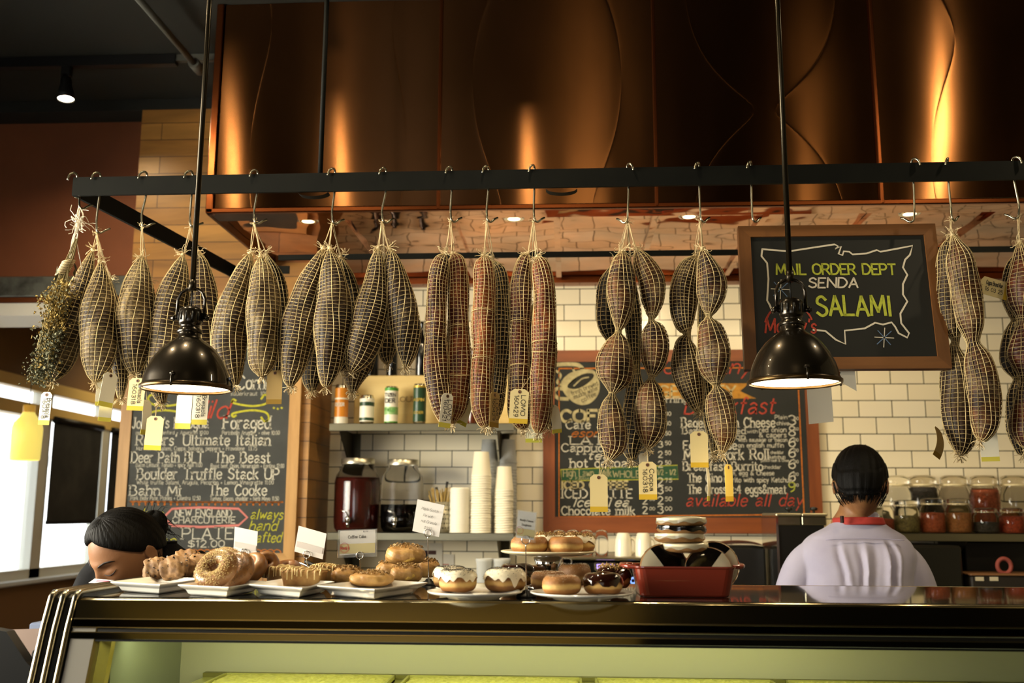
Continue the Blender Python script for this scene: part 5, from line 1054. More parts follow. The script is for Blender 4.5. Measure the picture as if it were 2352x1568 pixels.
can(898, 888, 31, wh, 'tall white and green cider can on the upper shelf', ((.88, .96, mg), (.04, .07, mg), (.25, .45, mk('can_pale_green', '#8ab070', .35))), (('TIZEN', .72, .015, bkk, 1.), ('DER', .56, .018, bkk, .9), ('FIELD', .33, .012, mg, .9)))
can(963, 882, 30, mk('can_dark_green', '#1d3a22', .35), 'tall dark green can with a gold tree on the upper shelf', ((.90, .95, gd),), (('ASPIN', .56, .013, gd, 1.), ('CIDER', .25, .010, gd, .9)))
q = px(963, 905, 4.45); 
# drink dispensers
def dispenser(u, vt, vb, wpx, liq, vl, label, lm):
    Y = 4.53; c = px(u, vb, Y); k = ppm(Y); r = wpx*k/2; z0 = zM; ht = P(u, vt, Y=Y)[2]-z0; t = thing('drink_dispenser', (c.x, Y, z0), label, 'drink dispenser'); o = (c.x, Y, z0)
    pr = [(.001, .004), (r*.86, .002), (r*.97, .02), (r, .05), (r, ht*.68), (r*.93, ht*.78), (r*.75, ht*.86), (r*.70, ht*.90), (r*.70, ht*.95)]
    MB().lathe(pr, o, 40).build('glass_jar', m_clear, t)
    zl = P(u, vl, Y=Y)[2]-z0; lp = [(.001, .008), (r*.84, .006), (r*.94, .022), (r*.965, .05)]+([(r*.965, zl)] if zl < ht*.68 else [(r*.965, ht*.68), (r*.93, zl)])+[(.001, zl)]
    MB().lathe(lp, o, 40).build('liquid', lm, t)
    MB().lathe([(r*.74, ht*.93), (r*.74, ht), (r*.70, ht+.003), (.001, ht+.003)], o, 40).build('metal_lid', mk('brushed_lid', '#cfc9b4', .3, .9), t)
    mb = MB(); f = (c.x-.012, Y-r-.002, z0+.052); mb.lathe([(.001, 0), (.016, .002), (.016, .012), (.010, .018), (.012, .03), (.001, .034)], f, 16, axis=(0, -1, 0)); mb.tube([(f[0], f[1]-.02, f[2]), (f[0], f[1]-.024, f[2]-.03)], [.009, .007], 12); mb.lathe([(.001, -.012), (.011, -.006), (.012, .004), (.001, .012)], (f[0], f[1]-.022, f[2]+.008), 14)
    mb.tube([(f[0], f[1]-.022, f[2]+.014), (f[0]-.004, f[1]-.028, f[2]+.034), (f[0]-.03, f[1]-.03, f[2]+.044)], [.005, .004, .003], 8); mb.build('tap', m_chrome, t)
    mb = MB(); write(mb, 'Yorkshire', (c.x-r*.55, Y-r*1.0, z0+ht*.55), (1, 0, 0), (0, 0, 1), .016, r*1.1, .1, nrm=(0, -1, 0), slant=.2); mb.build('embossed_lettering', m_clear, t)
dispenser(818, 1054, 1221, 104, 1, 1097, 'glass drink dispenser filled with reddish brown drink', mk('red_brown_drink', '#3f140e', .12, coat=.5))
dispenser(922, 1057, 1221, 97, 1, 1158, 'glass drink dispenser half full of black coffee', mk('black_coffee', '#080605', .08, coat=.5))
# stirrers in a perforated canister
Y = 4.52; c = px(1016, 1220, Y); cn = thing('utensil_canister', (c.x, Y, zM), 'perforated steel canister full of wooden stirrers and black handled tools', 'canister')
r = .036; MB().lathe([(.001, .001), (r, 0), (r, .135), (r*.96, .135), (r*.96, .01), (.001, .01)], (c.x, Y, zM), 28).build('canister_body', mk('matte_steel', '#b8b098', .4, .7), cn)
mb = MB()
for i in range(18):
    for j in range(6):
        a = 2*PI*(i+.5*(j % 2))/18; d = Vector((math.cos(a), math.sin(a), 0)); mb.disc(Vector((c.x, Y, zM+.02+j*.02))+d*(r+.0004), .0035, 8, axis=d)
mb.build('holes', m_dark, cn)
rs = random.Random(3); ms_, mk_ = MB(), MB()
for i in range(46):
    a = rs.uniform(0, 2*PI); q = Vector((c.x+math.cos(a)*r*.8*rs.random(), Y+math.sin(a)*r*.8*rs.random(), zM+.02)); l = Vector((rs.uniform(-.05, .04), rs.uniform(-.03, .03), rs.uniform(.14, .18))); ms_.tube([q, q+l], .0024, 4)
ms_.build('wooden_stirrers', mk('stirrer_wood', '#a58a4c', .7), cn)
for dx, dz in ((-.03, .20), (.02, .225), (.04, .19)): mk_.tube([(c.x, Y, zM+.05), (c.x+dx*.7, Y, zM+dz-.04), (c.x+dx, Y-.005, zM+dz)], [.003, .004, .006], 8)
mk_.build('black_handles', m_black, cn)
# stacks of cups and lids, each one a thing
def stack(u, vt, vb, wpx, n, step, kind, Y, label, grp, mat, taper=.72, hh=.11):
    k = ppm(Y); c = px(u, vb, Y); r = wpx*k/2; z0 = zM; nm = {'cup': 'paper_cup', 'lid': 'cup_lid', 'pcup': 'plastic_cup'}[kind]; first = None
    for i in range(n):
        z = z0+i*step
        if first is None:
            mb = MB()
            if kind == 'lid': pr = [(r, .001), (r*1.0, .006), (r*.93, .007), (r*.90, .011), (.001, .011)]
            else: pr = [(r*.985, 0), (r, .003), (r*.985, .006), (r*.96, .006), (r*taper, hh), (r*taper*.95, hh), (r*taper*.9, hh-.006), (.001, hh-.006)]
            mb.lathe(pr, (c.x, Y, z), 28); first = tag(mb.build(nm, mat, None, (c.x, Y, z)), label, 'cup' if kind != 'lid' else 'lid', grp)
        else: dup(first, (c.x+rs.uniform(-.0012, .0012), Y, z))
stack(1104, 1031, 1222, 47, 24, .0108, 'cup', 4.50, 'white paper cup upside down in the tall front stack', 'white paper cups in the tall front stack', m_paper)
stack(1157, 1066, 1222, 44, 18, .0108, 'cup', 4.52, 'white paper cup upside down in the shorter right stack', 'white paper cups in the shorter right stack', m_paper)
stack(1055, 1126, 1222, 45, 27, .0072, 'lid', 4.50, 'white cup lid in the stack left of the paper cups', 'white cup lids in the stack', m_lid)
stack(1122, 990, 1222, 44, 22, .0150, 'pcup', 4.66, 'translucent plastic cup in the stack behind the front paper cups', 'plastic cups in the stack behind the paper cups', m_plast)
stack(1166, 990, 1222, 42, 22, .0150, 'pcup', 4.66, 'translucent plastic cup in the right stack behind the paper cups', 'plastic cups in the right back stack', m_plast)
# espresso machine
Y = 4.12; a = P(1235, 1278, Y=Y); b = P(1520, 1278, Y=Y); zE = a[2]
es = thing('espresso_machine', ((a[0]+b[0])/2, 4.3, .92), 'black espresso machine with a glowing violet display behind the doughnuts', 'espresso machine')
MB().box((a[0], Y, .92), (b[0], 4.6, zE-.012), bev=.012).build('machine_body', mk('black_machine_enamel', '#0e0d0b', .25, coat=.4), es)
MB().box((a[0]-.005, Y-.012, zE-.012), (b[0]+.005, 4.6, zE), bev=.004).build('cup_tray', m_shelf, es)
q = px(1391, 1301, Y-.006); MB().box((q.x-.046, Y-.008, q.z-.017), (q.x+.046, Y+.002, q.z+.017), bev=.006).build('display_bezel', m_chrome, es)
MB().box((q.x-.036, Y-.011, q.z-.009), (q.x+.036, Y-.007, q.z+.010)).build('display', mk('violet_display', '#8a70d8', .4, emit=(.42, .30, 1), estr=1.6), es)
q = px(1454, 1333, Y-.006); MB().lathe([(.007, .004), (.012, .006), (.014, .002), (.013, 0)], q, 24, axis=(0, -1, 0)).build('blue_ring', mk('blue_ring_light', '#3a60d0', .4, emit=(.2, .35, 1), estr=1.6), es)
for u in (1300, 1350): q = px(u, 1330, Y-.02); MB().tube([(q.x, Y, q.z), (q.x, Y-.05, q.z), (q.x, Y-.06, q.z-.05)], .014, 12).build('brew_group', m_chrome, es)
def glassy(u, vt, vb, wpx, Y, zb, label, grp=None):
    k = ppm(Y); c = px(u, vb, Y); r = wpx*k/2; h = P(u, vt, Y=Y)[2]-zb; o = tag(MB().lathe([(r*.85, 0), (r, h*.25), (r*.98, h*.6), (r*.82, h*.95), (.001, h), (.001, h-.006), (r*.76, h*.9), (r*.92, h*.55), (r*.94, h*.25), (r*.8, 0), (r*.85, 0)], (c.x, Y, zb), 24).build('glass_tumbler', m_clear, None, (c.x, Y, zb)), label, 'glass', grp)
for i, u in enumerate((1284, 1316, 1348, 1382)): glassy(u, 1216, 1276, 31, 4.30, zE, ['leftmost upturned glass on the espresso machine', 'second upturned glass from the left on the espresso machine', 'third upturned glass from the left on the espresso machine', 'upturned glass next to the left white mug on the espresso machine'][i], 'glasses on the espresso machine')
def mug(u, s, label):
    Y = 4.25; k = ppm(Y); c = px(u, 1277, Y); r = 19*k; h = P(u, 1223, Y=Y)[2]-zE; t = thing('mug', (c.x, Y, zE), label, 'mug', 'white mugs on the espresso machine'); m = mk('white_glazed_mug', '#e8e0c8', .2, coat=.5)
    MB().lathe([(r, 0), (r*1.0, h*.3), (r*.92, h*.7), (r*.72, h*.96), (r*.6, h), (.001, h-.004)], (c.x, Y, zE), 32).build('cup_body', m, t)
    MB().tube([tuple(p) for p in smooth_pts([(c.x+r*.85, Y, zE+h*.78), (c.x+r*1.35, Y, zE+h*.66), (c.x+r*1.42, Y, zE+h*.25), (c.x+r*.98, Y, zE+h*.1)], 5)], .0055, 8).build('handle', m, t)
mug(1432, 1, 'white mug upside down on the espresso machine, the left one with its handle showing'); mug(1478, 1, 'white mug upside down on the espresso machine, the right one')
def jug(u, label):
    Y = 3.98; z0 = .925; k = ppm(Y); c = px(u, 1320, Y); t = thing('milk_jug', (c.x, Y-.0, z0), label, 'jug'); zt_ = P(u, 1278, Y=Y)[2]; m_ = m_chrome
# milk jug on a stand at the machine
Y = 4.02; c = px(1262, 1315, Y); zt_ = P(1262, 1279, Y=Y)[2]; t = thing('milk_jug', (c.x, Y, .92), 'tall polished steel jug in front of the espresso machine', 'jug')
MB().lathe([(.001, 0), (.062, 0), (.062, .01), (.058, zt_-.92-.03), (.05, zt_-.92), (.047, zt_-.92), (.052, zt_-.92-.03), (.001, zt_-.95)], (c.x, Y, .92), 36).build('jug_body', m_chrome, t)
MB().tube([tuple(p) for p in smooth_pts([(c.x+.052, Y, zt_-.005), (c.x+.085, Y, zt_-.01), (c.x+.078, Y, zt_-.06), (c.x+.055, Y, zt_-.09)], 5)], .004, 8).build('handle', m_chrome, t)
# appliances at the right
Y = 4.20; a, b = px(1655, 1345, Y), px(1762, 1345, Y); zt_ = P(1700, 1243, Y=Y)[2]
t = thing('coffee_grinder', ((a.x+b.x)/2, Y+.1, .92), 'black domed countertop appliance right of the red dish', 'appliance')
MB().box((a.x, Y, .92), (b.x, Y+.24, zt_-.02), bev=.01).build('appliance_body', mk('black_appliance', '#12110e', .3), t)
MB().grid(lambda s, q: (a.x+s*(b.x-a.x), Y+q*.24, zt_-.02+.022*math.sin(PI*s)**.4*math.sin(PI*(.05+.9*q))**.4), 16, 10).build('domed_lid', mk('brown_black_lid', '#2a1410', .2), t)
Y = 4.02; a, b = px(1788, 1340, Y), px(1900, 1340, Y); zt_ = P(1800, 1178, Y=Y)[2]; z2 = P(1800, 1206, Y=Y)[2]
t = thing('warming_cabinet', ((a.x+b.x)/2, Y+.15, .92), 'steel cabinet with two lidded bins and black knobs left of the man', 'appliance')
MB().box((a.x+.008, Y+.006, .92), (b.x, Y+.30, z2)).build('cabinet_front', mk('black_appliance', '#12110e', .3), t)
MB().box((a.x, Y, .92), (a.x+.009, Y+.3, zt_-.01)).build('steel_edge', m_chrome, t)
for i in range(2):
    x0 = a.x+.002+i*.100; MB().box((x0, Y+.004, z2), (x0+.094, Y+.28, zt_-.012), bev=.003).build('bin', m_shelf, t)
    ld = MB().box((x0-.002, Y-.004, zt_-.012), (x0+.098, Y+.285, zt_), bev=.004).build('bin_lid', mk('pale_steel_lid', '#b4ab8c', .35, .9), t)
    MB().lathe([(.005, 0), (.005, .010), (.014, .012), (.016, .022), (.001, .026)], (x0+.075, Y+.12, zt_), 16).build('knob', m_black, t)
# dark refrigerator and drawers under the right shelf
Y = 4.30; a, b = px(1930, 1340, Y), px(2215, 1340, Y); zt_ = P(2100, 1252, Y=Y)[2]
tag(MB().box((a.x, Y, .92), (b.x, YT-.01, zt_), bev=.01).build('refrigerator', mk('black_refrigerator_front', '#161510', .3), None, ((a.x+b.x)/2, 4.5, .92)), 'black refrigerated cabinet under the spice jar shelf', 'refrigerator')
a, b = px(2222, 1340, 4.55), px(2480, 1340, 4.55); tag(MB().box((a.x, 4.55, .92), (b.x, YT-.01, zR-.04), bev=.004).build('dark_infill_panel', mk('black_infill', '#191710', .5), None, ((a.x+b.x)/2, 4.6, .92)), 'dark panel added behind the pink ribbon loop under the right shelf', 'cabinet')  # dark panel added to blacken the wall area under the shelf
a, b = px(2232, 1340, Y), px(2480, 1340, Y); zd = P(2300, 1322, Y=Y)[2]
t = thing('drawer_unit', ((a.x+b.x)/2, 4.4, .92), 'dark drawer unit with white name labels at the lower right', 'drawers'); MB().box((a.x, Y, .92), (b.x, 4.54, zd), bev=.006).build('drawer_body', mk('dark_brown_cabinet', '#1d1711', .6), t)
MB().box((a.x-.004, Y-.006, zd), (b.x, 4.54, zd+.008), bev=.003).build('drawer_top', mk('copper_brown_edge', '#7a5638', .4), t)
for u in (2250, 2283): q = px(u, 1329, Y-.002); MB().box((q.x-.017, Y-.003, q.z-.008), (q.x+.017, Y-.0005, q.z+.008)).build('name_label', mk('label_paper', '#bdb49a', .6), t)
q = px(2307, 1305, 4.36); mb = MB(); mb.tube([(q.x+.028*math.cos(a_), 4.36, q.z+.01+.030*math.sin(a_)) for a_ in np.linspace(0, 2*PI, 20, endpoint=False)], .009, 8, closed=True); mb.tube([(q.x-.015, 4.36, zd+.009), (q.x, 4.36, q.z-.02), (q.x+.018, 4.36, zd+.009)], .007, 8)
tag(mb.build('ribbon_loop', mk('dusty_pink_ribbon', '#8a4238', .7), None, (q.x, 4.36, zd+.008)), 'dusty pink ribbon loop standing on the drawer unit', 'ribbon')
# clip top jars
m_jar = mk('jar_glass', (.97, .93, .82), .04, trans=1., ior=1.30, spec=.6)
def jar(u, vt, wpx, Y, content, level, label, zb=None, grp='clip top jars on the right shelf', dark=None):
    k = ppm(Y); zb = zb if zb is not None else zR; c = px(u, 1220, Y); r = wpx*k/2; h = P(u, vt, Y=Y)[2]-zb; t = thing('spice_jar', (c.x, Y, zb), label, 'jar', grp); o = (c.x, Y, zb)
    MB().lathe([(.001, .002), (r*.9, .001), (r, .008), (r, h*.66), (r*.86, h*.78), (r*.80, h*.82), (r*.88, h*.84)], o, 24).build('glass_jar', m_jar, t)
    MB().lathe([(.001, .005), (r*.88, .005), (r*.94, .012), (r*.94, h*level), (.001, h*level+.004)], o, 24).build('spice', content, t)
    lid = MB().lathe([(r*.90, h*.85), (r*.92, h*.90), (r*.88, h*.97), (r*.6, h), (.001, h)], o, 24).build('glass_lid', m_jar, t)
    mb = MB(); mb.tube([(c.x+r*.9*math.cos(q), Y+r*.9*math.sin(q), zb+h*.83) for q in np.linspace(0, 2*PI, 20, endpoint=False)], .0016, 5, closed=True); mb.tube([(c.x+r*.9, Y-.008, zb+h*.83), (c.x+r*1.12, Y-.008, zb+h*.72), (c.x+r*1.02, Y-.008, zb+h*.60)], .0016, 5); mb.tube([(c.x+r*.9, Y+.004, zb+h*.9), (c.x+r*1.15, Y-.004, zb+h*.78)], .0016, 5); mb.build('wire_clip', m_chrome, t)
    MB().lathe([(r*.90, h*.815), (r*.93, h*.83), (r*.90, h*.845)], o, 24).build('rubber_seal', mk('cream_seal', '#d6c79a', .6), t); return t
sp = lambda n, c, c2: mk(n, c, .9, noise=(120, c2, .4, .65))
S1, S2, S3, S4, S5, S6 = sp('paprika', '#7d2f14', '#5c2310'), sp('fennel_seed', '#6a6238', '#3f3a20'), sp('red_spice', '#8a4322', '#6b3218'), sp('ground_cumin', '#8a5a2c', '#6d4520'), sp('dark_peppercorn', '#1b1914', '#37322a'), sp('chilli_flake', '#8a3312', '#5c2008')
for u, vt, w_, m, lv, lb_ in ((2030, 1150, 46, S1, .42, 'small jar of dark red spice on the shelf right beside the man'), (2084, 1148, 54, S2, .50, 'jar of olive seeds, front row on the right shelf'), (2144, 1144, 52, S3, .56, 'jar of brick red spice, front row on the right shelf'),
                           (2204, 1144, 52, S4, .56, 'jar of tan brown spice, front row on the right shelf'), (2267, 1166, 52, S5, .42, 'short jar of black peppercorns, front row on the right shelf'), (2327, 1166, 52, S6, .62, 'short jar of orange chilli, front row at the right edge')):
    jar(u, vt, w_, 4.45, m, lv, lb_)
for u, m, lv, lb_ in ((2064, S2, .25, 'large nearly empty jar, back row nearest the man'), (2126, S5, .78, 'large jar of dark dried chillies, back row on the right shelf'), (2198, S2, .3, 'large clear jar above the tan spice jar, back row'), (2268, S3, .74, 'large jar of reddish dried spice, back row on the right shelf'), (2338, S4, .4, 'large clear jar, back row at the right edge')):
    jar(u, 1092, 62, 4.64, m, lv, lb_)
# papers on the tiles
def sheet(pts, Y, m, label, extra=None):
    mb = MB(); mb.prism([px(u, v, Y) for u, v in pts], (0, .0012, 0)); t = thing('paper_sheet', px(pts[0][0], pts[0][1], Y), label, 'paper')
    mb.build('sheet', m, t)
    for nm, r_, mm in (extra or ()): 
        q = MB(); q.quad(*[px(u, v, Y-.0008) for u, v in r_]); q.build(nm, mm, t)
gp = mk('grey_white_paper', '#c9c3b4', .8)
sheet([(912, 1246), (1016, 1247), (1016, 1313), (912, 1312)], YT-.004, gp, 'printed white sheet with a dark picture taped under the lower left shelf',
      (('printed_picture', [(916, 1271), (983, 1271), (983, 1312), (916, 1312)], mk('print_dark', '#23241f', .7)), ('printed_block', [(970, 1264), (1002, 1264), (1002, 1273), (970, 1273)], mk('print_maroon', '#3c1c16', .7)), ('printed_line', [(985, 1294), (1001, 1294), (1001, 1296), (985, 1296)], mk('print_maroon', '#3c1c16', .7))))
sheet([(1018, 1272), (1043, 1273), (1043, 1313), (1018, 1313)], YT-.004, gp, 'small white slip taped right of the printed sheet', (('printed_line', [(1017, 1295), (1031, 1295), (1031, 1297), (1017, 1297)], mk('print_red', '#9c3b24', .7)),))
sheet([(1850, 834), (1905, 832), (1915, 968), (1858, 974)], 2.757, gp, 'grey paper sheet hanging straight down behind the right pendant lamp')
sheet([(1895, 834), (1962, 832), (1968, 898), (1916, 868)], 2.757, gp, 'curled grey paper corner below the hanging sign')
# clear cups on the back counter
def ccup(u, lean, label):
    Y = 4.1; c = px(u, 1320, Y); z0 = .92; h = P(u, 1282, Y=Y)[2]-z0; o = tag(MB().lathe([(.024, 0), (.034, h*.96), (.036, h*.97), (.036, h), (.033, h), (.023, .004), (.001, .004)], (c.x, Y, z0), 24).build('plastic_cup', m_plast, None, (c.x, Y, z0)), label, 'cup')
ccup(1113, 0, 'clear plastic cup stack left of the cake stand'); ccup(1152, 0, 'clear plastic cup stack right behind the cake stand')
# ---------------------------------------------------------------- pastries and plates on the case
ZT = 1.331
m_por = mk('white_porcelain', '#e6e4dc', .18, coat=.5); m_ivory = mk('ivory_stoneware', '#d8cba6', .2, coat=.4)
def G(u, v, z=ZT): return Vector(P(u, v, Z=z))
def square_plate(L, Fp, R, label, h=.021):
    L, Fp, R = G(*L, ZT+h), G(*Fp, ZT+h), G(*R, ZT+h); B = L+(R-Fp); c = (L+R)/2; t = thing('square_plate', (c.x, c.y, ZT), label, 'plate', 'white square plates'); cs = [L, Fp, R, B]
    def ring(s, z): return [Vector((c.x+(p.x-c.x)*s, c.y+(p.y-c.y)*s, ZT+z)) for p in cs]
    prof = [(.70, 0), (.76, .003), (.82, .011), (.95, .0165), (1, h-.001), (1, h+.001), (.985, h+.001), (.92, h-.004), (.80, h-.010), (.76, h-.011)]
    vs = []; n = 32
    for s, z in prof:
        rg = ring(s, z)
        for j in range(n):
            a = j/n*4; i = int(a); f = a-i; p = rg[i].lerp(rg[(i+1) % 4], f); q = c.to_2d(); rr = .995 if 0 < f < 1 else .985; vs.append((q.x+(p.x-q.x)*rr, q.y+(p.y-q.y)*rr, p.z))
    fs = [(i*n+j, i*n+(j+1) % n, (i+1)*n+(j+1) % n, (i+1)*n+j) for i in range(len(prof)-1) for j in range(n)]
    fs.append(tuple((len(prof)-1)*n+j for j in range(n))); fs.append(tuple(range(n))[::-1])
    MB().add(vs, fs).build('plate_body', m_por, t); return c, ZT+h-.011
p1 = square_plate((252, 1336), (367, 1343), (470, 1329), 'white square plate under the chocolate chip scones')
p2 = square_plate((407, 1343), (525, 1349), (610, 1335), 'white square plate under the seeded bagels')
p3 = square_plate((570, 1342), (694, 1351), (770, 1336), 'white square plate under the drizzled loaf cakes')
p4 = square_plate((726, 1345), (860, 1354), (984, 1338), 'white square plate under the nut topped buns')
def round_plate(u0, u1, v, h, label, m=m_ivory, z0=ZT, name='round_plate'):
    a, b = G(u0, v, z0+h), G(u1, v, z0+h); c = (a+b)/2; r = (b-a).length/2; t = thing(name, (c.x, c.y, z0), label, 'plate')
    MB().lathe([(.001, .002), (r*.55, 0), (r*.62, .004), (r*.95, h-.004), (r, h-.001), (r*.995, h+.001), (r*.93, h-.0015), (r*.68, h-.006), (.001, h-.006)], (c.x, c.y, z0), 56).build('plate_body', m, t); return c, r
P5 = round_plate(981, 1196, 1357, .014, 'round white plate under the iced poppy seed doughnuts', m_por)
P6 = round_plate(1218, 1454, 1359, .014, 'round plate under the plain and chocolate doughnuts', m_por)
# cake stand
a, b = Vector(P(1150, 1266, Y=2.36)), Vector(P(1367, 1269, Y=2.36)); cs_ = (a+b)/2; zc_ = (a.z+b.z)/2; r = (b-a).length/2
cst = thing('cake_stand', (cs_.x, cs_.y, ZT), 'footed cake stand holding four glazed doughnuts', 'cake stand')
MB().lathe([(.02, -.010), (r*.7, -.007), (r*.97, -.001), (r, .002), (r*.98, .004), (r*.7, -.001), (.001, -.002)], (cs_.x, cs_.y, zc_), 56).build('stand_plate', m_ivory, cst)
MB().lathe([(.048, 0), (.050, .004), (.030, .010), (.018, .02), (.024, (zc_-ZT)*.55), (.034, zc_-ZT-.012), (.02, zc_-ZT-.009)], (cs_.x, cs_.y, ZT), 32).build('pedestal', m_chrome, cst)

m_dgh = mk('golden_dough', '#94662f', .5, noise=(30, '#cf8f42', .35, .65), bump=(90, .25), sss=.0)
def dough_mat(name, side, band, zc, w_):
    m = mk(name, side, .6, bump=(55, 1.0)); nt = m.node_tree; b = nt.nodes['Principled BSDF']; N = nt.nodes.new; L = nt.links.new
    tc = N('ShaderNodeTexCoord'); sx = N('ShaderNodeSeparateXYZ'); L(tc.outputs['Object'], sx.inputs[0]); n = N('ShaderNodeTexNoise'); n.inputs['Scale'].default_value = 25; n.inputs['Detail'].default_value = 5; L(tc.outputs['Object'], n.inputs[0])
    ad = N('ShaderNodeMath'); ad.operation = 'MULTIPLY_ADD'; ad.inputs[1].default_value = .011; L(n.outputs[0], ad.inputs[0]); L(sx.outputs[2], ad.inputs[2])
    sb = N('ShaderNodeMath'); sb.operation = 'SUBTRACT'; sb.inputs[1].default_value = zc+.0055; L(ad.outputs[0], sb.inputs[0]); ab = N('ShaderNodeMath'); ab.operation = 'ABSOLUTE'; L(sb.outputs[0], ab.inputs[0])
    r = N('ShaderNodeMapRange'); r.inputs[1].default_value = w_*.3; r.inputs[2].default_value = w_; L(ab.outputs[0], r.inputs[0])
    r2 = N('ShaderNodeMapRange'); r2.inputs[1].default_value = .35; r2.inputs[2].default_value = .7; L(n.outputs[0], r2.inputs[0])
    x0 = N('ShaderNodeMix'); x0.data_type = 'RGBA'; x0.inputs[6].default_value = rgb(side); sd = rgb(side); x0.inputs[7].default_value = (min(1, sd[0]*1.5), min(1, sd[1]*1.55), sd[2]*1.6, 1); L(r2.outputs[0], x0.inputs[0])
    x = N('ShaderNodeMix'); x.data_type = 'RGBA'; x.inputs[6].default_value = rgb(band); L(x0.outputs[2], x.inputs[7]); L(r.outputs[0], x.inputs[0]); L(x.outputs[2], b.inputs['Base Color']); return m
m_dn = dough_mat('fried_dough', '#85582a', '#c8a462', .017, .007)
m_dn2 = dough_mat('dark_fried_dough', '#6a451f', '#a6834a', .018, .007)
m_choc = mk('chocolate_glaze', '#1f0c06', .1, coat=.9, noise=(30, '#341509', .4, .7)); m_ice = mk('white_icing', '#e6dcc0', .35, coat=.3); m_sug = mk('clear_sugar_glaze', '#c98b45', .15, coat=.9)
m_nut = mk('chopped_nuts', '#a08048', .6, noise=(200, '#6a4a24', .4, .7)); m_seedb = mk('poppy_seeds', '#1d1a17', .7); m_ses = mk('sesame_seeds', '#d6bf84', .6, noise=(300, '#a88a4c', .4, .7))
def lump(th, ph, seed, amp): return 1+amp*(math.sin(2*th+seed)*.5+math.sin(3*th+1.7*seed+ph)*.4+math.sin(5*th-2*seed+2*ph)*.25)
def torus(R, r, rz, seed, amp=.055, n=48, k=20, lo=0, hi=2*PI, off=0., drip=None):
    def fn(s, t):
        th = 2*PI*s; ph = lo+(hi-lo)*t; 
        if drip:
            e = drip(th); ph = e[0]+(e[1]-e[0])*t
        l = lump(th, 0, seed, amp); rr = (r+off); x = (R+rr*math.cos(ph)*(1-.05*math.exp(-(math.sin(ph)/.18)**2)))*l; z = rz+(rz+off)*math.sin(ph)*(.92 if math.sin(ph) < 0 else 1)*(1+amp*.6*math.sin(3*th+seed)); return (x*math.cos(th), x*math.sin(th), max(z, .0002))
    return fn
def bits(mb, pts, rs, r0, r1, flat=1.):
    for p in pts:
        r = rs.uniform(r0, r1); q = [Vector((rs.uniform(-1, 1), rs.uniform(-1, 1), rs.uniform(-1, 1)*flat)).normalized()*r for _ in range(5)]; mb.add([Vector(p)+a for a in q], [(0, 1, 2), (0, 2, 3), (0, 3, 1), (4, 1, 2), (4, 2, 3), (4, 3, 1)])
def doughnut(c, R, label, kind='plain', seed=0, tilt=(0, 0), hole=.34, hgt=.021, dm=None, grp=None, z=None):
    """c: world centre on its support"""
    r = R*(1-hole)/2; Rm = R-r; rs = random.Random(seed+11); t = thing('doughnut', c, label, 'doughnut', grp); t.rotation_euler = (tilt[0], tilt[1], rs.uniform(0, 6)*(1 if tilt == (0, 0) else 0)); WL[t.name] = Vector((0, 0, 0))
    MB().grid(torus(Rm, r, hgt, seed), 72, 30, cu=True, cv=True).build('dough', dm or m_dn, t)
    top = lambda th, ph, off=.0015: torus(Rm, r, hgt, seed, off=off)(th/2/PI, (ph)/(2*PI))
    if kind in ('choc', 'ice', 'icenut', 'chocnut'):
        a = [rs.uniform(0, 6) for _ in range(3)]
        dr = lambda th: (.22+.16*math.sin(5*th+a[0])+.12*math.sin(11*th+a[1])+.06*math.sin(17*th+a[2])-(.9*math.exp(-((th-4.6)/.16)**2) if kind == 'ice' else .0)-(.25 if 'choc' in kind else 0), PI-.2)
        MB().grid(torus(Rm, r, hgt, seed, off=.0022, drip=dr), 72, 14, cu=True).build('glaze', m_choc if 'choc' in kind else m_ice, t)
    if kind in ('ice',):
        mb = MB(); bits(mb, [top(rs.uniform(0, 2*PI), rs.gauss(1.5, .5), .0032) for _ in range(1100)], rs, .0006, .0011); o = mb.build('poppy_seeds', m_seedb, t); o['kind'] = 'stuff'
    if 'nut' in kind:
        mb = MB(); bits(mb, [top(rs.uniform(0, 2*PI), rs.gauss(1.5, .42), rs.uniform(.002, .009)) for _ in range(230)], rs, .0015, .0042); o = mb.build('nut_crumbs', m_nut, t); o['kind'] = 'stuff'
    if kind == 'sugar':
        mb = MB(); bits(mb, [top(rs.uniform(0, 2*PI), rs.gauss(1.5, .6), .001) for _ in range(500)], rs, .0004, .0007); o = mb.build('sugar', mk('sugar_crystals', '#e8dcc0', .4), t); o['kind'] = 'stuff'
    return t
zp5 = ZT+.0085
def dn(u, vb, wpx, label, kind, seed, z, dY=0, **kw):
    """doughnut whose front foot is at row vb"""
    p = G(u, vb, z); R = wpx*ppm(p.y)/2; return doughnut((p.x, p.y+R*.8, z), R, label, kind, seed, **kw)
dn(1048, 1362, 84, 'doughnut with a thick white icing drip, front of the left round plate', 'ice', 1, zp5, dm=m_dn, hgt=.0215)
dn(1022, 1357, 82, 'iced poppy seed doughnut at the left back of the left round plate', 'ice', 2, zp5+.0005, dm=m_dn2, hgt=.0215).location.y += .06
dn(1158, 1361, 92, 'large iced poppy seed doughnut at the right of the left round plate', 'ice', 3, zp5, dm=m_dn2, hgt=.0225)
o = dn(1182, 1352, 84, 'chocolate glazed doughnut behind the large poppy seed one', 'choc', 4, zp5, dm=m_dn2, hgt=.023); o.location.y += .055
zp6 = zp5
dn(1290, 1368, 88, 'pale plain doughnut at the front of the right round plate', 'sugar', 5, zp6, hgt=.0185)
dn(1258, 1361, 84, 'plain doughnut leaning at the left of the right round plate', 'sugar', 6, zp6, hgt=.019, dm=m_dn2).location.y += .05
dn(1386, 1367, 92, 'shiny chocolate glazed doughnut at the front of the right round plate', 'choc', 7, zp6, hgt=.020)
dn(1412, 1358, 80, 'nut topped doughnut behind the chocolate glazed one', 'chocnut', 8, zp6, hgt=.022, dm=m_dn2).location.y += .055
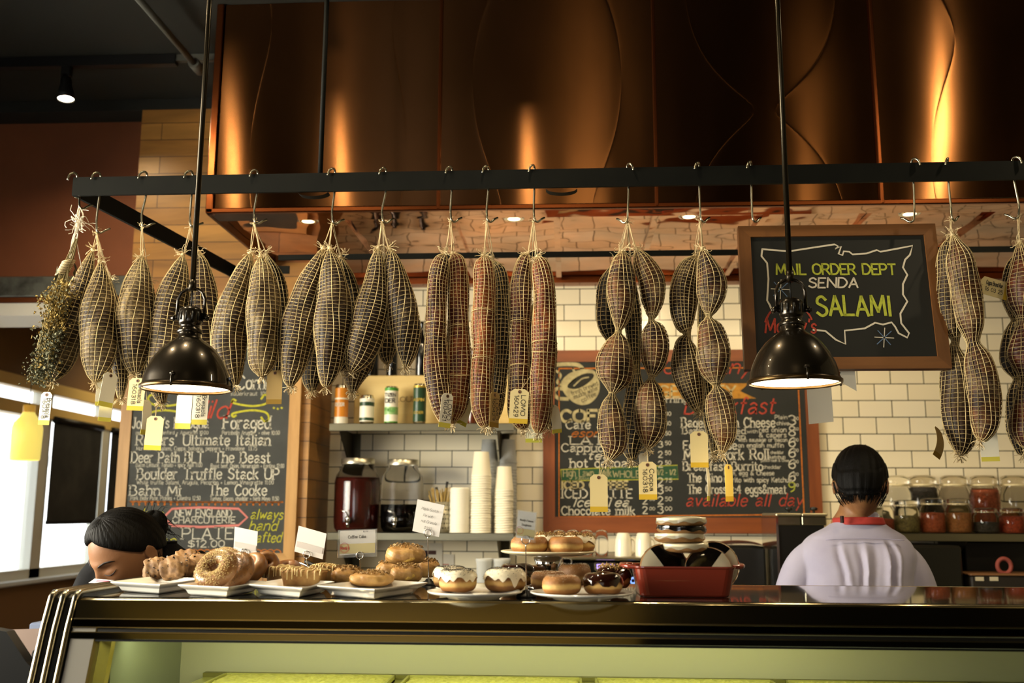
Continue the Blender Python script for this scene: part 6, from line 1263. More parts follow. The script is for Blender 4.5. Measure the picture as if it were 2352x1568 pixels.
dn(1322, 1352, 80, 'sugared twisted doughnut at the back of the right round plate', 'sugar', 9, zp6, hgt=.024, dm=m_dn2).location.y += .07
dn(1222, 1350, 66, 'plain doughnut at the far left back of the right round plate', 'plain', 10, zp6, hgt=.021, dm=m_dn2).location.y += .09
zst = cs_.z
for u, dy, w_, kd, sd, lb_ in ((1217, -.042, 82, 'sugar', 12, 'sugared doughnut at the left of the cake stand'), (1299, -.045, 80, 'plain', 13, 'glossy plain doughnut at the front of the cake stand'), (1330, .03, 76, 'icenut', 14, 'nut topped doughnut at the right of the cake stand'), (1262, .045, 78, 'icenut', 15, 'nut topped doughnut at the back of the cake stand')):
    p = px(u, 1268, 2.36+dy); doughnut((p.x, 2.36+dy, zst-.001), w_*ppm(2.36)/2, lb_, kd, sd, hgt=.0185)

# sesame bagels, leaning
def bagel(u, v, wpx, Y, label, seeds, seed, tx=1.0, tz=0., dm=None, hgt=.019, hole=.22):
    c = px(u, v, Y); R = wpx*ppm(Y)/2; r = R*(1-hole)/2; Rm = R-r; rs = random.Random(seed); t = thing('bagel', c, label, 'bagel'); t.rotation_euler = (tx, 0, tz); WL[t.name] = Vector((0, 0, 0))
    base = torus(Rm, r, hgt, seed, .035); sh = lambda p: (p[0], p[1], p[2]-hgt)
    MB().grid(lambda s, q: sh(base(s, q)), 56, 26, cu=True, cv=True).build('dough', dm or m_bgl, t)
    if seeds:
        mb = MB(); nS = 1300 if seeds == 2 else 700
        for _ in range(nS):
            ph = rs.gauss(1.5, .62); p = Vector(sh(torus(Rm, r, hgt, seed, .035, off=.0008)(rs.random(), ph/(2*PI)))); d = Vector((rs.uniform(-1, 1), rs.uniform(-1, 1), rs.uniform(-.4, .4))).normalized()*.0017; s_ = d.cross(Vector((0, 0, 1))).normalized()*.0009; up = Vector((0, 0, .0007))
            mb.add([p-d, p-s_, p+d, p+s_, p+up], [(0, 1, 4), (1, 2, 4), (2, 3, 4), (3, 0, 4)])
        o = mb.build('sesame_seeds', m_ses if seeds == 2 else mk('mixed_seeds', '#8a6a34', .6, noise=(400, '#241a10', .45, .55)), t); o['kind'] = 'stuff'
    return t
m_bgl = mk('baked_bagel_crust', '#6e4422', .4, noise=(25, '#8f6536', .4, .7), bump=(60, .3), coat=.2)
bagel(497, 1307, 104, 2.13, 'sesame bagel leaning at the front of the bagel plate', 2, 1, tx=.95, tz=-.35)
bagel(541, 1309, 92, 2.20, 'mixed seed bagel right behind the sesame bagel', 1, 2, tx=.95, tz=-.35)
bagel(575, 1305, 84, 2.30, 'plain brown bagel at the right of the bagel plate', 0, 3, tx=.8, tz=-.4, hole=.1)
bagel(512, 1300, 96, 2.31, 'sesame bagel at the back of the bagel plate', 2, 4, tx=.9, tz=-.2)
bagel(612, 1296, 60, 2.33, 'smooth round brown bagel standing on edge behind the loaf cakes', 0, 5, tx=1.1, tz=.5, hole=.06, hgt=.022)
bagel(660, 1306, 62, 2.37, 'flat brown bagel end behind the loaf cakes', 0, 6, tx=.3, tz=0, hole=.1, hgt=.016)
# chocolate chip scones
def rock(c, rx, ry, rz, label, name, cat, m, seed, chips=None, grp=None, amp=.10, chipm=None):
    rs = random.Random(seed); t = thing(name, (c[0], c[1], c[2]), label, cat, grp); a = [rs.uniform(0, 6) for _ in range(8)]; WL[t.name] = Vector((0, 0, 0))
    def sf(s, q, off=0.):
        th, ph = 2*PI*s, PI*q; x, y, z = math.sin(ph)*math.cos(th), math.sin(ph)*math.sin(th), math.cos(ph)
        l = 1+amp*(.6*math.sin(3*x+a[0])*math.sin(4*y+a[1])+.5*math.sin(7*x+a[2]+3*z)+.4*math.sin(8*y+a[3]-5*z)+.3*math.sin(15*x+9*y+a[4])+.25*math.sin(17*z+13*x+a[5]))
        e = lambda v: math.copysign(abs(v)**.8, v)
        return (rx*e(x)*l+off*x, ry*e(y)*l+off*y, max(0, rz+rz*e(z)*(l if z > 0 else 1)+off*z))
    MB().grid(sf, 64, 40, cu=True).build('crumb', m, t)
    if chips:
        mb = MB(); bits(mb, [sf(rs.random(), rs.uniform(.12, .75), rs.uniform(-.002, .002)) for _ in range(chips)], rs, .0020, .0050); mb.build('chocolate_chunks', chipm or mk('dark_chocolate', '#1c0d08', .3), t)
    return t
m_scn = mk('scone_crumb', '#80603a', .75, noise=(55, '#573d22', .4, .65), bump=(90, .9))
zq = p1[1]
for u, vb, w_, hh, dy, sd, lb_ in ((348, 1336, 58, 27, .0, 1, 'lumpy chocolate chip scone at the left of the first plate'), (394, 1338, 74, 29, -.0, 2, 'large chocolate chip scone at the front of the first plate'), (432, 1333, 70, 29, .05, 3, 'chocolate chip scone at the right of the first plate'), (384, 1330, 66, 31, .09, 4, 'chocolate chip scone at the back of the first plate'), (455, 1328, 60, 30, .11, 5, 'scone half hidden behind the sesame bagel')):
    p = G(u, vb, zq); k = ppm(p.y); rock((p.x, p.y+w_*k*.4+dy, zq), w_*k/2, w_*k*.45, hh*k, lb_, 'scone', 'scone', m_scn, sd, 44)
# drizzled loaf cakes
def loaf(u, vb, wpx, dy, rz, label, seed):
    zq = p3[1]; p = G(u, vb, zq); k = ppm(p.y); W_, D_, Hh = wpx*k/2, .030, .036; t = thing('loaf_cake', (p.x, p.y+D_+dy, zq), label, 'cake'); t.rotation_euler = (0, 0, rz); WL[t.name] = Vector((0, 0, 0)); rs = random.Random(seed)
    def hgt(x, y): return Hh*(.86+.18*math.cos(x/W_*1.2)*math.cos(y/D_*1.2))+.0012*math.sin(x*400+y*300+seed)
    def fn(s, q):
        a = 2*PI*s; c_, s_ = math.cos(a), math.sin(a); e = lambda v: math.copysign(abs(v)**.35, v)
        if q < .5: f = q*2; r = .86+.14*f; x, y = W_*e(c_)*r, D_*e(s_)*r; return (x, y, f*hgt(x, y)*.92)
        f = (1-q)*2; x, y = W_*e(c_)*f**.6, D_*e(s_)*f**.6; return (x, y, hgt(x, y)*(.92+.08*min(1, (1-f)*4)))
    MB().grid(fn, 48, 24, cu=True).build('cake', mk('blonde_cake_crust', '#8a6034', .6, noise=(35, '#b08c54', .35, .65), bump=(80, .5)), t)
    mb = MB()
    for i in range(9):
        x0 = -W_+2*W_*(i+.5)/9; pts = []
        for j in range(9):
            y = -D_*1.03+2.06*D_*j/8; x = x0+.006*math.sin(j*.9+i)+.003*j*.3; z = hgt(x, y)+.001
            pts.append((max(-W_, min(W_, x)), y, z))
        pts = [(pts[0][0], pts[0][1]-.001, pts[0][2]-rs.uniform(.006, .022))]+pts; mb.tube([tuple(q) for q in smooth_pts(pts, 3)], .0015, 6)
    mb.build('icing_drizzle', mk('caramel_white_drizzle', '#dcc690', .35), t)
loaf(690, 1346, 100, .0, -.12, 'drizzled loaf cake at the front of the third plate', 1); loaf(634, 1340, 66, .02, -.25, 'drizzled loaf cake at the left of the third plate', 2); loaf(722, 1337, 60, .06, .1, 'drizzled loaf cake at the back right of the third plate', 3)
# nut topped buns
m_bun = mk('bun_crust', '#8f6432', .45, noise=(25, '#bb9456', .35, .65), bump=(70, .9), coat=.1)
def bun(u, vb, wpx, hpx, dy, label, seed, z=None, dz=0.):
    zq = (p4[1] if z is None else z); p = G(u, vb, zq); k = ppm(p.y); t = rock((p.x, p.y+wpx*k*.38+dy, zq+dz), wpx*k/2, wpx*k*.42, hpx*k/2, label, 'nut_bun', 'bun', m_bun, seed, amp=.035); rs = random.Random(seed); mb = MB()
    rx, ry, rz = wpx*k/2, wpx*k*.42, hpx*k/2
    for _ in range(200):
        a, r_ = rs.uniform(0, 2*PI), math.sqrt(rs.random())*.86; bits(mb, [(rx*r_*math.cos(a), ry*r_*math.sin(a), rz+rz*max(0, 1-r_**2.5)**.4+rs.uniform(.0, .005))], rs, .0014, .0040)
    o = mb.build('nut_topping', m_nut, t); o['kind'] = 'stuff'
    if seed % 2: 
        MB().lathe([(.001, .0), (rx*.42, -.0006), (rx*.5, -.003)], (rx*.15, -ry*.93, rz*.95), 20, axis=(0, -1, .1), sy=.55).build('torn_crumb', mk('yellow_crumb', '#d8b35a', .8, bump=(150, .8)), t)
    return t
bun(845, 1350, 100, 34, .0, 'flat nut topped bun at the front of the fourth plate', 2)
bun(785, 1346, 70, 40, .02, 'nut topped bun with yellow crumb at the left of the fourth plate', 3)
bun(925, 1343, 74, 42, .02, 'nut topped bun with torn crumb at the right of the fourth plate', 5)
bun(963, 1334, 62, 42, .10, 'nut topped bun at the far right back of the fourth plate', 8)
bun(880, 1335, 80, 40, .10, 'nut topped bun hidden under the top one on the fourth plate', 4)
bun(913, 1341, 96, 46, .07, 'biggest nut topped bun stacked on top of the others', 7, dz=.037)

# red dish with wrapped cookies
m_redd = mk('red_glazed_stoneware', '#7c3020', .22, coat=.6)
F0, F1 = G(1462, 1368, ZT+.002), G(1692, 1374, ZT+.002); zr = P(1580, 1303, Y=F0.y-.004)[2]; dc = (F0+F1)/2; Wd = (F1.x-F0.x)/2; Dd = .075; dcx, dcy = dc.x+.003, F0.y+Dd
dish = thing('baking_dish', (dcx, dcy, ZT), 'red rectangular stoneware dish with two handles holding wrapped cookies', 'dish')
def rr(W_, D_, z, r=.02, n=6):
    out = []
    for cx, cy, a0 in ((W_-r, D_-r, 0), (-W_+r, D_-r, PI/2), (-W_+r, -D_+r, PI), (W_-r, -D_+r, 1.5*PI)):
        for j in range(n): a = a0+j*PI/2/(n-1); out.append((dcx+cx+r*math.cos(a), dcy+cy+r*math.sin(a), z))
    return out
lay = [(Wd*.93, Dd*.9, ZT), (Wd*.95, Dd*.93, ZT+.003), (Wd*1.0, Dd*.98, ZT+(zr-ZT)*.5), (Wd*1.045, Dd*1.03, zr-.004), (Wd*1.07, Dd*1.06, zr-.001), (Wd*1.07, Dd*1.06, zr+.002), (Wd*1.03, Dd*1.0, zr+.001), (Wd*.98, Dd*.94, ZT+(zr-ZT)*.5), (Wd*.92, Dd*.88, ZT+.006)]
vs = []; [vs.extend(rr(*l)) for l in lay]; n = 24; fs = [(i*n+j, i*n+(j+1) % n, (i+1)*n+(j+1) % n, (i+1)*n+j) for i in range(len(lay)-1) for j in range(n)]; fs += [tuple(range(n))[::-1], tuple((len(lay)-1)*n+j for j in range(n))]
MB().add(vs, fs, smooth=False).build('dish_body', m_redd, dish)
for s in (-1, 1):
    x = dcx+s*Wd*1.06; MB().tube([tuple(q) for q in smooth_pts([(x-s*.004, dcy-.045, zr-.001), (x+s*.012, dcy-.04, zr), (x+s*.022, dcy-.02, zr+.001), (x+s*.022, dcy+.02, zr+.001), (x+s*.012, dcy+.04, zr), (x-s*.004, dcy+.045, zr-.001)], 5)], .005, 8).build('dish_handle', m_redd, dish)
m_ck = mk('cookie_base', '#9a6c38', .6, noise=(40, '#b98f58', .4, .7)); m_wrap = mk('plastic_wrap', (1, 1, 1), .08, trans=1., ior=1.05, spec=.6, bump=(55, 1.0)); m_blk = mk('black_fondant', '#0c0806', .1, coat=.8, bump=(30, .3)); m_wht = mk('white_fondant', '#e4dab8', .25, coat=.5)
def cookie(c, R, label, rot=(0, 0, 0), split=0., whole=None):
    t = thing('wrapped_cookie', c, label, 'cookie', None); t.rotation_euler = rot; WL[t.name] = Vector((0, 0, 0))
    MB().lathe([(.001, 0), (R*.85, 0), (R, .005), (R*.99, .009), (R*.9, .012), (.001, .013)], (0, 0, 0), 40).build('cookie_base', m_ck, t)
    def half(a0, a1): return lambda s, q: (R*.965*(q)*math.cos(a0+(a1-a0)*s), R*.965*q*math.sin(a0+(a1-a0)*s), .0105+.005*(1-q**6))
    if whole: MB().grid(lambda s, q: (R*1.0*min(1, q*1.25)*math.cos(2*PI*s), R*1.0*min(1, q*1.25)*math.sin(2*PI*s), .0195-.004*q*q-(.008*(q-.8)*5+.002*math.sin(2*PI*s*9)*1 if q > .8 else 0)), 60, 16).build('icing', whole, t)
    else:
        MB().grid(half(split, split+PI), 24, 10).build('black_icing', m_blk, t); MB().grid(half(split+PI, split+2*PI), 24, 10).build('white_icing', m_wht, t)
    rs = random.Random(int(R*1e5)); rw = R*1.03
    MB().grid(lambda s, q: ((rw*(math.sin(PI*q))**.5)*math.cos(2*PI*s)*(1+.015*math.sin(23*s*6)), (rw*(math.sin(PI*q))**.5)*math.sin(2*PI*s), .0085-.0115*math.cos(PI*q)*(1+.05*math.sin(40*s))), 60, 14, cu=True).build('plastic_wrap', m_wrap, t)
    return t
k = ppm(dcy)
zk = ZT+.012
def stood(u, vtop, R, y, split, tz, label, lean=.18):
    x = px(u, 1300, y).x; zt_ = P(u, vtop, Y=y)[2]; cookie((x, y, zt_-R*.98), R, label, (PI/2-lean, 0, tz), split)
stood(1524, 1251, .0505, dcy-.038, -.96, .10, 'black and white wrapped cookie standing at the left in the red dish')
stood(1626, 1258, .050, dcy-.042, .92, -.05, 'black and white wrapped cookie standing at the right front in the red dish')
stood(1640, 1245, .051, dcy-.010, .80, -.10, 'black and white wrapped cookie behind the right front one')
for i, (u, v, w_, m, lb_) in enumerate(((1572, 1262, 106, m_wht, 'lowest wrapped cookie of the stack above the red dish'), (1561, 1242, 110, m_wht, 'second wrapped cookie from the bottom of the stack'), (1565, 1222, 108, m_blk, 'chocolate iced wrapped cookie below the top of the stack'), (1565, 1205, 110, m_wht, 'white iced wrapped cookie on top of the stack'))):
    y = dcy-.02; p = px(u, v, y); cookie((p.x, y, p.z-.002), w_*ppm(y)/2, lb_, ((.05, -.02, 0), (-.03, .0, 0), (.03, .03, 0), (0, -.02, 0))[i], 0, m)

# name cards on wire holders
m_card = mk('white_name_card', '#ece8e2', .35); m_sleeve = mk('clear_card_sleeve', (.95, .97, .95), .15, trans=.9, ior=1.05); m_kh = mk('khaki_print', '#a69b70', .6); m_rp = mk('red_print', '#a83a34', .6)
def holder(corners, Y, base, label, yb=None, sleeve=False, extra=None, black=False):
    TLc, TRc, BRc, BLc = [px(u, v, Y) for u, v in corners]; t = thing('card_holder', (px(base[0], 1350, Y).x, Y, ZT), label, 'sign')
    d = Vector((0, .0012, 0)); MB().prism([TLc, BLc, BRc, TRc], d).build('card', m_card, t)
    ux, uy = (TRc-TLc), (TLc-BLc); o = BLc
    if sleeve:
        q = lambda a, b: o+ux*a+uy*b+Vector((0, -.001, 0)); mb = MB(); mb.prism([q(-.06, 1.04), q(-.06, -.10), q(1.05, -.10), q(1.05, 1.04)], (0, .004, 0)); mb.build('sleeve', m_sleeve, t)
    if extra: extra(t, lambda a, b, e=.0016: o+ux*a+uy*b+Vector((0, -e, 0)), ux.normalized(), uy.normalized(), ux.length, uy.length)
    x = px(base[0], 1350, Y).x; tp = px(base[0], base[1], Y); y_ = Y-.003; mb = MB(); pts = [(x, Y+.01, ZT+.004), (x, Y+.008, ZT+.02), (tp.x, y_, tp.z-.012)]
    pts += [(tp.x+.0085*math.cos(a), y_, tp.z+.0085*math.sin(a)) for a in np.linspace(-PI/2, PI*1.7, 18)]; mb.tube(pts, .0011, 6); mb.build('wire', m_chrome, t)
    MB().lathe([(.001, .014), (.007, .012), (.009, .008), (.02, .004), (.022, 0)], (x, Y+.01, ZT), 24).build('base', m_black, t)
def pr1(t, q, ux, uy, W_, Hh):
    mb = MB(); mb.add([q(0, .06), q(1, .06), q(1, .46), q(0, .46)], [(0, 1, 2, 3)]); mb.build('khaki_band', m_kh, t)
    mb = MB(); write(mb, 'Coffee Cake', q(.24, .68, .002), ux, uy, Hh*.115, W_*.5, .16, True, nrm=(0, -1, 0)); write(mb, '$2.00', q(.66, .92, .002), ux, uy, Hh*.05, W_*.14, .16, nrm=(0, -1, 0)); mb.build('printing', mk('grey_print', '#4a4640', .6), t)
    mb = MB(); c = q(.14, .30, .0022)
    for r in (.0115, .0095): mb.add([c+ux*(r+e)*math.cos(a)+uy*(r+e)*math.sin(a) for a in np.linspace(0, 2*PI, 32, endpoint=False) for e in (0, .0006)], [(2*i, 2*i+1, (2*i+3) % 64, (2*i+2) % 64) for i in range(32)])
    write(mb, "Moody's", q(.02, .24, .0024), ux, uy, Hh*.12, W_*.24, .14, nrm=(0, -1, 0), slant=.2); mb.build('round_stamp', m_rp, t)
def pr2(t, q, ux, uy, W_, Hh):
    mb = MB(); mb.add([q(0.02, .08), q(.98, .08), q(.98, .36), q(.02, .36)], [(0, 1, 2, 3)]); mb.build('khaki_band', m_kh, t)
    mb = MB(); write(mb, "Moody's Famous", q(.14, .64, .002), ux, uy, Hh*.07, W_*.72, .16, True, nrm=(0, -1, 0)); write(mb, 'Doughnuts', q(.26, .47, .002), ux, uy, Hh*.07, W_*.5, .16, True, nrm=(0, -1, 0)); mb.build('printing', mk('grey_print', '#4a4640', .6), t)
    mb = MB(); c = q(.16, .28, .0022); r = .007; mb.add([c+ux*(r+e)*math.cos(a)+uy*(r+e)*math.sin(a) for a in np.linspace(0, 2*PI, 32, endpoint=False) for e in (0, .0006)], [(2*i, 2*i+1, (2*i+3) % 64, (2*i+2) % 64) for i in range(32)]); mb.build('round_stamp', m_rp, t)
def pr3(t, q, ux, uy, W_, Hh):
    mb = MB()
    for s, y, x0, w_ in (('Maple Scotch', .72, .2, .62), ('Pie with', .52, .3, .36), ('nut Granola', .34, .26, .56), ('$3.50', .15, .4, .26)): write(mb, s, q(x0, y, .002), ux, uy, Hh*.085, W_*w_, .09, nrm=(0, -1, 0), slant=.2)
    mb.build('handwriting', mk('grey_pencil', '#77756e', .7), t)
def pr4(t, q, ux, uy, W_, Hh):
    mb = MB(); mb.add([q(0.04, .2), q(.96, .2), q(.96, .42), q(.04, .42)], [(0, 1, 2, 3)]); mb.build('faint_band', mk('faint_grey_print', '#cfc8c2', .5), t)
holder([(539, 1209), (592, 1220), (589, 1278), (536, 1266)], 2.42, (561, 1268), 'small white tilted name card above the bagels, glare on it', extra=pr4)
holder([(686, 1207), (750, 1225), (741, 1284), (676, 1266)], 2.42, (705, 1273), 'white tilted name card above the drizzled loaf cakes', extra=pr4)
holder([(781, 1219), (862, 1216), (863, 1269), (780, 1275)], 2.44, (827, 1275), 'name card reading Coffee Cake in a clear sleeve', sleeve=True, extra=pr1)
holder([(959, 1146), (1021, 1160), (1008, 1233), (947, 1219)], 2.44, (983, 1224), 'handwritten white card on a tall wire above the nut topped buns', extra=pr3)
holder([(1190, 1172), (1232, 1178), (1226, 1240), (1186, 1234)], 2.10, (1208, 1240), 'narrow printed card on a tall wire with a black base before the cake stand', sleeve=True, extra=pr2)
# tongs
tg = thing('tongs', px(720, 1300, 2.40), 'black and steel serving tongs lying behind the loaf cakes', 'tongs'); mb = MB(); mb.tube([tuple(q) for q in smooth_pts([px(677, 1291, 2.46), px(700, 1296, 2.45), px(722, 1310, 2.42)], 4)], .003, 6); mb.build('steel_arm', m_chrome, tg)
mb = MB(); mb.tube([tuple(q) for q in smooth_pts([px(700, 1288, 2.45), px(726, 1300, 2.44), px(752, 1316, 2.42)], 4)], [.003]+[.0045]*7+[.003], 6); mb.build('black_arm', m_black, tg)
# ---------------------------------------------------------------- people
m_skin = mk('warm_skin', '#80593c', .5, sss=.1, noise=(30, '#80593c', .4, .7), bump=(220, .15)); m_skin2 = mk('tan_skin', '#90653f', .5, sss=.1, noise=(30, '#7e5634', .4, .7), bump=(220, .15))
m_hair = mk('black_hair', '#060504', .6, spec=.15, bump=(260, .9, (1, 1, .06)))
def headpt(s, q, grow=0., face=True):
    th, ph = 2*PI*s, PI*q; ux, uy, uz = math.sin(ph)*math.sin(th), -math.sin(ph)*math.cos(th), math.cos(ph)   # th=0 is the face
    x, y, z = .0745*ux, .094*uy, .116*uz
    if z < 0: t = min(1, -z/.116); x *= 1-.30*t**1.6; y = y*(1-.12*t)-(.012*t if uy < 0 else -.02*t)
    if uy > 0: y += .006*max(0, 1-abs(z)/.1)
    if face and uy < 0:
        g = lambda a, b: math.exp(-(a/b)**2)
        f = .031*g(x, .0105)*max(0, min(1, (.034-z)/.062))*(1 if z > -.030 else g(z+.030, .007))
        f += .009*g(abs(x)-.0125, .007)*g(z+.029, .009)-.009*g(abs(x)-.033, .016)*g(z-.018, .013)+.006*g(abs(x)-.033, .012)*g(z-.011, .008)
        f += .0045*g(z-.036, .009)*g(x, .05)+.0055*g(x, .021)*(g(z+.055, .005)+g(z+.067, .006))-.003*g(x, .02)*g(z+.061, .003)+.008*g(x, .02)*g(z+.096, .014)+.004*g(abs(x)-.046, .02)*g(z+.018, .02)
        y -= f
    n = Vector((ux, uy, uz)); return Vector((x, y, z))+n*grow
def put_head(mb, c, R_, grow=0., face=True, nu=110, nv=80):
    mb.grid(lambda s, q: c+R_ @ headpt(s, q, grow, face), nu, nv, cu=True)
def ear(mb, c, R_, sx):
    def sh(s, q):
        a = 2*PI*s; o = (q-.5)*.014; r = (1-(2*q-1)**4)**.5 if 0 < q < 1 else 0; lob = .75+.25*math.cos(a)
        return c+R_ @ Vector((sx*(.0735+.006+o+.009*r*(math.sin(a)*.5+.5)), .018+.014*r*math.sin(a), -.014+.028*r*math.cos(a)*(1 if math.cos(a) > 0 else .9)))
    mb.grid(sh, 20, 9, cu=True)
def limb(mb, pts, rs, n=16): mb.tube([tuple(p) for p in smooth_pts(pts, 5)], list(np.interp(np.linspace(0, len(rs)-1, (len(pts)-1)*5+1), range(len(rs)), rs)), n)
def hand(mb, w_, d, up):
    w_, d, up = Vector(w_), Vector(d).normalized(), Vector(up); sd = d.cross(up).normalized()
    limb(mb, [w_, w_+d*.04, w_+d*.085], [.026, .034, .034], 12)
    for i, l in enumerate((.068, .078, .073, .058)):
        b = w_+d*.085+sd*(.027-.018*i); limb(mb, [b, b+d*l*.5-up*.004, b+d*l-up*.02], [.009, .0085, .007], 8)
    b = w_+d*.03+sd*.03; limb(mb, [b, b+d*.03+sd*.025, b+d*.06+sd*.03-up*.008], [.012, .010, .008], 8)
def rings(mb, rows, c, yaw, n=48, fold=None, sup=2.4):
    """rows (z, half width, half depth, dx, dy) -> superellipse torso"""
    ca, sa = math.cos(yaw), math.sin(yaw); R = smooth_pts(rows, 5); vs = []
    for z, w_, d, dx, dy in R:
        for j in range(n):
            a = 2*PI*j/n; cx, sy_ = math.cos(a), math.sin(a); e = lambda v: math.copysign(abs(v)**(2/sup), v); f = fold(a, z) if fold else 0
            x, y = dx+(w_+f)*e(cx), dy+(d+f)*e(sy_); vs.append((c[0]+x*ca-y*sa, c[1]+x*sa+y*ca, z))
    k = len(R); fs = [(i*n+j, i*n+(j+1) % n, (i+1)*n+(j+1) % n, (i+1)*n+j) for i in range(k-1) for j in range(n)]; fs += [tuple(range(n))[::-1], tuple((k-1)*n+j for j in range(n))]
    mb.add(vs, fs, smooth=True)
def remesh(o, vox, smooth=4, fac=.5):
    m = o.modifiers.new('Remesh', 'REMESH'); m.mode = 'VOXEL'; m.voxel_size = vox; m.use_smooth_shade = True
    s = o.modifiers.new('Smooth', 'SMOOTH'); s.iterations = smooth; s.factor = fac

# --- man seen from behind
YM = 3.43; zM_ = lambda v: P(1965, v, Y=YM)[2]; cx = px(1962, 1250, YM).x; hc = px(1976, 1112, YM-.005); Rm_ = Matrix.Rotation(PI-.30, 3, 'Z') @ Matrix.Rotation(.20, 3, 'X')
sh = zM_(1262); mb = MB(); put_head(mb, hc, Rm_); ear(mb, hc, Rm_, 1); ear(mb, hc, Rm_, -1)
limb(mb, [hc+Vector((-.004, .0, -.04)), Vector((cx+.012, YM+.0, zM_(1180))), Vector((cx, YM+.01, zM_(1215)))], [.057, .058, .075], 24)
rings(mb, [(.86, .15, .11, 0, .02), (1.0, .15, .10, 0, .01), (1.15, .165, .11, 0, .005), (1.28, .175, .11, 0, 0), (sh-.02, .17, .09, 0, 0), (sh+.03, .12, .07, 0, 0), (sh+.06, .06, .05, 0, 0)], (cx, YM+.01), 0)
for s in (-1, 1):
    el = Vector((cx+s*.235, YM+.04, 1.08)); wr = Vector((cx+s*.15, YM+.30, 1.02)); limb(mb, [(cx+s*.155, YM+.01, sh-.03), el, wr], [.05, .042, .03]); hand(mb, wr, (-s*.3, 1, -.1), (0, 0, 1))
    limb(mb, [(cx+s*.085, YM+.02, .90), (cx+s*.10, YM, .48), (cx+s*.10, YM+.02, .08)], [.09, .06, .045]); limb(mb, [(cx+s*.10, YM+.01, .05), (cx+s*.11, YM+.18, .035)], [.045, .035])
man = mb.build('person', m_skin2, None, (cx, YM, 0)); remesh(man, .006, 3); tag(man, 'man seen from behind in a pale lavender shirt with a red strap at the collar', 'person')
# hair
mb = MB()
def hairpt(s, q):
    th = 2*PI*s; back = (1-math.cos(th))/2   # 0 front, 1 back
    lim = .34+.14*min(1, back*2)+.17/(1+math.exp(-(back-.80)/.035))
    qq = q*lim; g = .010+.004*math.sin(math.pi*min(1, q*1.1))+.0012*math.sin(th*23+q*5)+(.004*back if q > .7 else 0); g *= 1 if q < .93 else .6
    return hc+Rm_ @ headpt(s, qq, g, False)
mb.grid(hairpt, 140, 50, cu=True); h = mb.build('hair', m_hair, man); mo = h.modifiers.new('Solidify', 'SOLIDIFY'); mo.thickness = .006; mo.offset = -1
mb = MB(); rs = random.Random(2)
for i in range(260):
    th = PI+rs.gauss(0, .85); s = th/2/PI; q0 = rs.uniform(.50, .66); pts = []
    for k_ in range(5): pts.append(hc+Rm_ @ headpt(s+.002*k_*rs.uniform(-1, 1), q0+.035*k_/4*2, .0135-.001*k_, False))
    mb.tube(pts, [.0016, .0016, .0014, .001, .0003], 4, caps=False)
for i in range(30):
    s = rs.random(); p = hc+Rm_ @ headpt(s, rs.uniform(0, .1), .012, False); mb.tube([p, p+Vector((rs.uniform(-.01, .02), 0, .006)), p+Vector((rs.uniform(-.01, .03), 0, .004))], [.001, .0008, .0002], 4, caps=False)
o_ = mb.build('hair_strands', m_hair, h); o_['kind'] = 'stuff'
# shirt
m_shirt = mk('lavender_white_shirt', '#aaa6bc', .75, sheen=.2, bump=(420, .12), noise=(6, '#9f9bb3', .4, .7))
yk = zM_(1236)
def fold(a, z):
    if math.sin(a) > .1: return 0
    x = math.cos(a)*abs(math.cos(a))**-.17; t = max(0, min(1, (yk-z)/.05)); d = max(0, yk-z)
    g = lambda c, w_: math.exp(-((x-c)/w_)**2)
    f = -.011*g(-.10+.35*d, .035)+.008*g(-.02+.2*d, .05)-.013*g(.42+.12*d, .045)+.009*g(.34+.1*d, .05)+.008*g(.52+.15*d, .05)-.008*g(-.48+.9*d, .05)+.006*g(-.38+.8*d, .05)-.005*g(.16-.5*d, .05)
    return f*t*(1.7 if x > 0 else 1.4)+(-.003*math.exp(-((z-yk)/.004)**2))+(.0018 if z > yk else 0)
mb = MB(); rings(mb, [(.84, .185, .15, 0, .01), (1.0, .180, .15, 0, 0), (zM_(1345), .176, .135, 0, 0), (zM_(1310), .178, .13, .004, 0), (zM_(1278), .186, .118, .006, 0), (zM_(1255), .180, .10, .008, 0), (zM_(1232), .155, .082, .010, 0), (zM_(1210), .100, .072, .014, .0), (zM_(1196), .074, .066, .016, .002), (zM_(1192), .066, .062, .016, .004)], (cx, YM+.005), 0, 160, fold, 2.6)
for s in (-1, 1):
    limb(mb, [(cx+s*.105+.006, YM+.005, zM_(1262)), (cx+s*.160+.004, YM+.01, zM_(1290)), (cx+s*.193+.002, YM+.01, zM_(1335)), (cx+s*.225, YM+.02, 1.15)], [.050, .056, .060, .064], 32)
so = mb.build('shirt', m_shirt, man); remesh(so, .0048, 2, .5)
t = MB(); t.tube([(cx+.010+x, YM-.082-.010*(1-(x/.2)**2)-.002, yk+.002-.010*abs(x/.17)**2) for x in np.linspace(-.125, .125, 24)], .0016, 6); t.build('yoke_seam', mk('shirt_seam', '#a9a5c0', .8), so)
mb = MB(); cc = (cx+.018, YM+.004); mb.grid(lambda s, q: (cc[0]+(.070-.005*q)*math.cos(2*PI*s), cc[1]+(.064-.004*q)*math.sin(2*PI*s)+.006*q, zM_(1199)+.036*q+.014*math.sin(2*PI*s)*(-1)*q*.2-.010*(1+math.sin(2*PI*s))), 48, 6, cu=True); o = mb.build('collar', m_shirt, so); mo = o.modifiers.new('Solidify', 'SOLIDIFY'); mo.thickness = .003
mb = MB(); mb.grid(lambda s, q: (cc[0]+(.086-.008*q)*math.cos(2*PI*s), cc[1]+(.082-.008*q)*math.sin(2*PI*s)+.002, zM_(1204)+.024*q-.004*(1+math.sin(2*PI*s))), 56, 5, cu=True); st_ = mb.build('strap', mk('red_apron_strap', '#a3302a', .7), man); mo = st_.modifiers.new('Solidify', 'SOLIDIFY'); mo.thickness = .003; mo.offset = 1
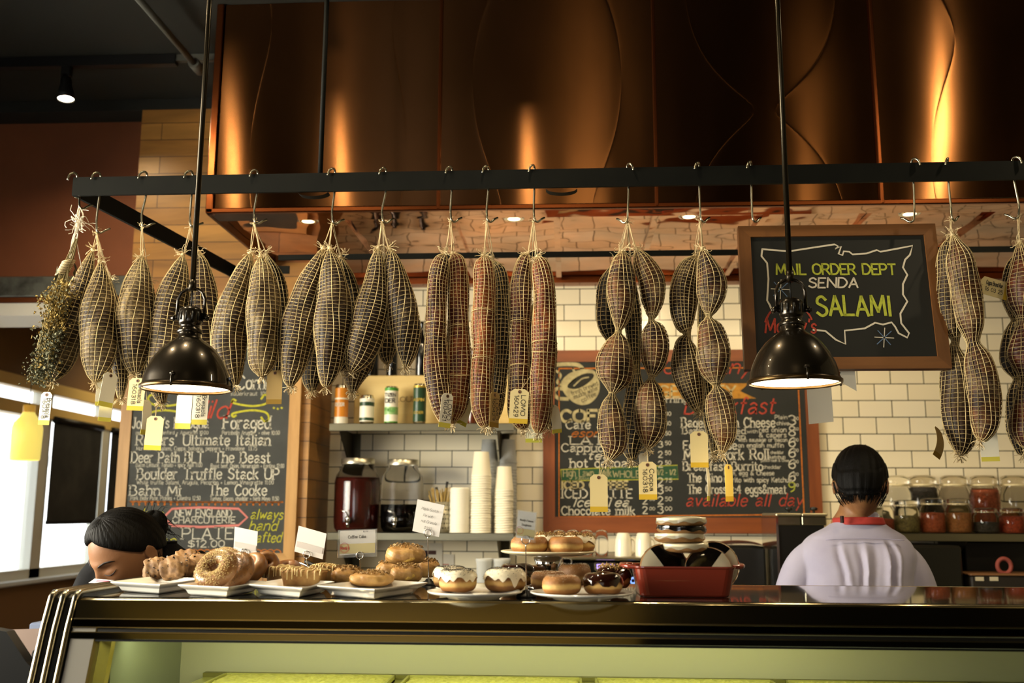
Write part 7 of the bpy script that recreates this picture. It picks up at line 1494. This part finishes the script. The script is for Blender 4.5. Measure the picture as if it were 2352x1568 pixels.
q = px(1931, 1192, YM-.062); MB().box((q.x-.004, YM-.084, q.z-.012), (q.x+.004, YM-.072, q.z+.011), rz=.3, bev=.001).build('strap_buckle', mk('dark_buckle', '#2a1513', .5), st_)
mb = MB(); rings(mb, [(.06, .16, .10, 0, .01), (.5, .165, .12, 0, .01), (.88, .18, .13, 0, .01)], (cx, YM), 0); mb.build('apron', mk('dark_apron', '#1b1a20', .8), man)

# --- woman looking down behind the left end of the case
YWm = 2.86; hc2 = px(288, 1267, YWm); Rw = Matrix.Rotation(-.58, 3, 'Z') @ Matrix.Rotation(.76, 3, 'X') @ Matrix.Rotation(.06, 3, 'Y') @ Matrix.Scale(1.04, 3); bc = Vector((hc2.x+.02, YWm+.15, 0)); by = .05
shz = P(215, 1322, Y=2.95)[2]+.045; mb = MB(); put_head(mb, hc2, Rw, nu=150, nv=110); ear(mb, hc2, Rw, 1); ear(mb, hc2, Rw, -1)
limb(mb, [hc2+Rw @ Vector((0, .03, -.05)), Vector((hc2.x+.02, YWm+.07, hc2.z-.10)), Vector((bc.x, bc.y-.01, shz+.02))], [.048, .048, .06], 20)
rings(mb, [(.80, .15, .11, 0, 0), (1.0, .125, .09, 0, 0), (shz-.16, .15, .11, 0, 0), (shz-.04, .155, .085, 0, 0), (shz+.02, .10, .06, 0, 0), (shz+.05, .05, .045, 0, 0)], bc, by)
ca, sa = math.cos(by), math.sin(by); L2 = lambda x, y, z: Vector((bc.x+x*ca-y*sa, bc.y+x*sa+y*ca, z))
for s in (-1, 1):
    wr = L2(s*.10, -.22, 1.05); limb(mb, [L2(s*.155, 0, shz-.03), L2(s*.22, -.02, shz-.26), wr], [.042, .035, .025]); hand(mb, wr, L2(-s*.02, -1, 0)-L2(0, 0, 0.1), (0, 0, 1))
    limb(mb, [L2(s*.08, 0, .85), L2(s*.09, -.01, .46), L2(s*.09, .01, .07)], [.085, .055, .04]); limb(mb, [L2(s*.09, 0, .045), L2(s*.10, -.16, .03)], [.04, .03])
wom = mb.build('person', m_skin, None, (bc.x, bc.y, 0)); remesh(wom, .0036, 1, .4); tag(wom, 'dark haired woman looking down in a black shirt behind the left plates', 'person')
mb = MB()
def hp2(s, q):
    th = 2*PI*s; back = (1-math.cos(th))/2; lim = .175+.02*math.cos(3*th)+.50*back**.72; qq = q*lim
    g = .0035+(.008*math.sin(PI*min(1, q*1.02))**.5 if q < .98 else 0)+.0006*math.sin(th*31+q*3)+.0005*math.sin(th*67+q*9)+.008*back*q
    return hc2+Rw @ headpt(s, qq, g if q < .98 else .0015, False)
mb.grid(hp2, 160, 50, cu=True)
bun_c = hc2+Rw @ Vector((0, .108, -.005)); a_ = Rw @ Vector((0, 1, .1))
mb.grid(lambda s, q: bun_c+Vector((.042*math.sin(PI*q)*math.cos(2*PI*s), .040*math.sin(PI*q)*math.sin(2*PI*s), .040*math.cos(PI*q)))*(1+.10*math.sin(9*PI*s+7*q)), 40, 24, cu=True)
h2 = mb.build('hair', m_hair, wom); mo = h2.modifiers.new('Solidify', 'SOLIDIFY'); mo.thickness = .002; mo.offset = -1
mb = MB(); rs = random.Random(8)
for i in range(90):
    p = bun_c+Vector((rs.gauss(0, .02), rs.gauss(0, .02), rs.gauss(0, .02))); d = Vector((rs.uniform(-.2, 1), rs.uniform(-.5, .5), rs.uniform(-1, .6))).normalized()*rs.uniform(.03, .06); mb.tube([p, p+d*.6, p+d+Vector((.004, 0, -.012))], [.001, .0008, .0002], 4, caps=False)
for i in range(40):
    p = hc2+Rw @ headpt(.28+rs.uniform(-.03, .05), .60+rs.uniform(0, .1), .004, False); mb.tube([p, p+Vector((.01, 0, -.03)), p+Vector((.02+rs.uniform(0, .03), 0, -.06))], [.0008, .0007, .0002], 4, caps=False)
o_ = mb.build('hair_strands', m_hair, h2); o_['kind'] = 'stuff'
m_brow = mk('dark_brow', '#1c100a', .7); mb = MB()
def onface(x, z, e=.0006):
    # nearest head point with that local x, z on the face side
    ph = math.acos(max(-1, min(1, z/.116))); sx = max(-1, min(1, x/(.0745*math.sin(ph)*(1-.30*(max(0, -z)/.116)**1.6)))); th = math.asin(sx); return hc2+Rw @ headpt((th/2/PI) % 1, ph/PI, e)
for s in (-1, 1):
    mb.tube([onface(s*x, z) for x, z in ((.014, .034), (.022, .038), (.034, .041), (.046, .038), (.053, .033))], [.0016, .0027, .0026, .0020, .0008], 6)
mb.build('eyebrows', m_brow, wom); mb = MB()
for s in (-1, 1):
    mb.tube([onface(s*x, z, .0010) for x, z in ((.019, .008), (.026, .003), (.034, .0015), (.042, .004), (.049, .010))], [.0008, .0013, .0015, .0014, .0008], 5)
mb.build('eyelashes', m_brow, wom); mb = MB()
mb.tube([onface(x, z, .0004) for x, z in ((-.022, -.060), (-.011, -.056), (0, -.058), (.011, -.056), (.022, -.060))], [.001, .0035, .0035, .0035, .001], 6); mb.tube([onface(x, z, .0004) for x, z in ((-.020, -.062), (-.01, -.067), (0, -.069), (.01, -.067), (.020, -.062))], [.001, .0038, .0045, .0038, .001], 6)
mb.build('lips', mk('rose_lips', '#84402f', .45), wom)
mb = MB(); rings(mb, [(.84, .165, .125, 0, 0), (1.0, .145, .11, 0, 0), (shz-.16, .168, .125, 0, 0), (shz-.06, .172, .10, 0, 0), (shz+.0, .135, .08, 0, 0), (shz+.035, .085, .062, 0, 0), (shz+.055, .060, .052, 0, -.006)], bc, by, 90)
for s in (-1, 1): limb(mb, [L2(s*.11, 0, shz-.01), L2(s*.165, 0, shz-.06), L2(s*.205, -.01, shz-.18)], [.052, .056, .054], 24)
o = mb.build('shirt', mk('black_cotton_shirt', '#08080a', .9, spec=.2), wom); remesh(o, .005, 2)
mb = MB(); mb.tube([L2(.066*math.cos(a), .058*math.sin(a)-.006, shz+.052) for a in np.linspace(0, 2*PI, 40, endpoint=False)], .004, 8, closed=True); mb.build('collar', mk('black_cotton_shirt', '#08080a', .9, spec=.2), o)
mb = MB(); rings(mb, [(.06, .13, .09, 0, 0), (.5, .14, .11, 0, 0), (.86, .16, .12, 0, 0)], bc, by); mb.build('apron', mk('dark_apron', '#1b1a20', .8), wom)
